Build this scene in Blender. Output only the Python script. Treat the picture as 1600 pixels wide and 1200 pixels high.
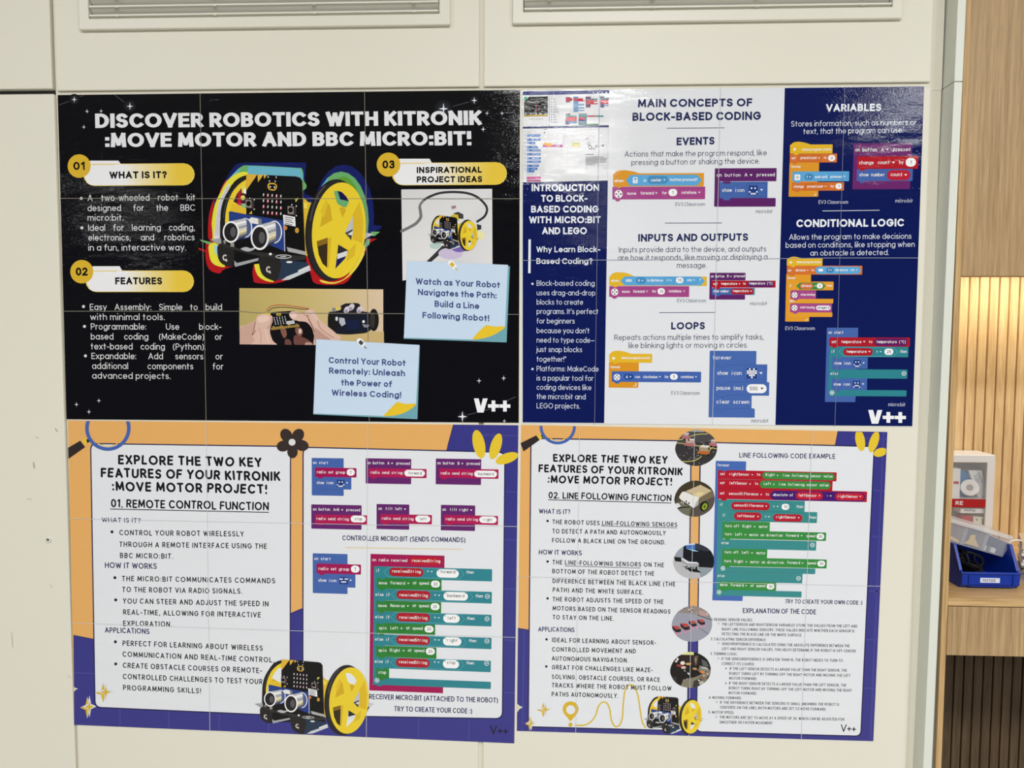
import bpy, math, random
from mathutils import Vector, Matrix
random.seed(7)
for o in list(bpy.data.objects): bpy.data.objects.remove(o)
SC = bpy.context.scene
COL = SC.collection
R = math.radians

# ------------------------------------------------------------------ camera
F = 1150.0                                   # focal length in pixels of the 1600 x 1200 frame
CAM = Vector((0.0, -1.0, 1.5))
_x = Vector((27800, -180, F)).normalized()   # the wall's right and up directions in camera axes
_z = Vector((78, 19400, F))
_z = (_z - _x * _z.dot(_x)).normalized()
_y = _z.cross(_x)
ROT = Matrix((_x, _y, _z))                   # camera axes -> world axes
cd = bpy.data.cameras.new('camera'); cd.sensor_width = 36.0; cd.lens = F / 1600 * 36.0
cd.clip_start = 0.02; cd.clip_end = 100
cam = bpy.data.objects.new('camera', cd); COL.objects.link(cam)
cam.matrix_world = Matrix.Translation(CAM) @ ROT.to_4x4()
SC.camera = cam

# ------------------------------------------------------------------ light
SC.view_settings.view_transform = 'Standard'; SC.view_settings.look = 'None'
SC.view_settings.gamma = 1.0; SC.view_settings.use_curve_mapping = False
SC.view_settings.exposure = -0.09
W = bpy.data.worlds.new('room_light'); SC.world = W; W.use_nodes = True
W.node_tree.nodes['Background'].inputs[0].default_value = (0.99, 1.0, 1.0, 1)
W.node_tree.nodes['Background'].inputs[1].default_value = 0.22
def area(name, loc, target, sx, sy, power, col=(1, 1, 0.985)):
    l = bpy.data.lights.new(name, 'AREA'); l.shape = 'RECTANGLE'; l.size = sx; l.size_y = sy
    l.energy = power; l.color = col
    o = bpy.data.objects.new(name, l); COL.objects.link(o); o.location = loc
    d = Vector(target) - Vector(loc); o.rotation_euler = d.to_track_quat('-Z', 'Y').to_euler()
    return o
# ceiling panels of the room, all facing straight down (rows behind the photographer)
area('ceiling_panel', (0.22, -2.0, 2.68), (0.22, -2.0, 0), 0.7, 0.4, 44)
area('ceiling_panel', (1.7, -2.0, 2.68), (1.7, -2.0, 0), 0.7, 0.4, 33)
area('ceiling_panel', (-1.6, -1.6, 2.68), (-1.6, -1.6, 0), 1.0, 0.4, 21)
area('ceiling_panel', (0.16, -3.35, 2.68), (0.16, -3.35, 0), 0.4, 0.2, 30)
area('ceiling_panel', (1.85, -2.85, 2.68), (1.85, -2.85, 0), 0.3, 0.2, 13)
area('ceiling_panel', (-4.15, -6.2, 2.68), (-4.15, -6.2, 0), 0.5, 0.3, 18)
area('ceiling_panel', (0.5, -6.0, 2.68), (0.5, -6.0, 0), 0.25, 0.25, 10)

# ------------------------------------------------------------------ measuring
def ray(px, py):
    return ROT @ Vector(((px - 800) / F, (600 - py) / F, -1.0))
def P(px, py, y=0.0):
    d = ray(px, py); return CAM + d * ((y - CAM.y) / d.y)
def PZ(px, py, z):
    d = ray(px, py); return CAM + d * ((z - CAM.z) / d.z)

# ------------------------------------------------------------------ materials
def lin(c):
    c = c / 255.0
    return c / 12.92 if c <= 0.04045 else ((c + 0.055) / 1.055) ** 2.4
KL = 0.86
def C(r, g, b): return (min(lin(r) / KL, .92), min(lin(g) / KL, .92), min(lin(b) / KL, .92))
MATS = {}
def mat(name, col, rough=0.5, metal=0.0, spec=0.5, trans=0.0, bump=None, emit=None):
    if name in MATS: return MATS[name]
    m = bpy.data.materials.new(name); m.use_nodes = True; nt = m.node_tree
    b = nt.nodes['Principled BSDF']
    b.inputs['Base Color'].default_value = (*col, 1); b.inputs['Roughness'].default_value = rough
    b.inputs['Metallic'].default_value = metal; b.inputs['Specular IOR Level'].default_value = spec
    b.inputs['Transmission Weight'].default_value = trans
    if emit: b.inputs['Emission Color'].default_value = (*emit[0], 1); b.inputs['Emission Strength'].default_value = emit[1]
    if bump:
        n = nt.nodes.new('ShaderNodeTexNoise'); n.inputs['Scale'].default_value = bump[0]; n.inputs['Detail'].default_value = 3
        g = nt.nodes.new('ShaderNodeNewGeometry'); bp = nt.nodes.new('ShaderNodeBump')
        bp.inputs['Strength'].default_value = bump[1]; bp.inputs['Distance'].default_value = bump[2]
        nt.links.new(g.outputs['Position'], n.inputs['Vector']); nt.links.new(n.outputs['Fac'], bp.inputs['Height'])
        nt.links.new(bp.outputs['Normal'], b.inputs['Normal'])
    MATS[name] = m; return m
def print_mat():
    m = bpy.data.materials.new('glossy_print'); m.use_nodes = True; nt = m.node_tree; N = nt.nodes; K = nt.links
    b = N['Principled BSDF']; a = N.new('ShaderNodeAttribute'); a.attribute_name = 'ink'
    K.new(a.outputs['Color'], b.inputs['Base Color'])
    b.inputs['Roughness'].default_value = 0.035; b.inputs['Specular IOR Level'].default_value = 0.27
    g = N.new('ShaderNodeNewGeometry'); sp = N.new('ShaderNodeSeparateXYZ'); K.new(g.outputs['Position'], sp.inputs[0])
    # the photo paper cockles: broad waves, hand sized wrinkles and a fine grain
    def noise(scale, det, vec=None):
        n = N.new('ShaderNodeTexNoise'); n.inputs['Scale'].default_value = scale; n.inputs['Detail'].default_value = det
        K.new(vec or g.outputs['Position'], n.inputs['Vector']); return n
    mp = N.new('ShaderNodeMapping'); mp.inputs['Scale'].default_value = (0.8, 1, 2.0); K.new(g.outputs['Position'], mp.inputs['Vector'])
    last = None
    for sc, det, st, di, vec in ((7, 2, 1.0, PB[0], mp.outputs[0]), (26, 2, 1.0, PB[1], mp.outputs[0]), (700, 1, 1.0, PB[2], None)):
        n = noise(sc, det, vec); bp = N.new('ShaderNodeBump'); bp.inputs['Strength'].default_value = st; bp.inputs['Distance'].default_value = di
        K.new(n.outputs['Fac'], bp.inputs['Height'])
        if last: K.new(last.outputs['Normal'], bp.inputs['Normal'])
        last = bp
    K.new(last.outputs['Normal'], b.inputs['Normal'])
    return m
PB = (0.0015, 0.0005, 0.00008)
PRINT = print_mat()
def wood(name, dark, light, sc=1.0, rough=0.45):
    m = bpy.data.materials.new(name); m.use_nodes = True; nt = m.node_tree; N = nt.nodes; K = nt.links
    b = N['Principled BSDF']; b.inputs['Roughness'].default_value = rough; b.inputs['Specular IOR Level'].default_value = 0.3
    g = N.new('ShaderNodeNewGeometry'); mp = N.new('ShaderNodeMapping'); mp.inputs['Scale'].default_value = sc
    K.new(g.outputs['Position'], mp.inputs['Vector'])
    n = N.new('ShaderNodeTexNoise'); n.inputs['Scale'].default_value = 1.0; n.inputs['Detail'].default_value = 5; n.inputs['Distortion'].default_value = 0.6
    K.new(mp.outputs[0], n.inputs['Vector'])
    mp2 = N.new('ShaderNodeMapping'); mp2.inputs['Scale'].default_value = tuple(4.5 * v for v in sc); K.new(g.outputs['Position'], mp2.inputs['Vector'])
    n2 = N.new('ShaderNodeTexNoise'); n2.inputs['Scale'].default_value = 1.0; n2.inputs['Detail'].default_value = 3; K.new(mp2.outputs[0], n2.inputs['Vector'])
    mx = N.new('ShaderNodeMix'); mx.data_type = 'FLOAT'; mx.inputs[0].default_value = 0.45
    K.new(n.outputs['Fac'], mx.inputs[2]); K.new(n2.outputs['Fac'], mx.inputs[3])
    r = N.new('ShaderNodeValToRGB'); r.color_ramp.elements[0].position = 0.36; r.color_ramp.elements[1].position = 0.66
    r.color_ramp.elements[0].color = (*dark, 1); r.color_ramp.elements[1].color = (*light, 1)
    K.new(mx.outputs[0], r.inputs[0]); K.new(r.outputs[0], b.inputs['Base Color'])
    bp = N.new('ShaderNodeBump'); bp.inputs['Strength'].default_value = 0.25; bp.inputs['Distance'].default_value = 0.0006
    K.new(mx.outputs[0], bp.inputs['Height']); K.new(bp.outputs[0], b.inputs['Normal'])
    return m

# ------------------------------------------------------------------ objects
def tag(o, label=None, cat=None, group=None, kind=None):
    if label: o['label'] = label
    if cat: o['category'] = cat
    if group: o['group'] = group
    if kind: o['kind'] = kind
    return o
def thing(name, label, cat, loc=(0, 0, 0), group=None):
    o = bpy.data.objects.new(name, None); COL.objects.link(o); o.location = loc; o.empty_display_size = 0.05
    return tag(o, label, cat, group)
class MB:
    """collects solids in world space; build() links them as one mesh object"""
    def __init__(s): s.v = []; s.f = []
    def add(s, vs, fs):
        b = len(s.v); s.v += [tuple(v) for v in vs]; s.f += [tuple(i + b for i in f) for f in fs]; return s
    def box(s, x0, x1, y0, y1, z0, z1):
        return s.hexa([(x0,y0,z0),(x1,y0,z0),(x1,y1,z0),(x0,y1,z0)], [(x0,y0,z1),(x1,y0,z1),(x1,y1,z1),(x0,y1,z1)])
    def hexa(s, lo, hi):
        return s.add(list(lo) + list(hi), [(3,2,1,0),(4,5,6,7),(0,1,5,4),(1,2,6,5),(2,3,7,6),(3,0,4,7)])
    def prism(s, pts, d):
        """closed outline pts (3-d, one plane) swept along vector d"""
        n = len(pts); d = Vector(d); a = [Vector(p) for p in pts]
        return s.add(a + [p + d for p in a], [tuple(range(n)), tuple(range(2*n-1, n-1, -1))] + [(i, n+i, n+(i+1) % n, (i+1) % n) for i in range(n)])
    def frame(s, outer, inner, d):
        """ring between two outlines of equal length swept along d"""
        n = len(outer); d = Vector(d); o = [Vector(p) for p in outer]; i_ = [Vector(p) for p in inner]
        v = o + i_ + [p + d for p in o] + [p + d for p in i_]; f = []
        for k in range(n):
            j = (k + 1) % n
            f += [(k, j, n+j, n+k), (2*n+k, 3*n+k, 3*n+j, 2*n+j), (k, 2*n+k, 2*n+j, j), (n+k, n+j, 3*n+j, 3*n+k)]
        return s.add(v, f)
    def tube(s, pts, r, n=8, cap=True):
        pts = [Vector(p) for p in pts]; m = len(pts); vs = []; up = Vector((0.13, 0.31, 0.94)).normalized()
        for i, p in enumerate(pts):
            t = (pts[min(i+1, m-1)] - pts[max(i-1, 0)]).normalized(); a = t.cross(up)
            if a.length < 1e-4: a = t.cross(Vector((1, 0, 0)))
            a.normalize(); b = t.cross(a); rr = r[i] if isinstance(r, (list, tuple)) else r
            vs += [p + (a * math.cos(2*math.pi*k/n) + b * math.sin(2*math.pi*k/n)) * rr for k in range(n)]
        fs = [(i*n+k, i*n+(k+1) % n, (i+1)*n+(k+1) % n, (i+1)*n+k) for i in range(m-1) for k in range(n)]
        if cap: fs += [tuple(range(n-1, -1, -1)), tuple(range((m-1)*n, m*n))]
        return s.add(vs, fs)
    def lathe(s, prof, c, axis, n=24):
        """closed profile of (radius, along) turned about axis through c"""
        ax = Vector(axis).normalized(); u = ax.cross(Vector((0, 0, 1)))
        if u.length < 1e-3: u = ax.cross(Vector((1, 0, 0)))
        u.normalize(); w = ax.cross(u); c = Vector(c); m = len(prof)
        vs = [c + ax * h + (u * math.cos(2*math.pi*k/n) + w * math.sin(2*math.pi*k/n)) * r for r, h in prof for k in range(n)]
        fs = [(i*n+k, i*n+(k+1) % n, ((i+1) % m)*n+(k+1) % n, ((i+1) % m)*n+k) for i in range(m) for k in range(n)]
        return s.add(vs, fs)
    def build(s, name, m, parent=None, bevel=0, smooth=False, label=None, kind=None, solid=0):
        me = bpy.data.meshes.new(name); off = parent.matrix_basis.translation if parent else Vector((0, 0, 0))
        pp = parent
        while pp is not None and pp.parent is not None: pp = pp.parent; off = off + pp.matrix_basis.translation
        me.from_pydata([tuple(Vector(v) - off) for v in s.v], [], s.f); me.materials.append(m)
        import bmesh
        bm = bmesh.new(); bm.from_mesh(me); bmesh.ops.recalc_face_normals(bm, faces=bm.faces); bm.to_mesh(me); bm.free()
        o = bpy.data.objects.new(name, me); COL.objects.link(o); o.parent = parent
        if smooth:
            for p in me.polygons: p.use_smooth = True
        if bevel:
            b = o.modifiers.new('bevel', 'BEVEL'); b.width = bevel; b.segments = 2; b.limit_method = 'ANGLE'; b.angle_limit = R(40)
        if label: o['label'] = label
        if kind: o['kind'] = kind
        return o
def struct(name, mb, m, **k): return mb.build(name, m, None, kind='structure', **k)

# ------------------------------------------------------------------ flat print
YB = -0.0048            # front of the paper sheets
DZ = 0.00003
CUR = dict(S=lambda y: 0.0, V=lambda x: 0.0)
def lean(k): return lambda x: -(x - 722) / 19400.0 + k
class Art:
    """flat ink on a sheet, drawn in measured coordinates of the wall and laid onto the paper"""
    def __init__(s, name, parent, label=None): s.name = name; s.parent = parent; s.label = label; s.v = []; s.f = []; s.c = []; s.k = 0; s.xf = None; s.clip = None; s.L0 = 0
    def poly(s, pts, col, L=1):
        if s.xf: pts = [s.xf(*p) for p in pts]
        if s.clip:
            cols = col if isinstance(col, list) else None
            pts = clip(pts, s.clip)
            if cols: col = cols[0]
        if len(pts) < 3: return
        s.k = (s.k + 1) % 14; d = (L + s.L0) * DZ + s.k * 1.6e-6; b = len(s.v)
        s.v += [(x, y, d) for x, y in pts]; s.f.append(tuple(range(b, b + len(pts))))
        s.c += col if isinstance(col, list) else [col] * len(pts)
    def rect(s, x0, y0, x1, y1, col, L=1): s.poly(quad(x0, y0, x1, y1), col, L)
    def rrect(s, x0, y0, x1, y1, r, col, L=1, n=3): s.poly(rr(x0, y0, x1, y1, r, n), col, L)
    def pill(s, x0, y0, x1, y1, col, L=3): s.poly(rr(x0, y0, x1, y1, min(y1 - y0, x1 - x0) / 2, 4), col, L)
    def ell(s, cx, cy, rx, ry, col, L=1, a=0, n=24): s.poly(el(cx, cy, rx, ry, a, n), col, L)
    def ring(s, cx, cy, rx, ry, w, col, L=1, a0=0, a1=360, n=28, w2=None):
        w2 = w if w2 is None else w2
        for i in range(n):
            t0 = R(a0 + (a1 - a0) * i / n); t1 = R(a0 + (a1 - a0) * (i + 1) / n)
            s.poly([(cx + rx*math.cos(t0), cy - ry*math.sin(t0)), (cx + rx*math.cos(t1), cy - ry*math.sin(t1)),
                    (cx + (rx-w)*math.cos(t1), cy - (ry-w2)*math.sin(t1)), (cx + (rx-w)*math.cos(t0), cy - (ry-w2)*math.sin(t0))], col, L)
    def line(s, pts, w, col, L=2, cap='b'):
        pts = [(float(x), float(y)) for x, y in pts]; runs = [[pts[0]]]
        for i in range(1, len(pts)):
            runs[-1].append(pts[i])
            if i < len(pts) - 1:
                a = math.atan2(pts[i][1]-pts[i-1][1], pts[i][0]-pts[i-1][0]); b = math.atan2(pts[i+1][1]-pts[i][1], pts[i+1][0]-pts[i][0])
                if abs((b - a + math.pi) % (2*math.pi) - math.pi) > 0.95: runs.append([pts[i]])
        for r in runs:
            m = len(r); Lf = []; Rt = []; ring = m > 5 and math.hypot(r[0][0]-r[-1][0], r[0][1]-r[-1][1]) < .02*w + 1e-6
            for i, p in enumerate(r):
                q0 = r[max(i-1, 0)]; q1 = r[min(i+1, m-1)]
                if ring and i in (0, m-1): q0, q1 = r[m-2], r[1]
                dx, dy = q1[0]-q0[0], q1[1]-q0[1]; d = math.hypot(dx, dy) or 1
                dx /= d; dy /= d; h = w / 2; ex = 0
                if cap == 's' and i == 0 and not ring: ex = -h
                if cap == 's' and i == m-1 and not ring: ex = h
                x, y = p[0] + dx*ex, p[1] + dy*ex
                Lf.append((x - dy*h, y + dx*h)); Rt.append((x + dy*h, y - dx*h))
            if ring:
                k = m//2; s.poly(Lf[:k+1] + Rt[:k+1][::-1], col, L); s.poly(Lf[k:] + Rt[k:][::-1], col, L)
            elif cap == 'r':
                for i, sg in ((0, 1), (m-1, -1)):
                    q0 = r[i]; q1 = r[1] if i == 0 else r[m-2]; th = math.atan2(q1[1]-q0[1], q1[0]-q0[0]); arc = []
                    for k in range(1, 4):
                        t = th + math.pi/2 + math.pi*k/4; arc.append((q0[0] + w/2*math.cos(t), q0[1] + w/2*math.sin(t)))
                    if i == 0: head = arc
                    else: tail = arc
                s.poly(Lf + tail[::-1] + Rt[::-1] + head[::-1], col, L)
            else: s.poly(Lf + Rt[::-1], col, L)
    def build(s):
        me = bpy.data.meshes.new(s.name); off = Vector((0, 0, 0)); pp = s.parent
        while pp is not None: off = off + pp.matrix_basis.translation; pp = pp.parent
        me.from_pydata([tuple(P(x, y, YB - d) - off) for x, y, d in s.v], [], s.f); me.materials.append(PRINT)
        me.update()
        flip = [p.index for p in me.polygons if p.normal.y > 0]
        if flip:
            import bmesh
            bm = bmesh.new(); bm.from_mesh(me); bm.faces.ensure_lookup_table(); bmesh.ops.reverse_faces(bm, faces=[bm.faces[i] for i in flip]); bm.to_mesh(me); bm.free()
        at = me.color_attributes.new('ink', 'FLOAT_COLOR', 'POINT')
        for i, c in enumerate(s.c): at.data[i].color = (c[0], c[1], c[2], 1)
        o = bpy.data.objects.new(s.name, me); COL.objects.link(o); o.parent = s.parent
        if s.label: o['label'] = s.label
        return o
def quad(x0, y0, x1, y1):
    S, V = CUR['S'], CUR['V']; w = x1 - x0; h = y1 - y0
    return [(x0, y0), (x1, y0 + S(y0)*w), (x1 + V(x1)*h, y1 + S(y1)*w), (x0 + V(x0)*h, y1)]
def rr(x0, y0, x1, y1, r, n=3):
    q = quad(x0, y0, x1, y1); out = []
    for i in range(4):
        a, b, c = q[i-1], q[i], q[(i+1) % 4]
        def toward(p, t, d):
            L = math.hypot(t[0]-p[0], t[1]-p[1]) or 1; return (p[0] + (t[0]-p[0])*d/L, p[1] + (t[1]-p[1])*d/L)
        p0 = toward(b, a, r); p1 = toward(b, c, r)
        for k in range(n + 1):
            t = k / n; u = 1 - t; w = 0.72
            den = u*u + 2*u*t*w + t*t
            out.append(tuple((u*u*p0[j] + 2*u*t*w*b[j] + t*t*p1[j]) / den for j in (0, 1)))
    return out
def el(cx, cy, rx, ry, a=0, n=24):
    ca, sa = math.cos(R(a)), math.sin(R(a)); o = []
    for k in range(n):
        t = 2*math.pi*k/n; x, y = rx*math.cos(t), ry*math.sin(t); o.append((cx + x*ca - y*sa, cy + x*sa + y*ca))
    return o
def clip(pts, win):
    """pts cut to the convex outline win"""
    ar = sum(win[i-1][0]*win[i][1] - win[i][0]*win[i-1][1] for i in range(len(win)))
    w = win if ar > 0 else win[::-1]; out = list(pts)
    for i in range(len(w)):
        a, b = w[i-1], w[i]; inp = out; out = []
        f = lambda p: (b[0]-a[0])*(p[1]-a[1]) - (b[1]-a[1])*(p[0]-a[0])
        for j in range(len(inp)):
            p, q = inp[j-1], inp[j]; fp, fq = f(p), f(q)
            if fp >= 0: 
                if fq >= 0: out.append(q)
                else: t = fp/(fp-fq); out.append((p[0]+(q[0]-p[0])*t, p[1]+(q[1]-p[1])*t))
            elif fq >= 0:
                t = fp/(fp-fq); out += [(p[0]+(q[0]-p[0])*t, p[1]+(q[1]-p[1])*t), q]
    return out
def spl(pts, n=6, closed=False):
    """smooth curve through pts"""
    m = len(pts); o = []
    for i in range(m if closed else m-1):
        p = [pts[(i+k-1) % m] if closed else pts[min(max(i+k-1, 0), m-1)] for k in range(4)]
        for j in range(n):
            t = j / n
            o.append(tuple(0.5*((2*p[1][d]) + (-p[0][d]+p[2][d])*t + (2*p[0][d]-5*p[1][d]+4*p[2][d]-p[3][d])*t*t + (-p[0][d]+3*p[1][d]-3*p[2][d]+p[3][d])*t**3) for d in range(len(pts[0]))))
    if not closed: o.append(tuple(pts[-1]))
    return o

# ------------------------------------------------------------------ lettering (pen strokes; cap height 1)
_G = '''A .76 0,0 .38,1|.38,1 .76,0|.14,.3 .62,.3
B .6 0,0 0,1|0,1 .3,1 .3,.76,.26,.24,90,-90 0,.52|0,.52 .3,.52 .3,.26,.3,.26,90,-90 0,0
C .76 .42,.5,.42,.5,45,315
D .72 0,0 0,1|0,1 .26,1 .26,.5,.46,.5,90,-90 0,0
E .52 0,0 0,1|0,1 .52,1|0,.52 .47,.52|0,0 .52,0
F .5 0,0 0,1|0,1 .5,1|0,.5 .45,.5
G .84 .42,.5,.42,.5,42,360|.84,.48 .5,.48
H .68 0,0 0,1|.68,0 .68,1|0,.52 .68,.52
I 0 0,0 0,1
J .4 .4,1 .4,.26 .2,.26,.2,.26,0,-165
K .6 0,0 0,1|.58,1 .02,.42|.2,.6 .6,0
L .48 0,0 0,1|0,0 .48,0
M .86 0,0 .06,1|.06,1 .43,.15|.43,.15 .8,1|.8,1 .86,0
N .7 0,0 0,1|0,1 .7,0|.7,0 .7,1
O .94 .47,.5,.47,.5,0,360
P .58 0,0 0,1|0,1 .3,1 .3,.72,.28,.28,90,-90 0,.44
Q .94 .47,.5,.47,.5,0,360|.6,.25 .92,-.04
R .6 0,0 0,1|0,1 .3,1 .3,.73,.28,.27,90,-90 0,.46|.28,.46 .6,0
S .58 .29,.75,.27,.25,30,270 .29,.25,.29,.25,90,-150
T .6 0,1 .6,1|.3,1 .3,0
U .68 0,1 0,.34 .34,.34,.34,.34,180,360 .68,1
V .74 0,1 .37,0|.37,0 .74,1
W 1.06 0,1 .27,0|.27,0 .53,.92|.53,.92 .79,0|.79,0 1.06,1
X .64 0,0 .64,1|0,1 .64,0
Y .66 0,1 .33,.46|.66,1 .33,.46|.33,.46 .33,0
Z .58 0,1 .58,1|.58,1 0,0|0,0 .58,0
0 .6 .3,.5,.3,.5,0,360
1 .26 0,.82 .24,1|.24,1 .24,0
2 .56 .28,.73,.27,.27,160,-38 0,0|0,0 .56,0
3 .54 .27,.76,.25,.24,150,-90|.27,.26,.28,.26,90,-150
4 .6 .45,0 .45,1|.45,1 0,.26|0,.26 .6,.26
5 .54 .5,1 .08,1|.08,1 .05,.52|.26,.31,.28,.31,130,-145
7 .56 0,1 .56,1|.56,1 .16,0
a .6 .3,.35,.3,.35,0,360|.6,.7 .6,0
b .6 .3,.35,.3,.35,0,360|0,1.04 0,0
c .52 .3,.35,.3,.35,45,315
d .6 .3,.35,.3,.35,0,360|.6,1.04 .6,0
e .6 .3,.35,.3,.35,0,318|0,.36 .6,.36
f .34 .13,0 .13,.86 .31,.86,.18,.19,180,80|0,.66 .33,.66
g .6 .3,.35,.3,.35,0,360|.6,.7 .6,-.02 .3,-.02,.3,.28,0,-150
h .52 0,1.04 0,0|0,.42 .26,.42,.26,.28,180,0 .52,0
i 0 0,0 0,.66|0,1.06 0,1.08
j 0 0,.7 0,-.14 -.12,-.14,.12,.15,0,-90|0,1.06 0,1.08
k .48 0,1.04 0,0|.44,.7 .02,.28|.17,.42 .48,0
l 0 0,0 0,1.04
m .88 0,.7 0,0|0,.46 .22,.46,.22,.24,180,0 .44,0|.44,.46 .66,.46,.22,.24,180,0 .88,0
n .52 0,.7 0,0|0,.42 .26,.42,.26,.28,180,0 .52,0
o .6 .3,.35,.3,.35,0,360
p .6 .3,.35,.3,.35,0,360|0,.7 0,-.3
q .6 .3,.35,.3,.35,0,360|.6,.7 .6,-.3
r .28 0,.7 0,0|0,.42 .25,.42,.25,.28,180,80
s .42 .21,.525,.19,.175,30,270 .21,.175,.21,.175,90,-150
t .34 .14,.95 .14,0|0,.66 .33,.66
u .52 0,.7 0,.28 .26,.28,.26,.28,180,360 .52,.7|.52,.7 .52,0
v .54 0,.7 .27,0|.27,0 .54,.7
w .82 0,.7 .2,0|.2,0 .41,.66|.41,.66 .62,0|.62,0 .82,.7
x .5 0,0 .5,.7|0,.7 .5,0
y .54 0,.7 .27,.02|.54,.7 .14,-.3
z .46 0,.7 .46,.7|.46,.7 0,0|0,0 .46,0
. 0 0,0 0,.02
, .04 .04,.03 -.02,-.16
: 0 0,.03 0,.06|0,.6 0,.63
' 0 0,1.02 0,.78
" .2 0,1.02 0,.78|.2,1.02 .2,.78
- .3 0,.38 .3,.38
~ .75 0,.38 .75,.38
! 0 0,1 0,.38|0,0 0,.02
? .48 .24,.77,.23,.23,170,-60 .24,.42 .24,.3|.24,0 .24,.02
( .2 .32,.4,.32,.62,118,242
) .2 -.12,.4,.32,.62,62,-62
+ .5 .25,.14 .25,.64|0,.39 .5,.39
= .46 0,.3 .46,.3|0,.56 .46,.56
> .4 0,.66 .4,.4|.4,.4 0,.14
< .4 .4,.66 0,.4|0,.4 .4,.14
* .24 .12,.86,.12,.14,0,360'''
GL = {}
for ln in _G.split('\n'):
    ch, w, rest = ln.split(' ', 2); st = []
    for s in rest.split('|'):
        st.append([tuple(float(v) for v in e.split(',')) for e in s.split(' ')])
    GL[ch] = (float(w), st)
def _stroke(st, step):
    o = []
    for e in st:
        if len(e) == 2: o.append(e)
        else:
            cx, cy, rx, ry, a0, a1 = e; n = max(3, int(abs(a1 - a0) / step))
            o += [(cx + rx*math.cos(R(a0 + (a1-a0)*k/n)), cy + ry*math.sin(R(a0 + (a1-a0)*k/n))) for k in range(n+1)]
    return o
def T(A, s, x0, x1, y, h, t=.1, col=None, L=6, y1=None, style='s', gap=None, just=0, mono=False, wob=0.0, sp=.3, xs=1.0):
    """one line of lettering from x0 to x1 on the baseline y, caps h tall; xs widens the pen"""
    if y1 is None: y1 = y + CUR['S'](y)*(x1 - x0)
    if xs != 1.0: A.xf = lambda px, py: (x0 + (px - x0)*xs, py); xe = x0 + (x1 - x0)/xs; T(A, s, x0, xe, y, h, t, col, L, y1, style, gap, just, mono, wob, sp); A.xf = None; return
    gap = (.13 if t < .15 else .09) if gap is None else gap
    step = 30 if h < 9 else 20; k = 1 - t
    sp_ = sp
    adv = []
    for ch in s:
        if mono: adv.append(.72)
        elif ch == ' ': adv.append(sp_)
        else: adv.append(GL[ch][0]*k + t + gap)
    tot = sum(adv) - (0 if mono or s[-1] == ' ' else gap); 
    if just:                                  # keep the letter width, widen the spaces
        sx = just; ns = s.count(' '); extra = ((x1 - x0)/(h*sx) - tot) / max(ns, 1)
        adv = [a + extra if ch == ' ' else a for a, ch in zip(adv, s)]; tot += extra*ns
    sx = (x1 - x0) / tot
    dy = (y1 - y)/(x1 - x0); vx = CUR['V']((x0+x1)/2); X = 0.0
    if col is None: col = WHITE
    rnd = random.Random(len(s)*31 + int(y))
    for ch, a in zip(s, adv):
        if ch != ' ':
            w, sts = GL[ch]; ox = X + t/2
            if mono: ox = X + (.72 - w*k)/2 if w*k < .64 else X + .04
            kx = 1.0 if not (mono and w*k >= .64) else .62/(w*k)
            ang = (rnd.random()-.5)*wob; by = (rnd.random()-.5)*wob*.35
            for st in sts:
                if ch == '!' and t > .2 and st[-1][1] == .38: st = [(0, 1), (0, .56)]
                pl = []
                for gx, gy in _stroke(st, step):
                    ux = ox + gx*k*kx; uy = t/2 + gy*k + by
                    ux += -ang*(uy-.5)
                    px = x0 + ux*sx; py = y + dy*(px - x0) - uy*h
                    pl.append((px - vx*uy*h, py))
                A.line(pl, t*h, col, L, cap=style)
        X += a
def bul(A, x, y, r, col, L=6): A.ell(x, y, r, r, col, L, n=10)
WHITE = C(226, 228, 234)
# ------------------------------------------------------------------ the wall of white cupboards
CREAM = mat('cream_lacquer', C(212, 209, 196), 0.42, spec=0.35, bump=(160, 0.05, 0.001))
CREAM2 = mat('cream_frame', C(210, 206, 191), 0.45, spec=0.35)
WHITE_TRIM = mat('white_trim', C(206, 209, 200), 0.4)
VENT = mat('vent_enamel', C(210, 208, 196), 0.4)
DARK = mat('dark_gap', (0.03, 0.03, 0.03), 0.8)
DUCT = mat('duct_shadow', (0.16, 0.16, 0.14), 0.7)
ZB, ZT = 0.02, 2.3
struct('floor', MB().box(-6, 6, -9, 0.6, -0.05, 0), mat('vinyl_floor', (0.52, 0.50, 0.46), 0.5))
struct('ceiling', MB().box(-6, 6, -9, 0.6, 2.72, 2.77), mat('ceiling_paint', (0.75, 0.75, 0.72), 0.9))
xl = P(87.0, 150).x; xm = P(753, 140).x; xr = P(1454, 600).x      # stile lines of the wall
zr = P(753, 140).z                                                # rail line
struct('wall_back', MB().box(-6, 6, 0.62, 0.7, 0, 2.72), CREAM2)
FZ = -0.004
def panel(mb, x0, x1, z0, z1, y=FZ): return mb.box(x0, x1, y, 0.016, z0, z1)
def Z(px, py): return P(px, py, FZ).z
def X(px, py): return P(px, py, FZ).x
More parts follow.
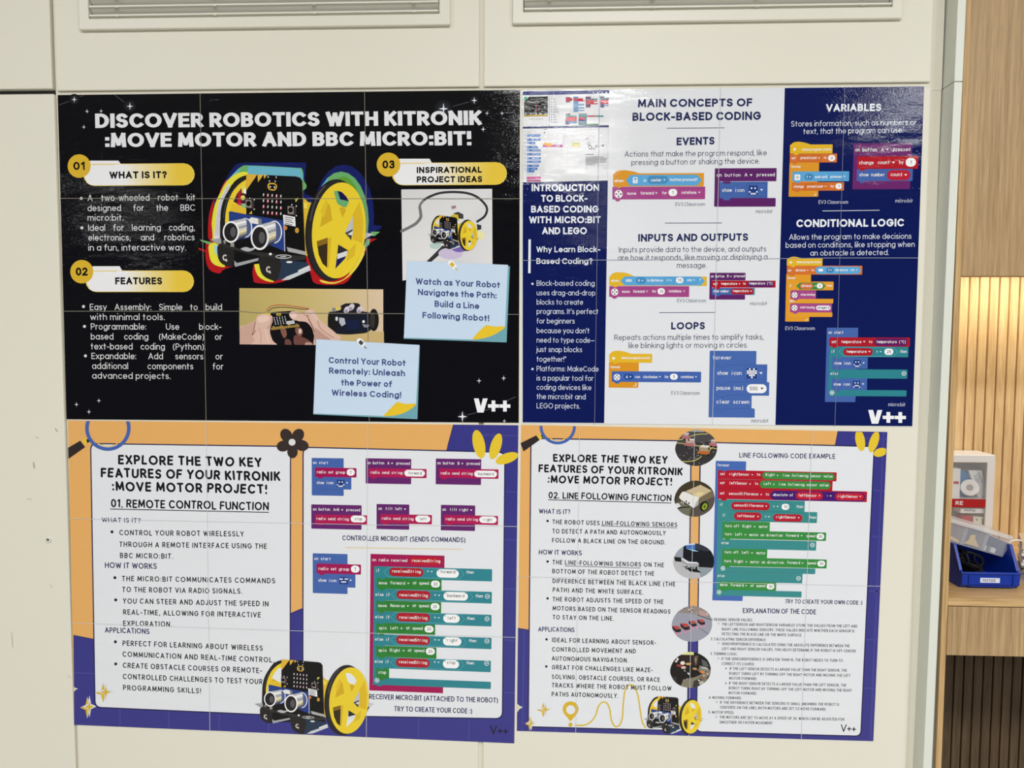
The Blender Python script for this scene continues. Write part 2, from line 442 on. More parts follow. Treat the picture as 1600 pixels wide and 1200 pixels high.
# left cupboard
lc = thing('tall_cupboard', 'plain cream cupboard at the far left with a small plugged hole in its door', 'cupboard', (-0.95, 0, 0))
MB().box(-1.25, xl, 0.016, 0.55, ZB, ZT).build('carcass', CREAM2, lc)
panel(MB(), -1.25, X(80, 100), Z(60, 139), ZT).build('upper_door', CREAM, lc, bevel=0.0016)
dl = panel(MB(), -1.25, X(84.0, 150), ZB + 0.06, Z(60, 146.5)).build('lower_door', CREAM, lc, bevel=0.0016)
MB().box(-1.25, xl - 0.001, 0.004, 0.016, Z(60, 146), Z(60, 139.5)).build('rail', DARK, lc)
hp = P(76, 843, FZ)
MB().lathe([(0.0040, 0.0), (0.0040, -0.0018), (0.0021, -0.0022), (0.0021, 0.0)], hp, (0, 1, 0), 20).build('hole_plug', WHITE_TRIM, lc, smooth=False, label='white ring of the plugged hole')
MB().lathe([(0.0001, -0.0004), (0.0021, -0.0004), (0.0021, 0.0), (0.0001, 0.0)], hp, (0, 1, 0), 16).build('hole', DARK, lc)
sm = mat('scuff_mark', C(170, 165, 150), 0.6)
for x, y, a, w, h in ((53, 727, 80, 1.6, 6), (88, 672, 60, 1.2, 4), (58, 684, 20, 1, 2), (19, 1000, 85, .6, 14), (46, 780, 10, .6, 4), (80, 916, 70, .6, 3), (108, 1057, 40, .5, 4)):
    q = el(x, y, h, w, a, 10); MB().add([P(u, v, FZ - 0.0002) for u, v in q], [tuple(range(10))]).build('scuff_mark', sm, lc)
# main cupboard: frame, two vent panels above, two doors below
mc = thing('wide_cupboard', 'wide cream built-in cupboard carrying all four posters under two air vents', 'cupboard', (0, 0, 0))
MB().box(xl + 0.0005, xr, 0.045, 0.55, ZB, ZT).build('carcass', CREAM2, mc)
zr0, zr1 = P(753, 148, 0).z, P(753, 134, 0).z
MB().box(xl + 0.0005, xr, 0.0, 0.045, ZB, zr0).build('face_frame', CREAM2, mc, bevel=0.0008)
MB().box(xl + 0.0005, xr, 0.0, 0.045, zr0, zr1).build('rail', CREAM2, mc)
for a, b in ((xl + 0.0005, P(92, 60).x), (P(745, 60).x, P(760, 60).x), (P(1450, 60).x, xr)):
    MB().box(a, b, 0.0, 0.045, zr1, ZT).build('stile', CREAM2, mc)
for a, b in ((87.5, 749), (756, 1455)):
    x0, x1 = X(a, 100), X(b, 100)
    vx0, vx1 = (X(142, 30), X(687, 20)) if a < 100 else (X(818, 20), X(1391, 15)); vz = Z(400, 28) if a < 100 else Z(1100, 17.5)
    o4 = [(x0, FZ, Z(420, 138.5)), (x1, FZ, Z(420, 138.5)), (x1, FZ, ZT), (x0, FZ, ZT)]
    i4 = [(vx0, FZ, vz), (vx1, FZ, vz), (vx1, FZ, vz + 0.30), (vx0, FZ, vz + 0.30)]
    MB().frame(o4, i4, (0, 0.0035, 0)).build('vent_panel', CREAM, mc, bevel=0.0012)
zd = Z(753, 142.5)
for a, b in ((89, 749), (756, 1455)):
    panel(MB(), X(a, 150), X(b, 150), ZB + 0.06, zd).build('door', CREAM, mc, bevel=0.0016)
# air vents
def vent(name, label, oL, oR, oB, iL, iR, iB, rods, nb):
    t = thing('air_vent', label, 'vent', P((oL + oR)/2, oB, FZ), 'air vents')
    x0, x1 = X(oL, 30), X(oR, 30); z0 = Z((oL+oR)/2, oB); a0, a1 = X(iL, 20), X(iR, 20); zi = Z((iL+iR)/2, iB); H = 0.30
    y0 = FZ - 0.006
    o4 = [(x0, FZ, z0), (x1, FZ, z0), (x1, FZ, zi + H + 0.02), (x0, FZ, zi + H + 0.02)]
    i4 = [(a0, FZ, zi), (a1, FZ, zi), (a1, FZ, zi + H), (a0, FZ, zi + H)]
    mb = MB().frame(o4, i4, (0, -0.006, 0))
    mb.build('frame', VENT, t, bevel=0.0015)
    lv = MB(); d = 0.0118
    for k in range(nb):                       # drooping blades, wide lip in front
        z = zi + 0.0030 + d*k
        pr = [(y0 + 0.0005, z), (y0 + 0.0005, z + 0.0022), (y0 + 0.0025, z + 0.0026), (y0 + 0.0110, z - 0.0066), (y0 + 0.0104, z - 0.0072), (y0 + 0.0022, z + 0.0004)]
        lv.prism([(a0 + 0.001, yy, zz) for yy, zz in pr], (a1 - a0 - 0.002, 0, 0))
    lv.build('louvre_blades', VENT, t)
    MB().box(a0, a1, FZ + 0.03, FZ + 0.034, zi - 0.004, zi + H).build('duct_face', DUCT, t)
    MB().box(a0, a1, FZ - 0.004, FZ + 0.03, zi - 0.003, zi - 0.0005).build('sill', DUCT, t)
    for r in rods:
        x = X(r, 20); rb = MB()
        rb.box(x - 0.0012, x + 0.0012, y0 + 0.0124, y0 + 0.0140, zi, zi + H)
        for k in range(nb): rb.lathe([(0.0001, 0), (0.0026, 0.0004), (0.0026, 0.002), (0.0001, 0.0028)], (x, y0 + 0.0012, zi + 0.0015 + d*k), (0, 0, 1), 8)
        rb.build('blade_spacer', VENT, t)
vent('air_vent', 'left air vent with white louvre blades, above the black poster', 127, 704, 45.5, 142, 687, 28, (185, 338, 492.5, 647.5), 24)
vent('air_vent', 'right air vent with white louvre blades, above the navy and white poster', 801, 1407, 36, 818, 1391, 17.5, (858.5, 1019, 1181, 1345.5), 24)
# white post standing proud of the cupboard, and its grey seal
yp = -0.027
zc = P(1490, 128, yp).z
def post(z0, z1):
    lo = []; hi = []
    def xs(z):
        t0, b0, t1, b1 = P(1497, 0, yp), P(1442.5, 1200, yp), P(1510, 0, yp), P(1456, 1200, yp)
        f = lambda t, b: b.x + (t.x - b.x)*(z - b.z)/(t.z - b.z)
        return f(t0, b0), f(t1, b1)
    for z, out in ((z0, lo), (z1, hi)):
        a, b = xs(z); out += [(a, yp, z), (b, yp, z), (b, 0.5, z), (a, 0.5, z)]
    return MB().hexa(lo, hi)
struct('trim_1', post(zc + 0.0008, ZT), WHITE_TRIM, bevel=0.0006)
struct('trim_2', post(0.55, zc), WHITE_TRIM, bevel=0.0006)
gx = P(1485.5, 600, -0.024).x
def seal():
    lo = []; hi = []
    for z, out in ((0.55, lo), (ZT, hi)):
        t1, b1 = P(1510, 0, yp), P(1456, 1200, yp); x = min(b1.x + (t1.x - b1.x)*(z - b1.z)/(t1.z - b1.z), gx - 0.001) + 0.0003
        out += [(x, -0.018, z), (gx, -0.018, z), (gx, -0.008, z), (x, -0.008, z)]
    return MB().hexa(lo, hi)
struct('trim_3', seal(), mat('grey_seal', C(140, 146, 148), 0.35, metal=0.2))

# ------------------------------------------------------------------ oak shelving unit
OAK = wood('oak_veneer', C(158, 125, 80), C(196, 164, 118), (170, 170, 5))
OAKD = wood('oak_veneer_flat', C(142, 116, 82), C(182, 153, 114), (190, 190, 5))
OAKH = wood('oak_edge', C(165, 132, 86), C(203, 172, 126), (6, 120, 130))
OAKS = wood('oak_slat', C(176, 146, 102), C(210, 182, 138), (110, 110, 6))
DKSLAT = wood('dark_slat', C(64, 51, 38), C(96, 78, 58), (110, 110, 5))  # darker brown than the niche slats, for the slats below the drawer
YO = -0.024                                    # front plane of the oak
sx0 = gx + 0.0002; sx1 = P(1495, 600, YO).x; sxR = 1.35
SHZ = P(1490, 934.5, YO).z                     # top of the shelf
ybk = PZ(1575, 842, SHZ).y                     # back of the niche
dz0 = P(1540, 431, YO).z
un = thing('shelving_unit', 'oak shelving unit at the right edge with a lit slatted niche above a drawer', 'shelving unit', ((sx0 + sxR)/2, 0.1, 0))
MB().box(sx0, sx1, YO, ybk + 0.04, 0.02, ZT).build('side_panel', OAK, un, bevel=0.0006)
MB().box(sxR - 0.02, sxR, YO, ybk + 0.04, 0.02, ZT).build('side_panel', OAK, un, bevel=0.0006)
MB().box(sx1 + 0.0008, sxR - 0.0208, YO + 0.003, YO + 0.023, dz0, ZT).build('upper_door', OAKD, un, bevel=0.0008)
MB().box(sx1, sxR - 0.02, YO + 0.024, ybk + 0.02, dz0 + 0.034, dz0 + 0.05).build('niche_top', OAKD, un)
sz2 = P(1490, 946.8, YO).z
MB().box(sx1, sxR - 0.02, YO, ybk, sz2, SHZ).build('shelf', OAKH, un, bevel=0.0006)
wz0, wz1 = P(1490, 1024.5, YO).z, P(1490, 948.5, YO).z
dr = MB().box(sx1 + 0.0012, sxR - 0.0212, YO + 0.001, YO + 0.019, wz0, wz1).build('drawer', OAKD, un, bevel=0.0006)
MB().box(sx1 + 0.004, sxR - 0.024, YO + 0.0185, ybk - 0.01, wz0 + 0.004, wz1 - 0.002).build('drawer_box', OAKD, un)
def slats(name, z0, z1, m, pitch):
    mb = MB(); mb.box(sx1, sxR - 0.02, ybk + 0.006, ybk + 0.02, z0, z1); x = sx1 + 0.001
    g = 0.0016
    while x < sxR - 0.02 - pitch:
        pts = [(x + g, ybk, z0), (x + pitch - g, ybk, z0), (x + pitch - 0.0005, ybk + 0.0065, z0), (x + 0.0005, ybk + 0.0065, z0)]
        mb.prism(pts, (0, 0, z1 - z0)); x += pitch
    return mb.build(name, m, un)
pitch = (P(1578.5, 520, ybk).x - P(1531.5, 520, ybk).x)/3
slats('slatted_back', SHZ, dz0 + 0.0338, OAKS, pitch)
slats('dark_slatted_back', 0.02, wz0 - 0.002, DKSLAT, pitch)
LED = mat('led_strip', (1, 0.9, 0.75), 0.5, emit=((1.0, 0.72, 0.42), 6.0))
MB().box(sx1 + 0.01, sxR - 0.03, ybk - 0.084, ybk - 0.076, dz0 + 0.029, dz0 + 0.0336).build('led_strip', LED, un, label='glowing light strip under the top of the niche')
area('niche_light', ((sx1 + sxR)/2, ybk - 0.08, dz0 + 0.022), ((sx1 + sxR)/2, ybk, dz0 - 0.11), sxR - sx1 - 0.06, 0.010, 1.15, (1.0, 0.94, 0.78))
# ------------------------------------------------------------------ posters
NAVY = C(6, 20, 80); INK = C(26, 33, 74); BLK = C(4, 4, 10); PAPER = C(212, 214, 220); GREYTX = C(52, 56, 80)
YEL = C(214, 184, 50); GOLD = C(205, 165, 55); LTX = C(214, 216, 220)
def poster(name, label, corners, seams_v, seams_h, S, V, base, seamcol):
    """a poster of taped sheets: corners tl, tr, br, bl; seams as lines of points"""
    CUR['S'] = S; CUR['V'] = V
    tl, tr, br, bl = corners
    t = thing(name, label, 'poster', P((bl[0]+br[0])/2, (bl[1]+br[1])/2, FZ), None)
    vs = [(tl, bl)] + seams_v + [(tr, br)]; hs = [(tl, tr)] + seams_h + [(bl, br)]
    def cross(v, h):
        (x1, y1), (x2, y2) = v; 
        for i in range(len(h) - 1):
            (x3, y3), (x4, y4) = h[i], h[i+1]
            den = (x1-x2)*(y3-y4) - (y1-y2)*(x3-x4)
            a = x1*y2 - y1*x2; b = x3*y4 - y3*x4; x = (a*(x3-x4) - (x1-x2)*b)/den; y = (a*(y3-y4) - (y1-y2)*b)/den
            if x <= x4 + 0.5 or i == len(h) - 2: return (x, y)
    for i in range(len(vs) - 1):
        for j in range(len(hs) - 1):
            q = [cross(vs[i], hs[j]), cross(vs[i+1], hs[j]), cross(vs[i+1], hs[j+1]), cross(vs[i], hs[j+1])]
            me = bpy.data.meshes.new('paper_sheet'); off = t.location
            f = [P(x, y, YB) - off for x, y in q]; b = [P(x, y, YB + 0.0003) - off for x, y in q]
            me.from_pydata(f + b, [], [(3,2,1,0), (4,5,6,7), (0,1,5,4), (1,2,6,5), (2,3,7,6), (3,0,4,7)]); me.materials.append(PRINT)
            at = me.color_attributes.new('ink', 'FLOAT_COLOR', 'POINT')
            for k in range(8): at.data[k].color = (*base, 1)
            o = bpy.data.objects.new('paper_sheet', me); COL.objects.link(o); o.parent = t
    def seams(w=0.9, cols=None):
        for i_, s_ in enumerate(seams_v + seams_h):
            a = Art('taped_seam', t); a.line(s_, w, cols[i_] if cols else seamcol, 22); a.build()
    return t, seams

# ---- the little robot, drawn in the coordinates of the large picture on the black poster
def robot(name, parent, xf, L0=0, ghost=False, hole=None, detail=True, label=None):
    A = Art(name, parent, label); A.xf = xf; A.L0 = L0
    TY = C(30, 28, 28); Y = C(219, 192, 48); YD = C(196, 160, 38); BK = C(13, 13, 15); SIL = C(176, 178, 182); WH = C(226, 226, 228)
    hole = hole or PAPER
    if ghost:
        nb = C(18, 28, 92); cy = C(100, 168, 190); gr = C(98, 160, 100); red = C(168, 22, 28); yl = C(214, 206, 60); pale = C(205, 205, 214)
        A.poly(spl([(345, 300), (355, 276), (368, 258), (380, 254.5), (420, 254), (472, 254), (478, 257), (477.5, 268), (476, 300), (484, 306), (500, 320), (340, 330)], 4, True), nb, 1)
        A.poly(el(537, 337, 47.5, 80), nb, 1)
        A.poly([(570, 350), (597, 353), (594, 358), (578, 364)], nb, 1)
        A.poly(spl([(335, 345), (341, 312), (352, 288), (366, 270), (378, 260), (392, 258.5), (460, 262), (472, 264), (474, 280), (470, 300), (360, 330)], 4, True), gr, 2)
        A.poly([(388, 259), (460, 262.5), (470, 264.5), (473, 272), (473, 282), (385, 275)], cy, 3)
        A.poly([(345, 300), (356, 281), (366, 270), (376, 262), (374, 268), (360, 285), (350, 303)], cy, 3)
        A.poly(el(533, 345, 43, 77), gr, 2); A.poly(clip(el(533, 345, 43, 77), [(480, 260), (520, 260), (505, 300), (480, 330)]), cy, 3)
        A.poly(spl([(527, 280), (540, 276), (552, 286), (558, 300), (548, 300), (538, 286)], 4, True), C(88, 146, 52), 3)
        A.poly(spl([(330, 372), (331, 345), (335, 322), (343, 303), (354, 284), (370, 271), (386, 269), (386, 280), (360, 300), (348, 330), (345, 372)], 4, True), yl, 4)
        A.poly(spl([(335, 372), (337, 350), (341, 320), (352, 295), (357, 288), (359, 291), (350, 315), (345, 345), (345, 374)], 4, True), pale, 5)
        for k in range(3): A.line(spl([(337 + 2.5*k, 368), (339 + 2.5*k, 345), (344 + 2.5*k, 318), (356 + 3*k, 291 - k)], 4), .5, C(90, 95, 120), 6)
        A.line(spl([(344, 300), (350, 288), (355, 281)], 4), 1.6, C(190, 60, 60), 6)
        A.poly(spl([(325.5, 372), (325.5, 345), (329, 325), (335, 310), (333, 325), (330.5, 345), (332, 372)], 4, True), red, 5)
        A.poly(spl([(321.5, 388), (321.5, 405), (325, 418), (332, 424.5), (344, 427), (352, 420), (394, 409), (397, 409), (394.5, 425), (396, 436), (400, 442), (432, 442.5), (462, 432), (481, 421), (486, 430), (494, 443.5), (537, 443.5), (552, 425), (560, 412), (540, 400), (400, 380), (330, 376)], 3, True), red, 1)
        A.poly([(310, 387), (324, 392), (324, 395), (310, 390)], red, 1); A.poly([(571, 373), (589, 373), (577, 380), (571, 380)], red, 1)
        A.poly(spl([(327, 382), (327, 398), (331, 410), (341, 416), (352, 416), (345, 400), (342, 380)], 4, True), yl, 3)
        A.poly(spl([(398, 408), (398.5, 420), (404, 432), (416, 439), (428, 439.5), (410, 425), (407, 406)], 4, True), yl, 3)
        A.poly([(334, 383), (341, 384), (341, 400), (336, 396)], C(150, 195, 210), 4)
        A.poly(spl([(500, 437), (522, 441), (545, 429), (566, 385), (571, 392), (560, 415), (544, 433), (524, 443), (505, 442)], 3, True), C(222, 200, 70), 2)
        A.poly([(313, 374), (331, 379), (327, 382), (314, 377)], gr, 4); A.poly([(580, 362), (594, 362), (585, 369), (578, 368)], gr, 3)
        A.poly([(570, 375), (578, 373), (577, 382), (570, 388)], C(110, 170, 130), 3)
        A.poly([(571, 390), (574, 386), (571, 394), (568, 396)], C(150, 30, 60), 3)
    # far wheel
    out = spl([(343.7, 378), (343.7, 357), (345, 329), (350, 310.6), (357, 297.5), (366, 284), (375.6, 277), (385.5, 273.4)], 3)
    inn = spl([(385.5, 280), (374.7, 287), (365, 297.5), (358.7, 309.7), (354, 324.7), (351.7, 344.3), (352.5, 378)], 3)
    A.poly(out + inn, TY, 6)
    A.line(spl([(349, 340), (353, 318), (361, 302), (370, 291)], 4), 1.1, C(70, 66, 70), 7)
    A.poly([(p[0], p[1]) for p in inn[::-1]] + [(358, 360), (358.5, 343), (362, 330), (366, 318), (385, 327), (385.5, 280)], Y, 6)
    A.poly([(385.5, 290), (378, 293), (370.5, 302.5), (364.5, 315), (374, 320), (385.5, 326)], hole if not ghost else C(64, 22, 52), 7)
    if ghost:
        A.poly([(372, 303), (376, 296), (376.5, 318), (371, 317)], C(170, 26, 34), 8); A.ell(379.5, 309, 3.4, 3.8, C(215, 205, 90), 9)
        A.poly([(377, 290), (385, 291), (385, 300), (378, 302)], C(220, 200, 80), 8); A.ell(383, 299, 2.6, 4, C(225, 225, 230), 9)
        A.poly([(377, 318), (385, 318), (384, 326), (378, 324)], C(130, 180, 120), 8); A.ell(374, 318.5, 3.2, 2.2, C(200, 30, 90), 9)
    A.poly([(359.5, 330), (362, 318), (385.5, 326.5), (385.5, 335.5)], C(214, 176, 45), 8)
    if not ghost: A.poly([(356, 334), (385, 338), (385, 352), (357, 352)], hole, 6)
    # gearbox behind the board
    A.poly([(473, 308), (482, 316), (500, 318), (500, 400), (474, 400)], C(206, 172, 50), 6)
    A.poly([(474, 316), (480, 318), (480, 326), (474, 325)], C(222, 200, 80), 7)
    # board
    A.poly([(384.7, 272), (462, 275.6), (469, 277.5), (472.6, 283), (474.5, 330), (477.5, 400), (384.7, 400)], BK, 9)
    A.line([(472.4, 284), (474, 330), (476.8, 391)], .7, C(110, 96, 60), 10)
    g = C(208, 164, 58)
    for q in ([(384.7, 272), (402, 272.8), (385, 297)], [(402.6, 272.8), (411.5, 273.2), (403, 285)], [(412, 273.2), (417, 273.5), (412.8, 279.5)]): A.poly(q, g, 10)
    A.poly(spl([(418.5, 288), (422, 285.8), (429, 286.3), (432.5, 289.5), (432.3, 294), (429, 297.6), (422, 297), (418.4, 293.6)], 3, True), g, 10)
    A.poly(spl([(420.6, 289), (423, 287.7), (428.5, 288.1), (430.7, 290), (430.5, 293.4), (428.4, 295.8), (422.6, 295.3), (420.5, 293)], 3, True), BK, 11)
    A.ell(422.4, 292, .9, 1.5, WH, 12, n=8); A.ell(428.6, 292.4, .9, 1.5, WH, 12, n=8)
    for x, y in ((419, 276.5), (431.5, 277), (421, 283), (430, 283.5)): A.ell(x, y, .9, 1.6, C(190, 190, 190), 10, n=8)
    for r_ in range(4):
        for c_ in range(5):
            x = 411.8 + 6.75*c_; y = 304.3 + 9.1*r_ + .55*c_
            lit = (r_, c_) in ((0, 1), (0, 3), (1, 1), (1, 3), (2, 0), (2, 4), (3, 1), (3, 2), (3, 3))
            if lit and ghost: A.ell(x, y + 1, 2, 3, C(120, 14, 34), 10, n=8)
            A.poly([(x - .9, y - 1.6), (x + .9, y - 2.4), (x + .8, y + 1.8), (x - .9, y + 2.2)], C(232, 190, 200) if lit else C(205, 205, 205), 11)
    for x, y in ((388.3, 318), (454, 328)):
        A.poly([(x - 4.6, y - 6.3), (x + 8.6, y - 4.6), (x + 8.6, y + 8.6), (x - 4.4, y + 7)], C(58, 44, 42), 10)
        A.poly([(x - 4.6, y - 6), (x + 4.6, y - 5.2), (x + 4.8, y + 7), (x - 4.4, y + 6)], C(132, 122, 118), 11)
        A.ell(x, y, 3.7, 4.2, BK, 12, n=12)
        for dx, dy in ((2, -8), (9, -6), (9, 9)): A.ell(x + dx, y + dy, 1, 1.2, C(215, 215, 215), 12, n=6)
    A.poly([(461, 310), (467, 309.5), (462, 316)], C(190, 190, 70), 11); A.poly([(389, 334), (393.5, 329), (394, 334.5)], C(190, 170, 60), 11)
    # distance sensor
    A.poly([(357.5, 331), (360, 330), (385, 335), (443.5, 344.6), (446, 393), (424, 384), (400, 368), (380, 374), (358, 352)], C(36, 58, 124), 13)
    A.poly([(345, 372), (360, 368), (384, 372), (402, 368), (424, 384), (446, 391), (446, 399), (404, 401), (365, 391)], BK, 12); A.poly([(364, 391), (405, 400), (405, 405), (366, 412)], BK, 14)
    A.poly([(389, 342), (393, 339.5), (405, 341.5), (408.5, 345), (407.5, 349), (403, 350.5), (391, 348.5)], C(214, 214, 214), 14)
    A.poly([(403, 341.2), (408.5, 342.5), (409, 350), (404, 350.5)], C(120, 120, 118), 15)
    for cx, cy, bx, by, rx, ry in ((361, 362.5, 383, 356, 13, 17), (406, 371, 428.5, 362.5, 14.3, 19.8)):
        A.ell(bx, by, rx*.86, ry*.9, WH, 14); A.ell(bx, by, rx*.74, ry*.82, C(70, 84, 130), 15)
        for k in range(9):                       # turned metal can, banded along its length
            u0, u1 = -1 + 2*k/9, -1 + 2*(k+1)/9; b0 = (C(172, 174, 180), C(222, 222, 222), C(190, 190, 194), C(140, 142, 150), C(196, 194, 180), C(214, 206, 168), C(170, 160, 128), C(96, 98, 112), C(44, 48, 70))[k]
            e = lambda c0, r0, r1, u: (c0[0] + r0*math.sqrt(max(0, 1 - u*u))*0.2, c0[1] + r1*u)
            A.poly([e((cx, cy), rx, ry, u0), e((bx, by), rx, ry*.88, u0), e((bx, by), rx, ry*.88, u1), e((cx, cy), rx, ry, u1)], b0, 16)
        A.ell(cx, cy, rx, ry, WH, 17); A.ell(cx - .3, cy, rx*.81, ry*.84, C(32, 30, 32), 18); A.ell(cx + 3.2, cy + .2, rx*.34, ry*.46, C(82, 80, 84), 19)
    A.poly([(443, 345), (444.6, 345), (445.6, 393), (444.2, 393)], C(176, 180, 196), 14)
    # white paper tag, copper pads
    A.poly([(442, 335.4), (461, 339), (462, 354), (443.5, 350)], C(218, 218, 220), 16)
    for k in range(4): A.line([(445, 339 + 3.2*k), (458.5 - 2*(k % 2), 341.6 + 3.2*k)], 1.1, C(60, 60, 66), 17)
    A.ell(446.5, 356, 2.6, 3.4, C(190, 112, 40), 14, n=10); A.ell(464, 360, 3.2, 4.4, C(190, 140, 52), 14, n=10)
    # chassis plate and skids
    A.poly([(448, 386), (477, 393), (478.5, 399), (450, 393)], C(160, 158, 160), 12)
    A.poly([(384, 396), (446, 392), (448, 386), (455, 388), (478, 399), (480, 425), (470, 425), (436, 437), (405, 412), (364, 416), (352, 416)], BK, 11)
    A.poly([(437, 405), (480, 410), (484, 420), (460, 428), (434, 438.5)], C(36, 52, 72), 12); A.poly([(448, 432), (484, 418), (486, 422), (452, 437), (440, 438)], C(190, 194, 200), 12)
    A.line([(466, 424), (484, 416)], 3.2, C(206, 208, 212), 13)
    A.poly([(328, 374.5), (345, 372), (357, 383), (385, 392), (445, 398), (478, 400), (477, 406), (455, 407.5), (404, 400.5), (365, 390.5), (341, 382)], C(44, 42, 42), 13)
    A.poly([(328, 374.5), (345, 372), (346, 380), (341, 381.5)], C(150, 150, 154), 14)
    for q in ([(349, 376), (352, 374), (353, 380), (350, 381)], [(360, 379), (366, 380), (366, 386), (360, 385)]): A.poly(q, C(140, 138, 130), 14)
    A.poly(spl([(376, 389), (384, 386), (392, 388), (399, 386), (397, 390), (387, 393)], 3, True), C(170, 170, 174), 14)
    A.ring(443, 401, 12.5, 3.2, 1.1, C(205, 205, 208), 15, n=16); A.line([(438, 401.4), (447, 400.6)], 1.2, C(205, 205, 208), 15); A.ell(422.5, 397, 2.4, 2, WH, 15, n=8); A.ell(452, 409.5, 5, 1.6, WH, 15, n=8)
    A.poly(spl([(340.5, 383), (340, 398), (343, 408), (351, 414.5), (362, 416), (366, 400), (365, 391), (352, 386)], 3, True), C(36, 33, 34), 15)
    A.poly(spl([(406, 401), (405.5, 416), (410, 429), (420, 436), (432, 438.5), (437, 425), (437, 407)], 3, True), C(36, 33, 34), 15)
    for x, y in ((351.5, 402.5), (419.5, 421)):
        A.ring(x, y, 4, 5, 2.2, C(196, 190, 186), 16, a0=40, a1=330, n=7); A.ell(x + 2.5, y + 5, 1.4, 1.6, C(196, 190, 186), 16, n=6)
    A.poly([(366, 414), (366.5, 407), (370, 411), (404, 403), (404, 407), (368, 417)], C(150, 152, 158), 14)
    # right wing of the plate
    A.poly([(565, 362), (583.5, 365.8), (570, 373.5), (565, 373)], C(186, 186, 190), 12); A.poly([(566, 374), (574, 372), (569, 382), (564, 388)], C(60, 62, 64), 12)
    # near wheel
    def wheel(cx, cy, rx, ry, col, L): A.poly([(cx + rx*math.cos(2*math.pi*k/44) + .06*ry*math.sin(2*math.pi*k/44), cy - ry*math.sin(2*math.pi*k/44)) for k in range(44)], col, L)
    wheel(521, 359.5, 44, 79.5, TY, 17); wheel(523, 360, 43, 78, C(38, 36, 36), 18)
    A.line(spl([(485, 345), (489, 325), (498, 303), (508, 290)], 4), 2, C(74, 70, 72), 19)
    wheel(529.5, 360, 42, 75, Y, 20)
    for q, cc in (([(503, 338), (511, 316), (516, 322), (519, 344), (500, 355)], YD), ([(500, 330), (509, 312), (513, 316), (506, 340)], C(210, 178, 44)),
                  ([(530, 325), (537, 323), (541, 328), (535, 340)], YD), ([(551, 335), (562, 315), (568, 345), (566, 380), (551, 374)], C(206, 170, 40)),
                  ([(512, 372), (518, 371), (514, 418), (510, 418)], C(204, 170, 40)), ([(545, 392), (556, 380), (554, 400), (541, 408)], C(206, 172, 42))): A.poly(q, cc, 21)
    hc = hole if not ghost else C(98, 160, 110)
    A.poly([(521.5, 299), (527, 298), (534, 300), (541, 307), (545.5, 315), (541, 324), (534, 322.5), (527, 318)], hc, 22)
    if ghost: A.poly([(527.5, 298.2), (534, 300), (541, 307), (545, 314.5), (531.5, 311.5)], C(20, 18, 70), 23)
    A.poly([(539, 363.5), (545, 350), (551.5, 338), (551.5, 362), (549, 375.5)], C(178, 180, 184), 22); A.poly([(539, 364), (551, 358), (550, 366), (549, 375.5)], C(66, 64, 66), 23); A.poly([(543, 366), (551, 361), (550.5, 368)], C(206, 206, 208), 24)
    A.poly([(495, 377), (512, 371.3), (511, 418), (504, 412), (498, 398)], C(52, 40, 22), 22); A.poly([(495.5, 377), (512, 371.5), (512, 380), (497, 385)], C(126, 96, 30), 23)
    A.poly([(528.5, 382), (544.5, 391.5), (539, 404), (524, 420), (527, 396)], hole if not ghost else C(24, 24, 84), 22)
    A.poly([(528.5, 382), (544.5, 391.5), (543, 394), (528, 397)], C(40, 38, 40), 23); A.poly([(527, 397), (543.5, 391.5), (541, 400), (527, 405)], C(206, 206, 208), 24)
    A.build(); return A
def affine(p0, q0, p1, q1, p2, q2):
    """the affine map that takes p0, p1, p2 to q0, q1, q2"""
    m = Matrix(((p1[0]-p0[0], p2[0]-p0[0]), (p1[1]-p0[1], p2[1]-p0[1]))); n = Matrix(((q1[0]-q0[0], q2[0]-q0[0]), (q1[1]-q0[1], q2[1]-q0[1])))
    k = n @ m.inverted()
    return lambda x, y: (q0[0] + k[0][0]*(x-p0[0]) + k[0][1]*(y-p0[1]), q0[1] + k[1][0]*(x-p0[0]) + k[1][1]*(y-p0[1]))

# ---- building bricks of the printed code
BLUE = C(64, 94, 160); CRIM = C(150, 18, 78); PURP = C(86, 32, 96); TEAL = C(42, 122, 134); GRN = C(44, 124, 52); RED = C(160, 22, 38); EYEL = C(212, 170, 40)
EORG = C(206, 142, 40); EBLU = C(86, 156, 206); EPNK = C(156, 68, 130); EVAR = C(198, 106, 46); TXT = C(228, 228, 236); DTX = C(60, 60, 70)
def blk(A, x0, y0, x1, y1, col, L=2, notch=True, r=1.1):
    A.rrect(x0, y0, x1, y1, r, col, L)
    if notch:
        k = max(2.0, min(3.0, (y1-y0)*.16)); S = CUR['S'](y1); o = CUR['V'](x0)*(y1-y0)
        A.poly([(x0+3.5+o, y1-.4), (x0+13+o, y1-.4+9*S), (x0+10.8+o, y1+k+7*S), (x0+6+o, y1+k+3*S)], col, L+2)
def cshape(A, x0, y0, x1, yh, yf, y1, wl, col, xf=None, L=1):
    """bracket block: head, spine and foot"""
    xf = xf or x1; A.rrect(x0, y0, x1, yh, 1.1, col, L); dx = CUR['V'](x0)*(y1-y0)
    A.poly([(x0, y0+2), (x0+wl, y0+2), (x0+wl+dx, y1-1), (x0+dx, y1-1)], col, L); A.rrect(x0+dx*.9, yf, xf+dx*.3, y1, 1.1, col, L)
def code(A, h, items, L=8, col=None, t=.13, dark=()):
    for i, (x0, x1, y, s) in enumerate(items): T(A, s, x0, x1, y, h, t, DTX if i in dark else (col or TXT), L, mono=True)
def soft(A, h, items, L=8, col=None, t=.13):
    for x0, x1, y, s in items: T(A, s, x0, x1, y, h, t, col or TXT, L)
def tri(A, x, y, w=3.6, col=None, L=8): A.poly([(x - w/2, y - w*.28), (x + w/2, y - w*.28), (x, y + w*.36)], col or TXT, L)
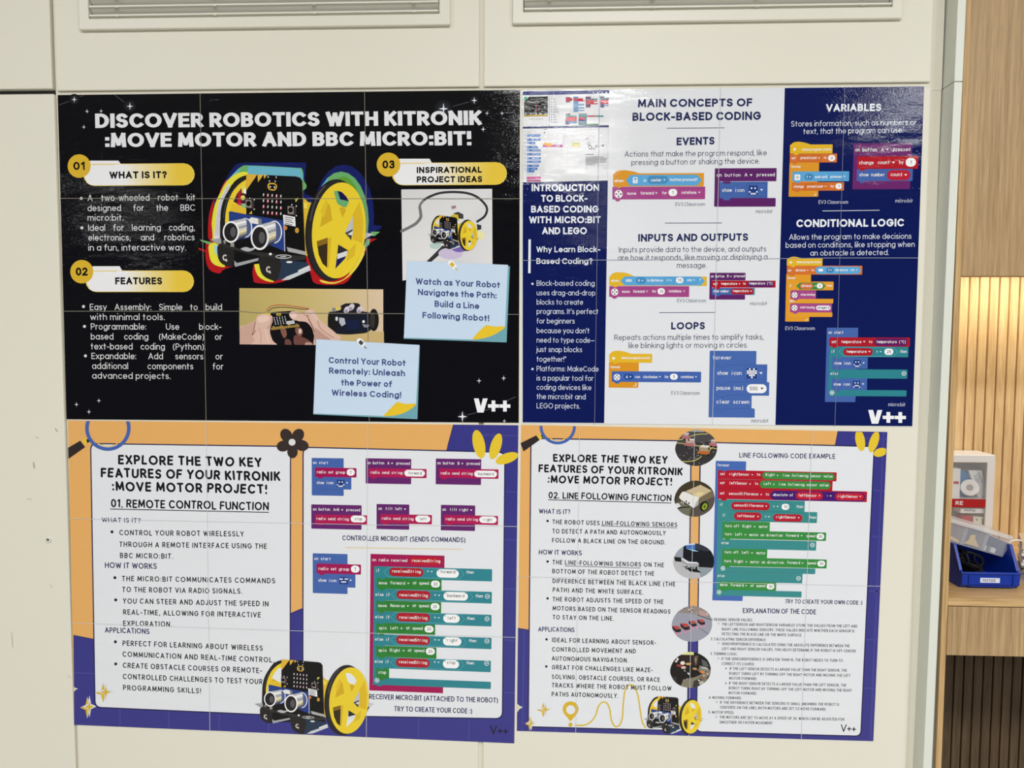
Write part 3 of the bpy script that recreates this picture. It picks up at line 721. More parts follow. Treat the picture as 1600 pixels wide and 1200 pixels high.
def oval(A, cx, cy, rx, ry, s=None, h=4.5, L=7, t=.14):
    A.poly(rr(cx - rx, cy - ry, cx + rx, cy + ry, ry*.95, 4), C(228, 228, 232), L)
    if s: w = len(s)*h*.36; T(A, s, cx - w, cx + w, cy + h/2, h, t, DTX, L+1, mono=True)
def icon(A, x0, y0, x1, y1, rows, L=7):
    A.rect(x0, y0, x1, y1, C(28, 56, 124), L); n = 5
    for r_, row in enumerate(rows):
        for c_, ch in enumerate(row):
            if ch == '#':
                x = x0 + (x1-x0)*(c_+.5)/n; y = y0 + (y1-y0)*(r_+.5)/n; w = (x1-x0)/n*.4; A.rect(x-w, y-w, x+w, y+w, TXT, L+1)
SMILE = ('.....', '.#.#.', '.....', '#...#', '.###.'); SAD = ('.....', '.#.#.', '.....', '.###.', '#...#'); HEART = ('.#.#.', '#####', '#####', '.###.', '..#..'); ASLEEP = ('.....', '##.##', '.....', '.###.', '.....')
def wheelicon(A, x, y, r, L=7, dot=None, bg=None):
    A.ell(x, y, r, r, TXT, L, n=14)
    for a in (0, 90, 180, 270): A.ell(x + r*.58*math.cos(R(a)), y + r*.58*math.sin(R(a)), r*.22, r*.22, bg or C(70, 20, 60), L+1, n=8)
    A.line([(x - r*.2, y), (x + r*.2, y)], .7, bg or C(70, 20, 60), L+1)
def circ(A, x, y, r, plus, L=7):
    A.ring(x, y, r, r, .8, TXT, L, n=14); A.line([(x - r*.5, y), (x + r*.5, y)], 1, TXT, L+1)
    if plus: A.line([(x, y - r*.5), (x, y + r*.5)], 1, TXT, L+1)
def hat(A, x0, y0, x1, y1, px, py, col, L=2):
    A.rrect(x0, y0, x1, y1, 1, col, L); A.poly(spl([(x0, y0+2), (x0 + (px-x0)*.35, py+1.6), (px, py), (px + (px-x0)*.8, py+1.8), (px + (px-x0)*1.5, y0+.5), (px + (px-x0)*1.6, y0+2)], 4), col, L)
    S = CUR['S'](y1); A.poly([(x0+5, y1-.4), (x0+14, y1-.4), (x0+11.5, y1+2.2), (x0+7.5, y1+2.2)], col, L+3)
def hexa(A, xl_, x0, x1, xr_, y0, y1, col, L=4):
    S = CUR['S']((y0+y1)/2); m = (y0+y1)/2
    A.poly([(xl_, m + S*(xl_-x0)), (x0, y0), (x1, y0 + S*(x1-x0)), (xr_, m + S*(xr_-x0)), (x1, y1 + S*(x1-x0)), (x0, y1)], col, L)
def hexline(A, xl_, x0, x1, xr_, y0, y1, col, L=5):
    S = CUR['S']((y0+y1)/2); m = (y0+y1)/2
    A.line([(xl_, m), (x0, y0), (x1, y0 + S*(x1-x0)), (xr_, m + S*(xr_-x0)), (x1, y1 + S*(x1-x0)), (x0, y1), (xl_, m)], .45, col, L)
def box(A, x0, y0, x1, y1, col, L=5):
    q = quad(x0, y0, x1, y1); A.line(q + [q[0]], .5, col, L)
def art(name, t, fn, label=None, L0=0):
    A = Art(name, t, label); A.L0 = L0 or (5 if name == 'code_picture' else 0); fn(A); A.build()
# ================================================================== black poster
S1 = lambda y: -.011 + (y - 148)*.0181/509
t1, seams1 = poster('poster', 'black poster with white headline and a yellow wheeled robot, upper left', ((90, 148.5), (812.5, 140.5), (810.5, 660.5), (104, 655)),
    [((312.5, 145), (322, 657)), ((569.5, 142), (577, 659))], [[(94, 310), (400, 310.5), (813, 310.5)], [(99, 486.3), (374, 486.3), (400, 488.8), (812, 491.3)]], S1, lean(-.003), BLK, C(128, 124, 112))
def f(A):
    T(A, 'DISCOVER ROBOTICS WITH KITRONIK', 149.5, 752, 200, 22.5, .215, LTX, 6, y1=195.2, gap=.12, xs=1.42)
    T(A, ':MOVE MOTOR AND BBC MICRO:BIT!', 165, 736, 230, 22.2, .215, LTX, 6, y1=227, gap=.12, xs=1.42)
art('headline', t1, f, 'heavy white headline in two lines')
def folder(cx, cy, r, tab, x0, y0, x1, y1, num, lines):
    A = Art('heading_banner', t1); S = CUR['S'](y0)
    A.poly([(tab[0], tab[2]), (tab[1], tab[2]), (tab[1] + 5, y0 + 1), (tab[0] - 4, y0 + 3)], C(220, 220, 223), 2)
    h = (y1 - y0)/2; n = 26
    A.pill(x0 - .8, y0 - .8, x1 + .8, y1 + .8, C(216, 190, 80), 2)
    pts = []; cols = []
    cw, cy_ = (222, 222, 226), (216, 184, 62)
    def colr(x):
        u = min(max((x - (x0 + .36*(x1-x0)))/(.5*(x1-x0)), 0), 1); return C(*[cw[k] + (cy_[k]-cw[k])*u for k in range(3)])
    for k in range(n):
        xa, xb = x0 + (x1-x0)*k/n, x0 + (x1-x0)*(k+1)/n
        hh = lambda x: h*math.sqrt(max(0, 1 - (max(x0 + h - x, 0, x - x1 + h)/h)**2))
        m = (y0+y1)/2; ya, yb = m + S*(xa-x0), m + S*(xb-x0)
        A.poly([(xa, ya - hh(xa)), (xb, yb - hh(xb)), (xb, yb + hh(xb)), (xa, ya + hh(xa))], [colr(xa), colr(xb), colr(xb), colr(xa)], 3)
    A.line([(tab[0] + 2, y0 + .6), (x0 + .28*(x1-x0), y0 + .3)], .6, C(214, 184, 80), 4)
    o = A.build()
    b = Art('number_badge', o, 'round yellow number badge'); b.ell(cx, cy, r, r*1.02, C(203, 166, 46), 5, n=36); w = r*.52
    T(b, num, cx - w, cx + w, cy + 6.2, 12.8, .22, BLK, 7); b.build()
    w = Art('heading_text', o)
    for s, a, c_, y, hh in lines: T(w, s, a, c_, y, hh, .235, BLK, 7)
    w.build()
folder(123.7, 259.5, 18, (141, 185, 251), 130.5, 257, 303, 289.8, '01', [('WHAT IS IT?', 171, 261, 279, 11)])
folder(127.8, 424.5, 18, (145, 187, 416), 134, 423.6, 302, 455.5, '02', [('FEATURES', 180, 253.5, 444.4, 11)])
folder(607, 257.2, 18.4, (624, 671, 248), 613, 255.3, 791.5, 289, '03', [('INSPIRATIONAL', 651, 753, 270.5, 9.6), ('PROJECT IDEAS', 651, 753.5, 285.2, 9.6)])
def para(t, name, lines, h, tt, col, style='s', wob=0, bullets=(), br=2.4, L=7, just=0, gap=None, sp=.3):
    A = Art(name, t)
    for ln in lines:
        s, a, b, y = ln[:4]; y1 = ln[4] if len(ln) > 4 else None
        T(A, s, a, b, y, h, tt, col, L, y1=y1, style=style, wob=wob, just=just if not s.endswith('.') or 'Python' in s else 0, gap=gap, sp=sp)
    for x, y in bullets: bul(A, x, y, br, col, L)
    A.build()
G1 = C(204, 205, 208)
para(t1, 'paragraph', [('A two-wheeled robot kit', 137, 305, 314), ('designed for the BBC', 137, 305, 330), ('micro:bit.', 137, 193, 345), ('Ideal for learning coding,', 138, 304.5, 360.7),
    ('electronics, and robotics', 138, 304, 376), ('in a fun, interactive way.', 138, 291, 391.7)], 9.8, .115, G1, bullets=((127, 310), (128, 356)), just=1.0)
para(t1, 'paragraph', [('Easy Assembly: Simple to build', 140.5, 347, 484.5), ('with minimal tools.', 141, 257.5, 500), ('Programmable: Use block-', 142, 346, 515), ('based coding (MakeCode) or', 142, 347, 530.5),
    ('text-based coding (Python).', 142, 321, 546), ('Expandable: Add sensors or', 143, 348, 561), ('additional components for', 144, 349, 576.5), ('advanced projects.', 144, 266.5, 591.7)], 9.8, .115, G1,
    bullets=((130.5, 479), (132, 510), (133.5, 556)), just=1.0)
def star(A, x, y, r, col=None, glow=0):
    col = col or C(214, 216, 226); p = []
    for k in range(8):
        q = r if k % 2 == 0 else r*.22; a = k*math.pi/4; p.append((x + q*math.cos(a)*.85, y + q*math.sin(a)))
    if glow:
        g = C(46, 48, 56); z = BLK
        for k in range(12):
            a0, a1 = k*math.pi/6, (k+1)*math.pi/6; A.poly([(x, y), (x + glow*math.cos(a0), y + glow*math.sin(a0)), (x + glow*math.cos(a1), y + glow*math.sin(a1))], [g, z, z], 2)
    A.poly(p, col, 3)
if 1:
    for x, y, r, g in ((116, 155.5, 5, 9), (136, 174, 3.6, 0), (158, 173.5, 3.6, 0), (131, 198.5, 3.8, 0), (203, 166, 6, 11), (693, 170, 9, 16), (741, 157, 5.5, 8), (761, 177, 3.8, 0), (784.5, 177, 3.8, 0), (755, 202, 4.4, 0),
                       (119.5, 632, 4, 0), (154.5, 626, 4, 0), (139, 643.5, 4, 0), (748.5, 595, 4.5, 0), (787, 591, 4.5, 0), (722.5, 651, 9, 8.5), (788, 658, 3.5, 0)): art('printed_star', t1, lambda A: star(A, x, y, r, glow=g))
    for a, b in (((92, 164), (114, 156)), ((118, 154), (131, 149)), ((179, 148), (201, 165)), ((697, 169), (738, 158)), ((728, 649), (766, 639)), ((790, 627), (806, 620))):
        art('star_trail', t1, lambda A: A.line([a, b], 1.3, C(62, 62, 70), 1))
def vpp(A, x0, x1, y, h, col, hv=0):
    w = x1 - x0; p = lambda u, v: (x0 + w*u, y - h*v + CUR['S'](y)*w*u)
    A.poly([p(0, 1), p(.13, 1), p(.19, .42), p(.245, 1), p(.375, 1), p(.265, 0), p(.095, 0)], col, 6)
    for q in (.385, .70):
        A.poly([p(q, .59), p(q + .10, .59), p(q + .10, .86), p(q + .20, .86), p(q + .20, .59), p(q + .30, .59), p(q + .30, .35), p(q + .20, .35), p(q + .20, .08), p(q + .10, .08), p(q + .10, .35), p(q, .35)], col, 6)
art('team_mark', t1, lambda A: vpp(A, 740.5, 797.5, 644.5, 22, C(224, 226, 230)))
robot('robot_picture', t1, None, 1, ghost=True, label='yellow wheeled robot with coloured outlines')
# photo of hands holding a controller board
def f(A):
    fr = [(374, 450), (599, 452), (600, 540), (374.5, 538)]; A.clip = fr
    A.clip = None
    for i in range(8):                            # table top, paler on the right
        for j in range(3):
            q = [(374 + 28.1*(i+a), 450.2 + 22.4*(j+b) + .25*(i+a)) for a, b in ((0, 0), (1, 0), (1, 1), (0, 1))]; cc = []
            for x, y in q:
                u = (x-374)/226; v = (y-450)/91; cc.append(C(178 + 26*u - 16*v*(1-u), 158 + 26*u - 6*v, 98 + 60*u*u))
            A.poly(q, cc, 1)
    A.clip = fr
    A.poly([(374, 516), (600, 518), (600, 541), (374, 539)], C(188, 164, 112), 1)
    SK = C(206, 172, 158); SK2 = C(176, 138, 126); SKD = C(122, 82, 72); DKH = C(40, 24, 24)
    # dark gap under the board, fingers behind
    A.poly(spl([(420, 510), (432, 512), (470, 502), (484, 506), (490, 522), (492, 541), (424, 541)], 3, True), C(14, 10, 14), 2)
    for q, c_ in (([(438, 514), (446, 514), (448, 524), (443, 528)], SKD), ([(462, 512), (471, 513), (473, 521), (468, 526), (462, 520)], SKD), ([(460, 524), (476, 528), (488, 536), (488, 541), (462, 541)], C(104, 66, 60)), ([(478, 535), (487, 536), (488, 541), (477, 541)], SK2),
                  ([(446, 530), (454, 532), (455, 541), (446, 541)], C(100, 64, 58)), ([(467, 514), (471, 515), (471, 520), (467, 521)], C(210, 190, 180))): A.poly(spl(q, 3, True), c_, 3)
    # toy car, out of focus
    A.poly(spl([(513, 490), (520, 487), (532, 484), (536, 476), (560, 474), (566, 486), (578, 490), (579, 516), (556, 522), (530, 522), (514, 516)], 4, True), C(20, 24, 36), 2)
    for x, y, rx, ry in ((520, 503, 7.5, 16), (584, 500, 8, 17.5)): A.ell(x, y, rx, ry, C(24, 22, 22), 3)
    A.ell(582, 500, 4, 13, C(48, 46, 44), 4)
    A.poly([(532, 478), (540, 474), (560, 474), (566, 486), (560, 492), (536, 490)], C(30, 28, 32), 3)
    for x, y in ((542, 484), (549, 480), (562, 484)): A.ell(x, y, 4.2, 6, C(198, 190, 200), 5, 35); A.ell(x - 1, y + 2.5, 3, 3, C(150, 140, 160), 6)
    A.poly([(519, 481), (524, 481), (525, 487), (519, 487)], C(120, 124, 130), 4); A.poly([(525, 480), (530, 479), (528, 484), (525, 484)], C(214, 190, 50), 4)
    A.poly([(530, 496), (538, 497), (540, 506), (534, 510), (530, 504)], C(168, 172, 182), 4); A.ell(526, 498, 2, 3.4, C(200, 202, 208), 5)
    A.ell(568, 502.5, 2, 2.2, C(226, 226, 230), 5); A.poly([(566, 506), (578, 508), (574, 512), (568, 511)], C(120, 122, 134), 5)
    A.poly([(540, 500), (562, 500), (562, 514), (542, 516)], C(18, 28, 58), 4)
    # leads
    A.line(spl([(416, 487), (421, 480), (434, 476.5), (452, 477.5), (470, 480), (482, 482)], 5), 1.1, C(176, 70, 44), 5)
    A.line(spl([(419, 487), (425, 482), (438, 480), (456, 481), (472, 483), (484, 483)], 5), 1.1, C(40, 30, 28), 5)
    # controller board
    A.poly([(421, 488), (460, 485.5), (468, 505), (424, 512)], C(14, 13, 15), 5)
    A.poly([(409, 490), (424, 488), (421, 494), (409, 493)], C(214, 192, 44), 5)
    A.poly([(423.5, 512), (467.5, 507), (468, 510.5), (424, 516)], C(150, 120, 58), 6)
    for k in range(9): A.line([(426 + 4.6*k, 512.2 - .55*k), (426.2 + 4.6*k, 515.5 - .55*k)], .7, C(86, 66, 30), 7)
    A.poly(spl([(431.5, 491), (434, 489.8), (438, 489.8), (439.5, 491.4), (438, 492.8), (433, 493)], 3, True), C(206, 176, 60), 7); A.poly([(433.5, 491), (438, 490.7), (437.5, 492), (433.6, 492.2)], BLK, 8)
    for r_ in range(5):
        for c_ in range(5): A.ell(428.3 + 4.2*c_ + .6*r_, 496.2 + 2.6*r_ - .35*c_, .75, .95, C(206, 208, 212), 7, n=6)
    A.poly([(448, 502), (459.5, 500.5), (460.5, 505.6), (449, 507)], C(212, 212, 214), 7)
    for k in range(2): A.line([(449.5, 503.4 + 1.8*k), (459, 502.2 + 1.8*k)], .6, C(90, 90, 96), 8)
    for x, y in ((427.5, 511), (439.5, 510), (452, 508.6), (463.5, 507.5)): A.ell(x, y, 1.8, 1.8, C(180, 150, 80), 7, n=8); A.ell(x, y, .9, .9, BLK, 8, n=6)
    # left hand
    A.poly(spl([(374, 512), (384, 508), (394, 503), (399, 501), (402, 494), (408, 491), (418, 491), (425, 494), (426, 502), (423, 510), (422, 520), (426, 532), (430, 541), (372, 541)], 4, True), SK, 9)
    A.poly(spl([(374, 514), (386, 508), (397, 503), (398, 512), (394, 524), (398, 532), (386, 541), (372, 541)], 3, True), C(190, 154, 140), 10)
    A.line(spl([(399, 502), (397, 514), (394, 524), (400, 516)], 4), 1.1, C(126, 86, 76), 11); A.line(spl([(425, 497), (423, 506), (417, 514)], 4), 1.4, C(168, 126, 112), 11)
    A.poly(spl([(403, 496), (411, 493), (419, 494), (420, 500), (410, 504), (403, 503)], 3, True), C(218, 188, 176), 10)
    A.line(spl([(404, 512), (408, 524), (407, 536)], 4), 2.6, C(194, 158, 146), 11); A.line(spl([(415, 514), (417, 526), (421, 537)], 4), 2.2, C(216, 184, 172), 11)
    # right hand with the thumb on the board
    A.poly(spl([(452, 490), (456, 486.5), (464, 487), (474, 489), (480, 484), (488, 483.5), (494, 490), (500, 500), (512, 510), (524, 520), (532, 531), (493, 541), (491, 524), (488, 514), (480, 504), (470, 502), (458, 499.5), (453, 495)], 4, True), SK, 9)
    A.poly(spl([(453.5, 490), (457, 488), (462, 489), (464, 493), (461, 496.5), (456, 496)], 3, True), C(222, 192, 184), 11)
    A.line(spl([(480, 492), (483, 500), (488, 510), (492, 520)], 4), 2.2, C(150, 108, 96), 10); A.line(spl([(496, 500), (500, 512), (512, 522), (522, 528)], 4), 2.4, C(184, 146, 132), 10)
    A.poly(spl([(492, 514), (498, 516), (508, 524), (516, 531), (494, 541)], 3, True), C(178, 140, 128), 10); A.line(spl([(474, 490), (480, 495), (484, 499)], 4), 1.2, C(176, 136, 124), 11)
    A.line(spl([(482, 486), (490, 492), (496, 501)], 4), 1.8, C(216, 186, 174), 10)
A = Art('photo_print', t1, 'photo of two hands holding a small controller board with a toy car behind'); A.L0 = 1; f(A); A.build()
# photo of the robot on a line
def f(A):
    fr = [(627, 296), (769, 295), (769.5, 412), (640, 440), (629, 438)]
    A.poly([(627, 296), (769, 295), (769.5, 414), (700, 425), (629, 438.5)], [C(200, 200, 202), C(206, 206, 208), C(210, 210, 212), C(200, 198, 204), C(214, 214, 216)], 1)
    A.clip = fr; K1 = C(48, 48, 50)
    tk = spl([(628, 361), (640, 355), (650, 349), (657, 340), (657, 331), (656, 322), (661, 314), (670, 308), (686, 302), (706, 300), (728, 301.5), (744, 307), (756, 317), (761, 327), (757, 338), (746, 346)], 5)
    for i in range(len(tk) - 1):
        u = i/len(tk); w = 3.6 if u > .3 else 4.6; c_ = C(110, 110, 112) if u < .42 else K1
        A.clip = None; A.line([tk[i], tk[i+1]], w, c_, 2, cap='s')
    A.poly([(666, 409), (674, 409), (698, 388), (692, 383)], K1, 2); A.clip = fr
    A.ell(704, 396, 19, 9, C(190, 178, 204), 2); A.ell(718, 388, 12, 6, C(112, 92, 170), 3); A.ell(680, 384, 9, 5, C(170, 190, 188), 2); A.ell(749, 368, 8, 7, C(222, 214, 160), 2)
    A.poly([(705, 322), (712, 321), (713, 325), (706, 327)], C(150, 120, 124), 3)
    A.poly([(745, 350), (752, 352), (752, 358), (746, 360)], C(50, 50, 48), 4); A.poly([(709, 333), (716, 331), (724, 335), (724, 342), (712, 341)], C(60, 58, 54), 4); A.poly([(704, 338), (709, 334), (716, 336), (717, 345), (704, 342)], C(190, 172, 50), 5)
    A.poly([(716, 350), (730, 344), (734, 348), (722, 372), (716, 372)], C(206, 184, 52), 5); A.clip = None
B = Art('photo_print', t1, 'photo of the robot following a black line'); B.L0 = 1; f(B); pho = B.build()
robot('robot_figure', pho, affine((361, 362), (679.3, 363), (529, 360), (732.5, 368), (385, 272), (686.5, 336)), 7, hole=C(204, 204, 206))
# sticky notes
def note(c4, back, lines, curl, teal, pin, pc, name):
    A = Art('sticky_note', t1, name); A.L0 = 4
    A.poly(back, C(110, 158, 170), 20)
    A.poly(c4, C(188, 206, 226), 21)
    A.poly(teal, C(104, 156, 168), 22); A.poly(curl, C(218, 184, 44), 23); o = A.build()
    B = Art('note_text', o); B.L0 = 4
    for s, a, b, y, y1 in lines: T(B, s, a, b, y, 9.6, .2, C(62, 70, 124), 24, y1=y1)
    B.build()
    D = Art('drawn_pin', o, 'printed push pin'); D.L0 = 4; x, y = pin
    D.ell(x - 1, y - 1, 6.2, 4.8, C(226, 228, 230), 25, 40, 16); D.ell(x + 3, y + 3.5, 4.6, 3.4, C(226, 228, 230), 25, 120, 14); D.poly([(x - 4.4, y + .2), (x - .4, y - 4), (x + 4.2, y + .4), (x + .6, y + 5)], pc, 27)
    D.line([(x + 4.5, y + 5.5), (x + 8.6, y + 9.6)], 1.3, pc, 26); D.build()
note([(636, 407.5), (793.7, 413.8), (789.2, 511), (738, 530.6), (631, 527.6)], [(640, 409), (796.8, 416), (791.5, 535), (630.7, 529.4)],
     [('Watch as Your Robot', 649.5, 781.5, 444, 450), ('Navigates the Path:', 653, 776, 461, 466.5), ('Build a Line', 679, 749, 479.3, 483), ('Following Robot!', 660, 764.5, 497, 502)],
     spl([(737, 531), (747, 519), (759.5, 508)], 3) + spl([(759.5, 508), (772, 510), (789.3, 510.8), (774, 522), (756, 528.5), (737, 531)], 4)[1:], [(789.3, 510.8), (791, 535), (737, 531)], (706.5, 413), C(208, 170, 50), 'pale blue sticky note with yellow pin and folded corner')
note([(494, 530), (655.3, 539), (650, 631.6), (600, 650), (489.6, 646)], [(498, 531), (656, 539.5), (652.2, 655), (489.5, 647.5)],
     [('Control Your Robot', 513.5, 634, 567.3, 572), ('Remotely: Unleash', 514, 633, 583.7, 588), ('the Power of', 533, 612.5, 602.2, 605), ('Wireless Coding!', 518, 627, 618, 622)],
     spl([(598, 650.5), (608, 640), (620.5, 628)], 3) + spl([(620.5, 628), (634, 631), (650.2, 631.4), (636, 643), (618, 649), (598, 650.5)], 4)[1:], [(650.2, 631.4), (652, 655), (598, 650.5)], (564, 535), C(60, 64, 72), 'pale blue sticky note with dark pin and folded corner')
seams1(.85)

# ================================================================== navy and white poster
S2 = lambda y: -.0085 + (y - 137)*.0175/526
t2, seams2 = poster('poster', 'navy and white poster about coding blocks in three columns, upper right', ((815.5, 141), (1444.3, 134.6), (1425.8, 666.5), (815.8, 661)),
    [((936.8, 139), (929, 663)), ((1126.2, 138), (1113.2, 664)), ((1320, 136), (1304.5, 666))], [[(815, 407), (1100, 405.5), (1305, 403), (1434.8, 403)]], S2, lean(.003), PAPER, C(196, 198, 204))
for q in ([(816.8, 143), (952, 141), (944, 661), (816.6, 660)], [(1226.2, 137.5), (1444, 135), (1425.5, 666), (1211.5, 664)]): art('navy_column', t2, lambda A: A.poly(q, NAVY, 1), 'navy column of the poster')
def f(A):
    g = C(206, 208, 212); A.poly([(817, 147), (952, 144), (951, 282), (817, 285)], g, 2)
    A.poly([(817, 143.2), (952, 140.8), (952, 146.4), (817, 148.8)], C(32, 44, 110), 3); A.poly([(817, 198), (951.3, 195.5), (951.3, 199), (817, 201)], C(20, 32, 90), 3)
    for x in (927, 934, 941, 947.5): A.ell(x, 144.5, .9, 1, TXT, 4, n=8)
    A.poly([(819, 151.5), (856, 150.6), (856, 181.5), (819, 182.5)], C(18, 18, 20), 3); A.poly([(819, 180), (856, 178.6), (856, 181.6), (819, 182.6)], C(168, 138, 60), 4); A.poly([(819, 151.5), (827, 151.3), (819, 158)], C(60, 150, 120), 4)
    for k in range(5): A.rect(837, 162 + 3*k, 838, 164 + 3*k, C(190, 40, 90), 4); A.ring(821.5 + 7.8*k, 177.6, 1.6, 1.6, .4, TXT, 5, n=8)
    for x in (822.5, 852): A.rect(x - 1.6, 165.5, x + 1.6, 169, C(120, 120, 120), 4)
    for k in range(6): A.ell(827.5 + 3.9*k, 186, .9, .9, C(60, 60, 62), 4, n=6)
    A.rect(857.8, 154, 859, 197, C(150, 152, 158), 3)
    for k in range(10): A.ell(861.5, 155 + 4*k, .9, .9, C(80, 82, 92), 4, n=6); A.rect(864, 154.4 + 4*k, 868 + (k*7) % 6, 155.6 + 4*k, C(140, 142, 150), 4)
    r, b, p, tl = C(172, 30, 56), C(56, 116, 164), C(90, 50, 90), C(50, 120, 128)
    for x0, y0, x1, y1, c_ in ((884, 151.5, 891, 160, p), (884.5, 153, 894, 158, r), (896, 151, 903.5, 175, b), (896, 153.5, 911, 157.5, r), (901, 156.5, 913, 158.5, r), (903, 162, 913, 165, b), (902, 167.5, 913, 169.5, b), (902, 172, 913, 173.5, b),
        (915, 151, 923, 168, p), (916, 154, 934, 157, tl), (916.5, 155.5, 928, 163, r), (925, 157, 933, 159, r), (925, 161, 934, 163, r), (938, 150, 944, 168, p), (938.5, 153, 951, 156, tl), (938.5, 155.5, 951, 161, r), (940, 160.5, 951, 162.5, r), (938.5, 164, 951, 165.5, b),
        (883.5, 177.5, 891, 194.5, p), (884, 180, 901, 182.5, tl), (885, 182.5, 901, 189.5, r), (884.5, 190, 901, 192.5, b), (904, 177.5, 917, 196, C(60, 100, 110)), (904.5, 180.5, 943, 183, tl), (918, 180.7, 932, 182.6, r), (905, 183.5, 914, 187, r), (905, 187, 913, 189.5, C(90, 70, 160)), (905, 189.5, 914, 193.5, r), (904.5, 193.5, 935, 196, C(50, 110, 70))): A.rect(x0, y0, x1, y1, c_, 4)
    # second screen
    A.rect(817.5, 201.5, 822.5, 284, C(216, 218, 224), 3)
    for k in range(11): A.ell(820, 205 + 6*k, 1, 1, C(90, 92, 104), 4, n=6); A.line([(818, 208.4 + 6*k), (822.4, 208.4 + 6*k)], .25, C(120, 122, 130), 4)
    for y, x1 in ((210, 845.5), (216.5, 844.5), (221.7, 836.5), (228, 841.8), (233, 845), (239.3, 845), (245.8, 845), (251, 845), (257.3, 842), (262, 839.8), (266, 835)): A.rrect(823.2, y, x1, y + 3.6, .6, C(60, 104, 172), 4); A.ell(825, y + 1.8, 1, 1, C(170, 200, 230), 5, n=6); A.rect(831, y + 1.2, x1 - 2.5, y + 2.2, C(150, 180, 220), 5)
    A.rrect(823.2, 276, 845, 280, .5, C(190, 84, 140), 4); A.rrect(823.2, 281, 845, 283.8, .5, C(160, 70, 120), 4); A.rect(823, 205.5, 830, 207, C(170, 172, 178), 4); A.rect(823, 271.6, 833, 273, C(170, 172, 178), 4)
    hat(A, 848.5, 224, 863, 226.5, 852.5, 222.6, C(222, 164, 50), 4); A.rrect(848.2, 226.5, 879, 230, .5, C(176, 74, 138), 4)
    for x in (858, 869.5, 873): A.ell(x, 228.2, 1, 1, TXT, 5, n=8)
    A.rect(849, 201.8, 855, 202.6, C(90, 92, 100), 4); A.ell(850.5, 207.2, 1.3, 1.3, C(70, 72, 80), 4, n=8)
    A.rect(894, 223, 906, 230, C(206, 200, 140), 4); A.rect(895, 224, 905.5, 224.8, C(170, 164, 96), 5); A.rect(895, 227, 904, 227.7, C(180, 174, 110), 5)
    T(A, '07', 915, 920, 218.3, 3.2, .18, C(50, 50, 56), 5)
    for x, y, r_ in ((920, 225, 2.6), (922, 230, 3), (931.8, 229, 2.4), (942, 228, 1.6)): A.ring(x, y, r_, r_, 1, C(64, 66, 72), 4, n=12)
    A.line([(920, 226), (926, 231), (930, 233), (921, 233)], .8, C(80, 82, 88), 4); A.line([(936, 230), (942, 226), (946, 229)], .5, C(110, 112, 118), 4)
    for k in range(7): A.rect(915, 244.6 + 2*k, 934.5 - (k == 6)*5, 245.6 + 2*k, C(92, 94, 102), 4); A.rect(936.2, 245.2 + 2*k, 944 + (k*5) % 6, 246.1 + 2*k, C(100, 102, 110), 4) if k < 5 else 0
    A.rect(915, 240.8, 928, 241.8, C(80, 82, 90), 4); A.line([(915, 258.6), (946, 258)], .3, C(130, 132, 140), 4); A.ring(916.5, 263, 2.2, 2.2, .35, C(110, 112, 120), 4, n=14); A.ring(945.7, 261.8, 2.2, 2.2, .35, C(110, 112, 120), 4, n=14)
    A.line([(950.3, 200), (949.6, 281)], .35, C(150, 150, 156), 4)
art('screen_picture', t2, f, 'two small pictures of coding screens')
HB = C(34, 41, 84)
def heads(t, col, lines, tt=.225): 
    for s, a, b, y, y1, h in lines: art('heading', t, lambda A: T(A, s, a, b, y, h, tt, col, 6, y1=y1))
heads(t2, HB, [('EVENTS', 1057, 1116.5, 227, 225.7, 12), ('INPUTS AND OUTPUTS', 997, 1169, 377.5, 376.2, 11.7), ('LOOPS', 1048.5, 1101.5, 514.8, 514.5, 11.3)])
def f(A):
    T(A, 'MAIN CONCEPTS OF', 996.5, 1175.5, 167.6, 12.6, .225, HB, 6, y1=166.2); T(A, 'BLOCK-BASED CODING', 988, 1189, 189, 13, .225, HB, 6, y1=187.2)
art('headline', t2, f)
for a, b, y, c_, y1 in ((1042, 1132, 200.3, HB, 199.8), (1039, 1128, 348.6, HB, 348.3), (1030, 1117, 488.5, HB, 488.2), (1285, 1374.5, 329.6, C(210, 214, 224), 328.5)): art('rule', t2, lambda A: A.line([(a, y), (b, y1)], .9, c_, 5))
def para2(lines, col): para(t2, 'paragraph', lines, 8.6, .1, col)
para2([('Actions that make the program respond, like', 976, 1198, 245, 242.8), ('pressing a button or shaking the device.', 986.5, 1187, 258, 255.6)], GREYTX)
para2([('Inputs provide data to the device, and outputs', 967, 1197, 394.5, 393), ('are how it responds, like moving or displaying a', 965.5, 1199, 407, 405.4), ('message.', 1057.5, 1104, 418.7)], GREYTX)
para2([('Repeats actions multiple times to simplify tasks,', 960, 1193, 531.5, 530.6), ('like blinking lights or moving in circles.', 982, 1168.5, 544, 543.2)], GREYTX)
def caps2(lines, col):
    for s, a, b, y in lines: art('caption', t2, lambda A: T(A, s, a, b, y, 5.6, .11, col, 6))
caps2([('EV3 Classroom', 1055.5, 1101.5, 321.8), ('micro:bit', 1181, 1207, 333), ('EV3 Classroom', 1058, 1103, 472.3), ('micro:bit', 1172, 1198.5, 476.8), ('EV3 Classroom', 1048.8, 1093, 616.6), ('micro:bit', 1173.8, 1200.5, 660)], C(92, 94, 112))
LB = C(218, 222, 232)
caps2([('EV3 Classroom', 1279, 1325, 318.5), ('micro:bit', 1399, 1426, 316.4), ('EV3 Classroom', 1227, 1273, 515.6), ('micro:bit', 1388, 1414.5, 634.7)], C(190, 196, 214))
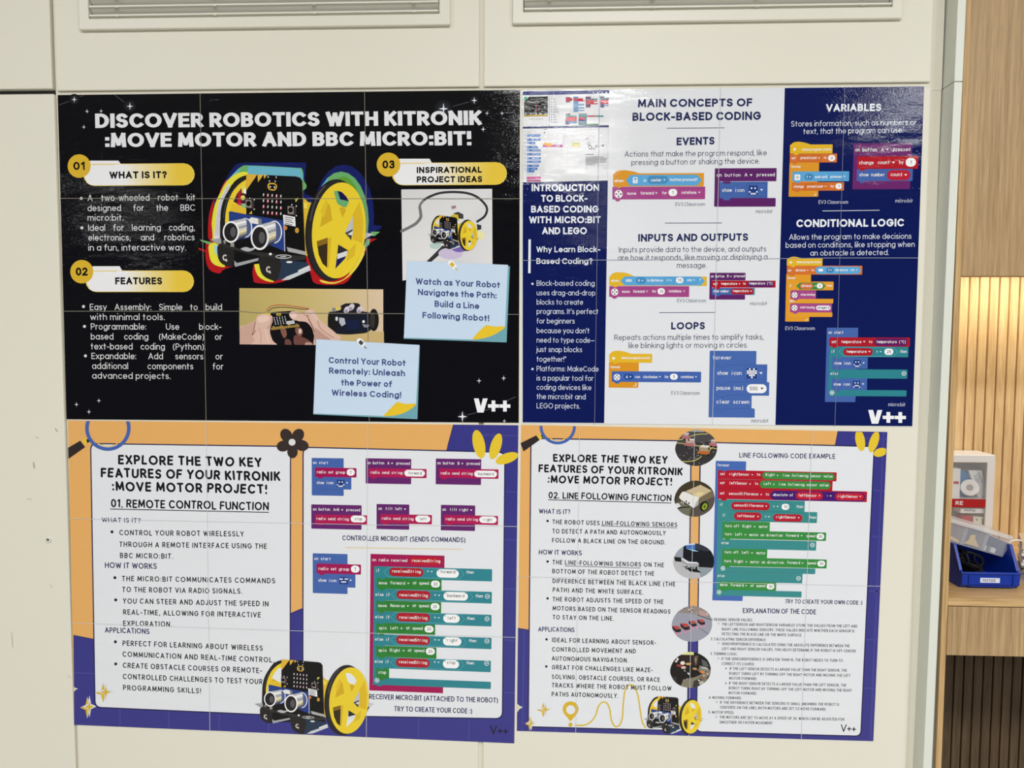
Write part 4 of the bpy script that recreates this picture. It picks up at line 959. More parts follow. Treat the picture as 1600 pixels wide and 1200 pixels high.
def f(A):
    for s, a, b, y in (('INTRODUCTION', 830.5, 936, 298.8), ('TO BLOCK-', 845.5, 918, 315.3), ('BASED CODING', 829.8, 935.5, 332.2), ('WITH MICRO:BIT', 826.5, 938.5, 348.8), ('AND LEGO', 847, 917, 366)): T(A, s, a, b, y, 10.8, .21, LB, 6)
art('headline', t2, f)
art('heading_bar', t2, lambda A: A.poly([(825.8, 374), (829.5, 374), (829, 426.8), (825.2, 426.8)], LB, 6))
def f(A): T(A, 'Why Learn Block-', 838, 938, 394, 9, .17, LB, 6); T(A, 'Based Coding?', 838, 926, 412.4, 9, .17, LB, 6)
art('heading', t2, f)
para(t2, 'paragraph', [('Block-based coding', 838.5, 929, 446.5), ('uses drag-and-drop', 838.5, 930, 461.5), ('blocks to create', 838.5, 911, 476), ("programs. It's perfect", 838.5, 934.8, 490.5), ('for beginners', 838.5, 898, 505.5), ("because you don't", 838.5, 921, 520.5),
    ('need to type code~', 838.5, 929, 535.3), ('just snap blocks', 838.5, 909.5, 550), ('together!"', 838.5, 884.5, 565), ('Platforms: MakeCode', 838.5, 935.2, 580), ('is a popular tool for', 838.5, 927.2, 594.6), ('coding devices like', 838.5, 924, 609), ('the micro:bit and', 838.5, 915, 623.5), ('LEGO projects.', 838.5, 906.2, 638)],
    8.3, .105, C(200, 206, 222), bullets=((832, 443.5), (832, 576.6)), br=1.9)
heads(t2, LB, [('VARIABLES', 1290.5, 1377, 174.3, 173.4, 11.6), ('CONDITIONAL LOGIC', 1244, 1412.5, 355, 353.7, 12)])
para2([('Stores information, such as numbers or', 1236, 1432, 197.8, 195.2), ('text, that the program can use.', 1255, 1411, 209.5, 207.3)], C(210, 214, 226))
para2([('Allows the program to make decisions', 1233, 1424, 374.6, 373), ('based on conditions, like stopping when', 1227.5, 1429, 387.2, 385.8), ('an obstacle is detected.', 1266, 1388.5, 399.6, 398.5)], C(210, 214, 226))
art('team_mark', t2, lambda A: vpp(A, 1356.5, 1415.5, 662, 21.5, C(224, 226, 230)))
# --- code pictures
def f(A):
    hat(A, 958, 271, 1100, 291.5, 975, 266, EORG); hexa(A, 978, 985, 1089, 1097, 273.3, 290.3, EBLU)
    A.rrect(989, 277, 996.2, 286.4, 1, TXT, 5); A.rect(990.4, 278.4, 994.8, 281, C(90, 130, 170), 6); A.ell(992.6, 283.6, 1.3, 1.3, C(120, 150, 180), 6, n=8)
    A.pill(1012, 274.8, 1044, 287.2, C(66, 132, 180), 5); soft(A, 4.6, [(960.3, 974.7, 284.6, 'when'), (1005.6, 1010, 284, 'is'), (1017, 1033.2, 283.6, 'center'), (1047, 1090, 282.9, 'button pressed?')], t=.16); tri(A, 1038.2, 281.2)
    blk(A, 957, 292, 1102, 311.6, EPNK, 3); wheelicon(A, 966.5, 303.2, 6.4)
    c_ = C(130, 52, 108); box(A, 998, 295.6, 1031.4, 308, c_); box(A, 1062, 294.6, 1099, 306.6, c_)
    soft(A, 4.6, [(980, 994, 304.4, 'move'), (1001, 1021.6, 304, 'forward'), (1034.6, 1042, 303.6, 'for'), (1065, 1088, 303, 'rotations')], t=.16); tri(A, 1025.5, 301.6); tri(A, 1092.6, 300.6); oval(A, 1051.4, 300.8, 6.7, 5.6, '1', 5)
art('code_picture', t2, f)
def f(A):
    cshape(A, 1117, 263, 1213.6, 283.4, 309.6, 323, 8, PURP, 1212.4); A.rect(1124.6, 284, 1199.6, 309.5, BLUE, 2)
    A.poly([(1129, 283.6), (1142, 283.6), (1140, 287), (1132, 287)], PURP, 4); A.poly([(1128, 309.4), (1142, 309.4), (1139, 313), (1131, 313)], BLUE, 4); box(A, 1167, 286.6, 1197, 306.8, C(50, 78, 142))
    icon(A, 1170, 289.8, 1184, 304, SMILE); tri(A, 1190, 296.6, 4.4); tri(A, 1173.6, 273.6, 4.6); code(A, 5.4, [(1119.6, 1157.4, 276.2, 'on button'), (1163.2, 1168, 275.8, 'A'), (1182, 1210.6, 275.6, 'pressed'), (1127.6, 1163.4, 299.8, 'show icon')])
art('code_picture', t2, f)
def f(A):
    hat(A, 952, 432, 1104.5, 446.4, 968, 425.5, EYEL); hexa(A, 969.5, 976, 1095, 1101.3, 432, 445.8, EBLU); A.pill(993.3, 433.2, 1009.3, 443.6, C(66, 132, 180), 5)
    blk(A, 952, 447, 1077, 463.8, EPNK, 3); wheelicon(A, 960.5, 456.3, 5.6); b_ = C(64, 130, 180); box(A, 1038, 433.4, 1053.4, 443, b_); box(A, 1070.4, 432.8, 1090, 442.6, b_); c_ = C(130, 52, 108); box(A, 986.3, 450.4, 1016.4, 460.5, c_); box(A, 1041.4, 449.6, 1074, 460, c_)
    A.rrect(978, 436.5, 987, 440, 1, TXT, 5); A.ell(980.5, 438.2, 1.1, 1.1, EBLU, 6, n=8); A.ell(984.6, 438.2, 1.1, 1.1, EBLU, 6, n=8)
    soft(A, 4.2, [(954.8, 967, 440.5, 'when'), (997, 999.3, 440.3, '4'), (1011.4, 1036, 440, 'is distance'), (1042, 1044.4, 439.6, '<'), (1073.6, 1080.8, 439.6, 'cm'), (1093, 1095, 439.3, '?'), (972, 984, 457.6, 'move'), (989.6, 1007, 457.4, 'forward'), (1019, 1025, 457.2, 'for'), (1045, 1064.6, 456.9, 'rotations')], t=.16)
    for x, y in ((1003.5, 438.6), (1048, 438.2), (1084.8, 437.7), (1011, 455.3), (1069, 455)): tri(A, x, y, 3)
    oval(A, 1062, 437.9, 5.8, 4.7, '15', 4.4); oval(A, 1033.2, 455.2, 5.8, 4.9, '10', 4.4)
art('code_picture', t2, f)
def f(A):
    cshape(A, 1109, 426.2, 1165, 438, 460.6, 468, 4, PURP, 1164.4); A.rect(1112.2, 438.4, 1212, 449.2, RED, 3); A.pill(1168, 439, 1208.6, 448.6, PURP, 4)
    A.rect(1112.2, 449.8, 1178.6, 460.6, BLUE, 3); A.rect(1177, 450, 1179.4, 460.4, C(70, 124, 128), 4); A.pill(1142, 450.6, 1177.4, 460, RED, 4)
    A.poly([(1115, 449), (1126, 449), (1123, 452), (1118, 452)], RED, 5); A.poly([(1115, 460), (1126, 460), (1123, 463), (1118, 463)], BLUE, 5)
    code(A, 4.2, [(1110.5, 1132, 433.6, 'on button'), (1136, 1138.6, 433.4, 'B'), (1146.8, 1163.6, 433.3, 'pressed'), (1114, 1121.6, 445.4, 'set'), (1126.3, 1152, 445.2, 'temperature'), (1160.8, 1165.2, 445, 'to'), (1170, 1207.4, 444.6, 'temperature (*C)'), (1114, 1139.4, 456.8, 'show number'), (1144.5, 1169.8, 456.5, 'temperature')])
    for x, y in ((1142, 432), (1155.4, 443.6), (1173.4, 455)): tri(A, x, y, 3)
art('code_picture', t2, f)
def f(A):
    hat(A, 952, 552.6, 1019, 566.4, 966, 548, EYEL); cshape(A, 951.5, 566, 998.2, 581, 596, 605.6, 6, C(204, 138, 32), 997.6); A.poly([(957, 557), (962, 559.8), (957, 562.6)], TXT, 6)
    A.rect(954, 575, 996, 600, C(204, 138, 32), 1); blk(A, 956, 580, 1095.6, 596.6, C(62, 94, 166), 3, r=1.4); wheelicon(A, 964, 589.4, 5.2, bg=C(30, 44, 96)); A.pill(974.8, 584, 990.2, 593, C(30, 70, 140), 5); box(A, 1002, 583.6, 1036.4, 594.4, C(48, 78, 146)); box(A, 1060, 583.2, 1092, 594.2, C(48, 78, 146))
    soft(A, 4.2, [(971, 1016.2, 561, 'when program starts'), (954, 969, 575.4, 'forever'), (978, 981, 590.8, 'A'), (992.4, 1000, 590.8, 'run'), (1005, 1027.2, 590.8, 'clockwise'), (1038.5, 1044.6, 590.8, 'for'), (1064, 1083.6, 590.8, 'rotations')], t=.15)
    for x, y in ((985, 588.8), (1031, 588.8), (1087.6, 588.8)): tri(A, x, y, 3.2)
    oval(A, 1053, 588.6, 6, 4.7, '5', 4.4); A.line(spl([(989.5, 602.8), (993, 603), (993.8, 599.8)], 3), 1, TXT, 6); tri(A, 993.6, 599.4, -2.6)
art('code_picture', t2, f)
def f(A):
    b2 = C(66, 97, 164); dk = C(50, 80, 146); cshape(A, 1109, 548, 1182, 569.6, 638, 652, 9, b2, 1180)
    for y0, y1, x1 in ((569.6, 597.2, 1199), (597.2, 617.6, 1202), (617.6, 638.4, 1174.6)):
        A.rrect(1116 - (y0 > 580)*.6, y0, x1, y1, .8, b2, 3); A.line([(1116, y0), (1121, y0), (1123, y0 + 3), (1132, y0 + 3), (1135, y0), (x1, y0)], .45, dk, 5)
    A.line([(1116, 638.2), (1121, 638.2), (1123, 641.2), (1132, 641.2), (1135, 638.2), (1178, 638.4)], .45, dk, 5); box(A, 1162.6, 572.4, 1195.6, 592.6, dk)
    icon(A, 1166.8, 575.2, 1182.8, 591.2, HEART); tri(A, 1189, 583, 5); A.pill(1166.6, 600.2, 1198, 614.2, C(226, 226, 232), 6); tri(A, 1190.6, 607, 5, DTX)
    code(A, 6, [(1113, 1143.4, 561.6, 'forever'), (1120, 1159, 585.6, 'show icon'), (1119.4, 1162.4, 609, 'pause (ms)'), (1171, 1184, 610, '500'), (1119, 1171, 630.6, 'clear screen')], dark=(3,))
art('code_picture', t2, f)
def f(A):
    hat(A, 1234.5, 226, 1301, 240, 1248, 221.4, EYEL); A.poly([(1240, 231), (1244.6, 233.4), (1240, 236)], TXT, 6); cshape(A, 1233.6, 254, 1280, 268.4, 298, 307.4, 5, EORG, 1279); A.rect(1237, 262, 1278, 300, EORG, 1)
    blk(A, 1234.2, 240.2, 1308, 254, EVAR, 3); blk(A, 1238.3, 268, 1327, 283.4, EBLU, 4); blk(A, 1237.6, 284.8, 1319, 298, EVAR, 3)
    A.rrect(1241.6, 272.6, 1250.4, 281.6, 1, TXT, 6); wheelicon(A, 1246, 277, 3.6, 7, bg=C(40, 80, 130)); A.pill(1257, 271.4, 1271, 281, C(62, 124, 170), 6); b_ = C(60, 126, 176); box(A, 1294.5, 271.4, 1324.6, 280, b_, 6); d_ = C(172, 84, 32); box(A, 1258, 287.8, 1291, 296, d_, 6); box(A, 1248, 243, 1283, 252, d_, 6)
    soft(A, 4.1, [(1253.4, 1298.6, 235.6, 'when program starts'), (1236.6, 1243.2, 248.9, 'set'), (1251, 1276, 248.6, 'pressCount'), (1287.2, 1291.6, 248.3, 'to'), (1236, 1251.2, 262.4, 'forever'), (1260, 1261.6, 278.4, '1'), (1273.2, 1292.4, 278.4, 'wait until'), (1297.6, 1316, 278, 'pressed'), (1240, 1256, 293.4, 'change'), (1261.4, 1286, 293.2, 'pressCount'), (1298, 1303, 292.8, 'by')], t=.15)
    for x, y in ((1279.6, 246.9), (1265.6, 276.6), (1319.4, 275.8), (1290, 291.3)): tri(A, x, y, 3)
    oval(A, 1299.6, 247, 5.6, 4.8, '0', 4.4, 8); oval(A, 1310.8, 291, 5.4, 4.5, '1', 4.4, 8); A.line(spl([(1271.5, 305), (1274.4, 305), (1275, 301.6)], 3), .9, TXT, 6)
art('code_picture', t2, f)
def f(A):
    p2 = C(100, 36, 100); cshape(A, 1334, 224, 1425.4, 244, 283, 295.8, 8, p2, 1423); blk(A, 1340, 244.4, 1435, 264, C(166, 24, 38), 3); blk(A, 1339, 264.2, 1426.4, 283, BLUE, 2); A.pill(1386, 265.8, 1423, 281.6, C(172, 30, 50), 6)
    code(A, 5.4, [(1336, 1370.4, 236.6, 'on button'), (1377, 1381, 236.3, 'A'), (1395, 1422.4, 236, 'pressed'), (1342, 1365.2, 256.8, 'change'), (1371, 1390.4, 256.4, 'count'), (1404.6, 1412, 256, 'by'), (1342, 1383, 275.6, 'show number'), (1391, 1410.2, 275.2, 'count')], 9)
    for x, y in ((1386.5, 233.5), (1396, 253.9), (1415.2, 273.2)): tri(A, x, y, 4.4, L=9)
    oval(A, 1423.4, 253.6, 8, 6.7, '1', 5.6, 8)
art('code_picture', t2, f)
def f(A):
    hat(A, 1229.6, 404, 1285.3, 415.2, 1241, 401, EYEL); A.poly([(1234, 408), (1238.6, 410), (1234, 412.4)], TXT, 6); o2 = C(210, 144, 40); cshape(A, 1228.6, 428, 1267.3, 440, 495, 502.4, 5, o2, 1265)
    cshape(A, 1231.8, 440, 1302.6, 453.4, 488, 495, 5, C(212, 148, 46), 1301, L=2); A.rrect(1231.4, 466.8, 1302, 474, .8, C(212, 148, 46), 2)
    blk(A, 1229.6, 415.2, 1347.4, 429, EVAR, 4); A.pill(1274, 416.6, 1345, 428, EBLU, 6); A.pill(1291, 418, 1303, 426, C(56, 116, 170), 7); A.rrect(1279, 420, 1286, 424, 1, TXT, 7)
    blk(A, 1235.2, 453.6, 1275.2, 467, EPNK, 4); blk(A, 1234.6, 474.4, 1300, 488, EPNK, 4); wheelicon(A, 1241.6, 461, 4.6, 7); wheelicon(A, 1241.4, 481, 4.6, 7); hexa(A, 1244, 1250, 1285, 1290, 441.4, 452.4, C(60, 128, 56), 5); A.pill(1250, 442.4, 1270.4, 451.6, C(196, 106, 60), 6); oval(A, 1281, 446.6, 4.8, 4.1, '5', 3.8)
    A.pill(1275.2, 477.4, 1298, 484.6, C(224, 222, 230), 6); T(A, 'straight: 0', 1277.6, 1296, 482.6, 3.8, .14, DTX, 8)
    soft(A, 3.8, [(1245, 1283, 411.2, 'when program starts'), (1231, 1236.4, 424.2, 'set'), (1243, 1258.8, 424, 'distance'), (1268, 1272, 423.8, 'to'), (1294, 1295.4, 423.6, '1'), (1305, 1324.6, 423.6, 'distance in'), (1329, 1335, 423.4, 'cm'), (1230.6, 1243, 436.2, 'forever'), (1234, 1236, 448.6, 'if'), (1252, 1268, 448.4, 'distance'), (1272, 1275, 448.2, '<'), (1292, 1300, 448, 'then'), (1251, 1273.4, 462, 'stop moving'), (1233.6, 1240.6, 472, 'else'), (1250.4, 1273, 482, 'start moving')], 9, t=.15)
    for x, y in ((1262, 422.4), (1298.6, 422), (1338.6, 421.8)): tri(A, x, y, 2.8, L=9)
    A.line(spl([(1258, 500), (1261, 500), (1261.6, 497.4)], 3), .9, TXT, 6)
art('code_picture', t2, f)
def f(A):
    cshape(A, 1292, 512, 1341, 526.6, 618, 628, 5, BLUE, 1337.6); A.rect(1295, 526, 1340, 620, BLUE, 1); A.rect(1296, 541.4, 1301, 618.4, TEAL, 3); A.rrect(1296, 541.4, 1419.6, 557.6, 1, TEAL, 3); A.rrect(1295.6, 576.8, 1418, 591, 1, TEAL, 3); A.rrect(1295, 609, 1416.6, 618.6, 1, TEAL, 3)
    blk(A, 1296, 527, 1422, 541.2, RED, 4); A.pill(1366, 528.6, 1418.4, 540.4, C(92, 22, 88), 6); hexline(A, 1311, 1318, 1396, 1403, 542.6, 556.4, C(110, 180, 186)); A.pill(1318, 543.8, 1364, 555.6, RED, 6); oval(A, 1389, 549.6, 7, 5, '25', 5, 7)
    A.rect(1300.6, 558, 1356, 576, BLUE, 4); A.rect(1300, 591, 1355, 609, BLUE, 4)
    for y, c_ in ((557.6, TEAL), (590.8, TEAL), (576, BLUE), (608.8, BLUE)): A.poly([(1304, y - .4), (1315, y - .4), (1312.6, y + 2.6), (1306.6, y + 2.6)], c_, 6)
    icon(A, 1334, 562.4, 1345, 573.2, SMILE); icon(A, 1333, 595, 1344, 605.8, SAD); tri(A, 1349.4, 567.2); tri(A, 1348.4, 600); tri(A, 1350.4, 534, L=9); tri(A, 1358.4, 549.4, L=9); tri(A, 1376, 549.6, 3, L=9)
    code(A, 4.6, [(1294, 1318, 521.6, 'on start'), (1299, 1307.4, 536.2, 'set'), (1314, 1346, 536.2, 'temperature'), (1357, 1363, 536.2, 'to'), (1369, 1416, 536.2, 'temperature (*C)'), (1298, 1304.4, 551.4, 'if'), (1322, 1354, 551.4, 'temperature'), (1369, 1372, 551.4, '>'), (1406, 1417, 551.4, 'then'), (1303, 1329.4, 569.6, 'show icon'), (1297.4, 1309.2, 585.8, 'else'), (1302, 1328.4, 602.4, 'show icon')], 9)
    circ(A, 1412.4, 583.6, 3.5, 0); circ(A, 1300, 613.6, 3.6, 1)
art('code_picture', t2, f)
seams2(.75, [C(112, 118, 150), C(190, 192, 198), C(112, 118, 150), C(150, 154, 172)])
# ================================================================== the two orange and purple posters
ORG = C(214, 162, 96); PUR = C(54, 53, 126); LINE = C(36, 34, 78); HAND = C(22, 22, 28); HNAVY = C(34, 36, 84); PURL = C(63, 63, 135)
def leaf(A, x, y, a, b, ang): A.poly(el(x, y, a, b, ang, 26), YEL, 8)
def lens(t, cx, cy, r, r2, top, hd, fer):
    A = Art('magnifier_drawing', t)
    cut = lambda p: clip(p, [(cx - 60, top), (cx + 60, top + .8), (cx + 60, top + 90), (cx - 60, top + 90)])
    n = 44; glass = C(206, 160, 84)
    for k in range(n):
        a0, a1 = 2*math.pi*k/n, 2*math.pi*(k+1)/n
        q = cut([(cx + r*math.cos(a0), cy + r*math.sin(a0)), (cx + r*math.cos(a1), cy + r*math.sin(a1)), (cx + r2*math.cos(a1), cy + r2*math.sin(a1)), (cx + r2*math.cos(a0), cy + r2*math.sin(a0))])
        if len(q) > 2: A.poly(q, C(66, 94, 164), 9)
    A.line([(cx + (r2 - 1.6)*math.cos(R(a)), cy + (r2 - 1.6)*math.sin(R(a))) for a in range(52, 140, 8)], 1.5, C(214, 170, 70), 8)
    A.poly(hd, C(46, 40, 40), 9); A.poly(fer[:4], C(214, 182, 60), 9); A.poly(fer[4:], C(46, 40, 40), 9)
    A.build()
def sparkle(name, t, x, y, rx, ry, on):
    A = Art(name, t); W_ = C(204, 204, 206); Y_ = C(200, 166, 40)
    def st(cx, cy, a, b, col, L):
        p = []
        for k in range(4):
            t0 = k*math.pi/2; t1 = t0 + math.pi/2
            p += [(cx + a*math.cos(t0), cy + b*math.sin(t0)), (cx + a*.42*math.cos((t0*2+t1)/3), cy + b*.42*math.sin((t0*2+t1)/3)), (cx + a*.28*math.cos((t0+t1)/2), cy + b*.28*math.sin((t0+t1)/2)), (cx + a*.42*math.cos((t0+2*t1)/3), cy + b*.42*math.sin((t0+2*t1)/3))]
        A.poly(p, col, L)
    st(x - rx*.16, y + ry*.06, rx, ry, W_ if on else C(190, 168, 90), 5); st(x - rx*.2, y + ry*.08, rx*.9, ry*.92, Y_, 6); st(x + rx*.14, y - ry*.04, rx, ry, W_, 7); st(x + rx*.12, y, rx*.62, ry*.55, Y_, 8); A.build()
def bricks(t, lines):
    for p, q in lines: art('brick_line', t, lambda A: A.line([p, q], 2.6, PURL, 2))

# ---- remote control poster
S3 = lambda y: .0114 + (y - 660)*.0323/487
t3, seams3 = poster('poster', 'orange and purple poster on remote control with rows of code blocks, lower left', ((106, 657), (810, 664.5), (803.5, 1161.5), (116, 1132.5)),
    [((322, 659), (328, 1143)), ((574.4, 662), (572.4, 1155))], [[(108, 810.5), (325, 815), (575, 820), (808, 822.6)], [(114, 973.3), (327, 981.5), (573, 989), (805.6, 996)]], S3, lean(-.010), ORG, C(194, 195, 198))
def f(A):
    A.poly([(708.5, 663.4), (810, 664.5), (803.5, 1161.5), (770, 1160), (775, 730), (696.6, 706)], PUR, 1); A.line([(708.5, 663.4), (699.4, 697)], 1, LINE, 3)
    A.poly([(114.6, 992.6), (147, 999), (300, 1030), (420, 972), (480, 947), (480, 1100), (786, 1120), (792, 1161), (116, 1132.5)], PUR, 1); A.line([(114.6, 992.6), (147, 998.8)], 1, LINE, 3); A.line([(453, 960), (473, 951.5)], 1, LINE, 3)
art('purple_ground', t3, f, 'purple areas of the poster')
bricks(t3, [((115.5, 1051), (147, 1052.5)), ((187.5, 1108), (187, 1135)), ((264, 1112), (263.5, 1138)), ((343, 1116), (342.5, 1142)), ((420, 1127), (419.5, 1145)), ((497, 1140), (496.5, 1148)), ((654, 1120), (653.5, 1154)), ((733, 1126), (732.5, 1157)), ((790, 768), (808.4, 768.8)), ((789, 843), (807.4, 844)), ((788, 920), (806.4, 921)), ((787.4, 1000), (805.4, 1001)), ((786, 1082), (804.4, 1083)), ((735, 679), (809, 681))])
def wpanel(name, t, tl, tr, br, bl, r):
    def rc(q, rad, n=5):
        o = []
        for i in range(4):
            a, b, c_ = q[i-1], q[i], q[(i+1) % 4]; tw = lambda p, g: (p[0] + (g[0]-p[0])*rad/math.hypot(g[0]-p[0], g[1]-p[1]), p[1] + (g[1]-p[1])*rad/math.hypot(g[0]-p[0], g[1]-p[1]))
            p0, p1 = tw(b, a), tw(b, c_)
            for k in range(n+1):
                u = k/n; o.append(((1-u)**2*p0[0] + 2*u*(1-u)*b[0] + u*u*p1[0], (1-u)**2*p0[1] + 2*u*(1-u)*b[1] + u*u*p1[1]))
        return o
    A = Art(name, t); g = 1.9
    A.poly(rc([(tl[0]-g, tl[1]-g), (tr[0]+g, tr[1]-g), (br[0]+g, br[1]+g), (bl[0]-g, bl[1]+g)], r + 1.5), LINE, 3); A.poly(rc([tl, tr, br, bl], r), PAPER, 4); A.build()
wpanel('white_panel', t3, (142.6, 694), (453, 698.6), (452.4, 1117.5), (149.5, 1104.2), 9)
wpanel('white_panel', t3, (474.6, 699.8), (788, 707.6), (784, 1122), (474, 1117), 10)
lens(t3, 168.5, 669, 35.5, 30, 657.8, [(106.4, 699.6), (125.4, 688.6), (133, 698.6), (106.8, 717)], [(127.6, 687.4), (134.4, 684.6), (138.4, 691.4), (133.4, 697), (134.6, 687.6), (138.4, 684.8), (140.4, 689.4), (136.6, 692.6)])
def f(A):
    br_ = C(54, 44, 42)
    for x, y, a, b, g in ((447.4, 680.4, 9, 11, -32), (465.6, 680.4, 9, 11, 32), (471.4, 696, 11, 8.6, 12), (457, 706, 8.2, 10, 0), (442.6, 697, 10.4, 8.6, -12)): A.poly(el(x, y, a, b, g, 20), br_, 8)
    A.ell(456.3, 691, 8, 8, br_, 9); A.ell(456.3, 691, 5.4, 5.3, C(208, 208, 208), 10)
art('flower_drawing', t3, f)
for a in ((748.3, 694, 9.4, 22.6, -12), (774.6, 697.4, 8.4, 21, 17), (792, 716, 18.5, 8, -19)): art('leaf_drawing', t3, lambda A: leaf(A, *a))
def hand(t, name, lines, h, tt, col, L=7, under=(), bullets=(), br=2.4, gap=None, sp=.36, wob=.17, label=None):
    A = Art(name, t, label)
    for ln in lines:
        s, a, b, y = ln[:4]; T(A, s, a, b, y, h, tt, col, L, y1=ln[4] if len(ln) > 4 else None, style='r', wob=wob, gap=gap, sp=sp)
    for p, q, w in under: A.line([p, q], w, col, L)
    for x, y in bullets: bul(A, x, y, br, col, L)
    A.build()
hand(t3, 'headline', [('EXPLORE THE TWO KEY', 184.5, 409, 725.6, 730), ('FEATURES OF YOUR KITRONIK', 157.5, 438, 745.8, 752), (':MOVE MOTOR PROJECT!', 175, 417.5, 767, 772.2)], 15.2, .215, HAND, gap=.14)
hand(t3, 'heading', [('01. REMOTE CONTROL FUNCTION', 173.5, 420, 792.8, 797.8)], 13.2, .185, HAND, under=[((172, 795.3), (420, 800.6), 1.3)], gap=.13)
for s, a, b, y, y1, h in (('WHAT IS IT?', 159, 220, 815.8, 817, 7.4), ('HOW IT WORKS', 164, 245, 887.6, 889, 9), ('APPLICATIONS', 164, 233.5, 988.6, 990.8, 8.6)): hand(t3, 'heading', [(s, a, b, y, y1)], h, .165, HNAVY, gap=.15)
B3 = dict(gap=.24, sp=.42, wob=.14)
hand(t3, 'paragraph', [('CONTROL YOUR ROBOT WIRELESSLY', 186.5, 381, 836.3, 838.4), ('THROUGH A REMOTE INTERFACE USING THE', 186.5, 417, 854.6, 857.6), ('BBC MICRO:BIT.', 187.5, 270.5, 872, 873.2)], 8.4, .165, HAND, bullets=((175, 831),), **B3)
hand(t3, 'paragraph', [('THE MICRO:BIT COMMUNICATES COMMANDS', 190.5, 430, 908, 911.6), ('TO THE ROBOT VIA RADIO SIGNALS.', 191, 378.5, 925.2, 928), ('YOU CAN STEER AND ADJUST THE SPEED IN', 192, 419.5, 943, 947.6), ('REAL-TIME, ALLOWING FOR INTERACTIVE', 192.5, 407.5, 960.4, 965), ('EXPLORATION.', 192.5, 268.5, 978, 979.6)], 8.4, .165, HAND, bullets=((179.5, 902.6), (180.8, 937.4)), **B3)
hand(t3, 'paragraph', [('PERFECT FOR LEARNING ABOUT WIRELESS', 191.5, 410.5, 1009, 1017), ('COMMUNICATION AND REAL-TIME CONTROL,', 191.5, 428.5, 1026.2, 1035.4), ('CREATE OBSTACLE COURSES OR REMOTE-', 192, 409.5, 1043.6, 1052), ('CONTROLLED CHALLENGES TO TEST YOUR', 192, 410, 1061, 1069.4), ('PROGRAMMING SKILLS!', 192.3, 314, 1078.4, 1083.6)], 8.4, .165, HAND, bullets=((180.3, 1002.8), (180.8, 1037.4)), **B3)
H3 = dict(gap=.15, sp=.34)
hand(t3, 'heading', [('CONTROLLER MICRO:BIT (SENDS COMMANDS)', 535, 727, 844.4, 847.6)], 8, .16, HNAVY, **H3)
art('rule', t3, lambda A: A.line([(539, 855.6), (723, 858.4)], .9, C(206, 180, 90), 6))
hand(t3, 'heading', [('RECEIVER MICRO:BIT (ATTACHED TO THE ROBOT)', 577, 778, 1092.4, 1098.4)], 8.2, .16, HNAVY, **H3)
hand(t3, 'heading', [('TRY TO CREATE YOUR CODE :)', 616, 737.5, 1111.4, 1115)], 8.2, .16, HNAVY, **H3)
hand(t3, 'team_mark', [('V++', 765.5, 794, 1147, 1148.6)], 14, .13, HAND, gap=.06)
sparkle('sparkle_drawing', t3, 163.4, 1081.5, 13, 15.5, 0); sparkle('sparkle_drawing', t3, 138.2, 1104.5, 11, 17, 1)
art('sparkle_drawing', t3, lambda A: A.poly([(115.4, 1073), (118, 1074.8), (121.8, 1076), (118, 1078), (115.5, 1081)], C(200, 198, 180), 5))
def f(A):
    cshape(A, 487, 715.4, 537, 731, 764, 774, 5, BLUE); A.rect(490, 728, 536, 768, BLUE, 1); A.rrect(491.6, 744, 549, 764, .9, BLUE, 2); blk(A, 492, 730.4, 557, 745, CRIM, 3); oval(A, 548, 738, 6.3, 5.2, '1', 4.6)
    A.line([(492, 763.6), (497, 763.8), (499, 766), (505, 766), (507, 764.2), (536, 764.8)], .4, C(52, 80, 144), 4); icon(A, 526.4, 749.8, 538.4, 760.8, SMILE); tri(A, 542.2, 754.6)
    code(A, 4.6, [(489, 513.2, 725, 'on start'), (494.4, 539.4, 739.6, 'radio set group'), (494.4, 521.2, 756.2, 'show icon')])
art('code_picture', t3, f)
def send(x0, y0, x1, y1, cx0, cy0, cx1, cy1, head, hb, tx, tb, pill, word, pw):
    def f(A):
        A.rrect(x0, y0, x1, y1, 1, C(92, 36, 100), 2); blk(A, cx0, cy0, cx1, cy1, C(162, 24, 78), 3); A.pill(pill[0], pill[1], pill[2], pill[3], C(228, 228, 232), 6)
        code(A, 4.6, [(a, b, hb + CUR['S'](hb)*(a-x0), s) for a, b, s in head if s != '>v'] + [(tx[0], tx[1], tb, 'radio send string')])
        for a, b, s in head:
            if s == '>v': tri(A, a, hb - 1.8 + CUR['S'](hb)*(a-x0), 3.4)
        m = (pill[1] + pill[3])/2 + 2.2; code(A, 4.6, [(pw[0], pw[1], m, word)], col=DTX)
        for a in (pill[0] + 3, pill[2] - 3): A.rect(a - .5, pill[1] + 1.4, a + .5, pill[1] + 2.6, DTX, 8)
    art('code_picture', t3, f)
send(571.4, 716, 642.6, 755.4, 576, 731.4, 666.6, 745.6, ((573.4, 600.4, 'on button'), (605.4, 608.4, 'A'), (612.6, 613, '>v'), (619.2, 640.6, 'pressed')), 725.3, (578.6, 629), 740.2, (631.8, 734, 664, 744.2), 'forward', (637.6, 659))
send(681, 716.4, 752, 756.6, 686, 732, 779, 746.6, ((683, 710, 'on button'), (715, 718, 'B'), (722.4, 723, '>v'), (729, 750, 'pressed')), 725.6, (688, 738.6), 741.4, (741, 735.2, 776.6, 745.4), 'backward', (747, 771.4))
send(486.4, 788, 565, 826, 492, 803.6, 574, 818, ((488.8, 516, 'on button'), (521, 530, 'A+B'), (534.6, 535, '>v'), (541, 562.6, 'pressed')), 797.6, (494, 545), 812.4, (548, 805.4, 571.6, 816), 'stop', (553.6, 566))
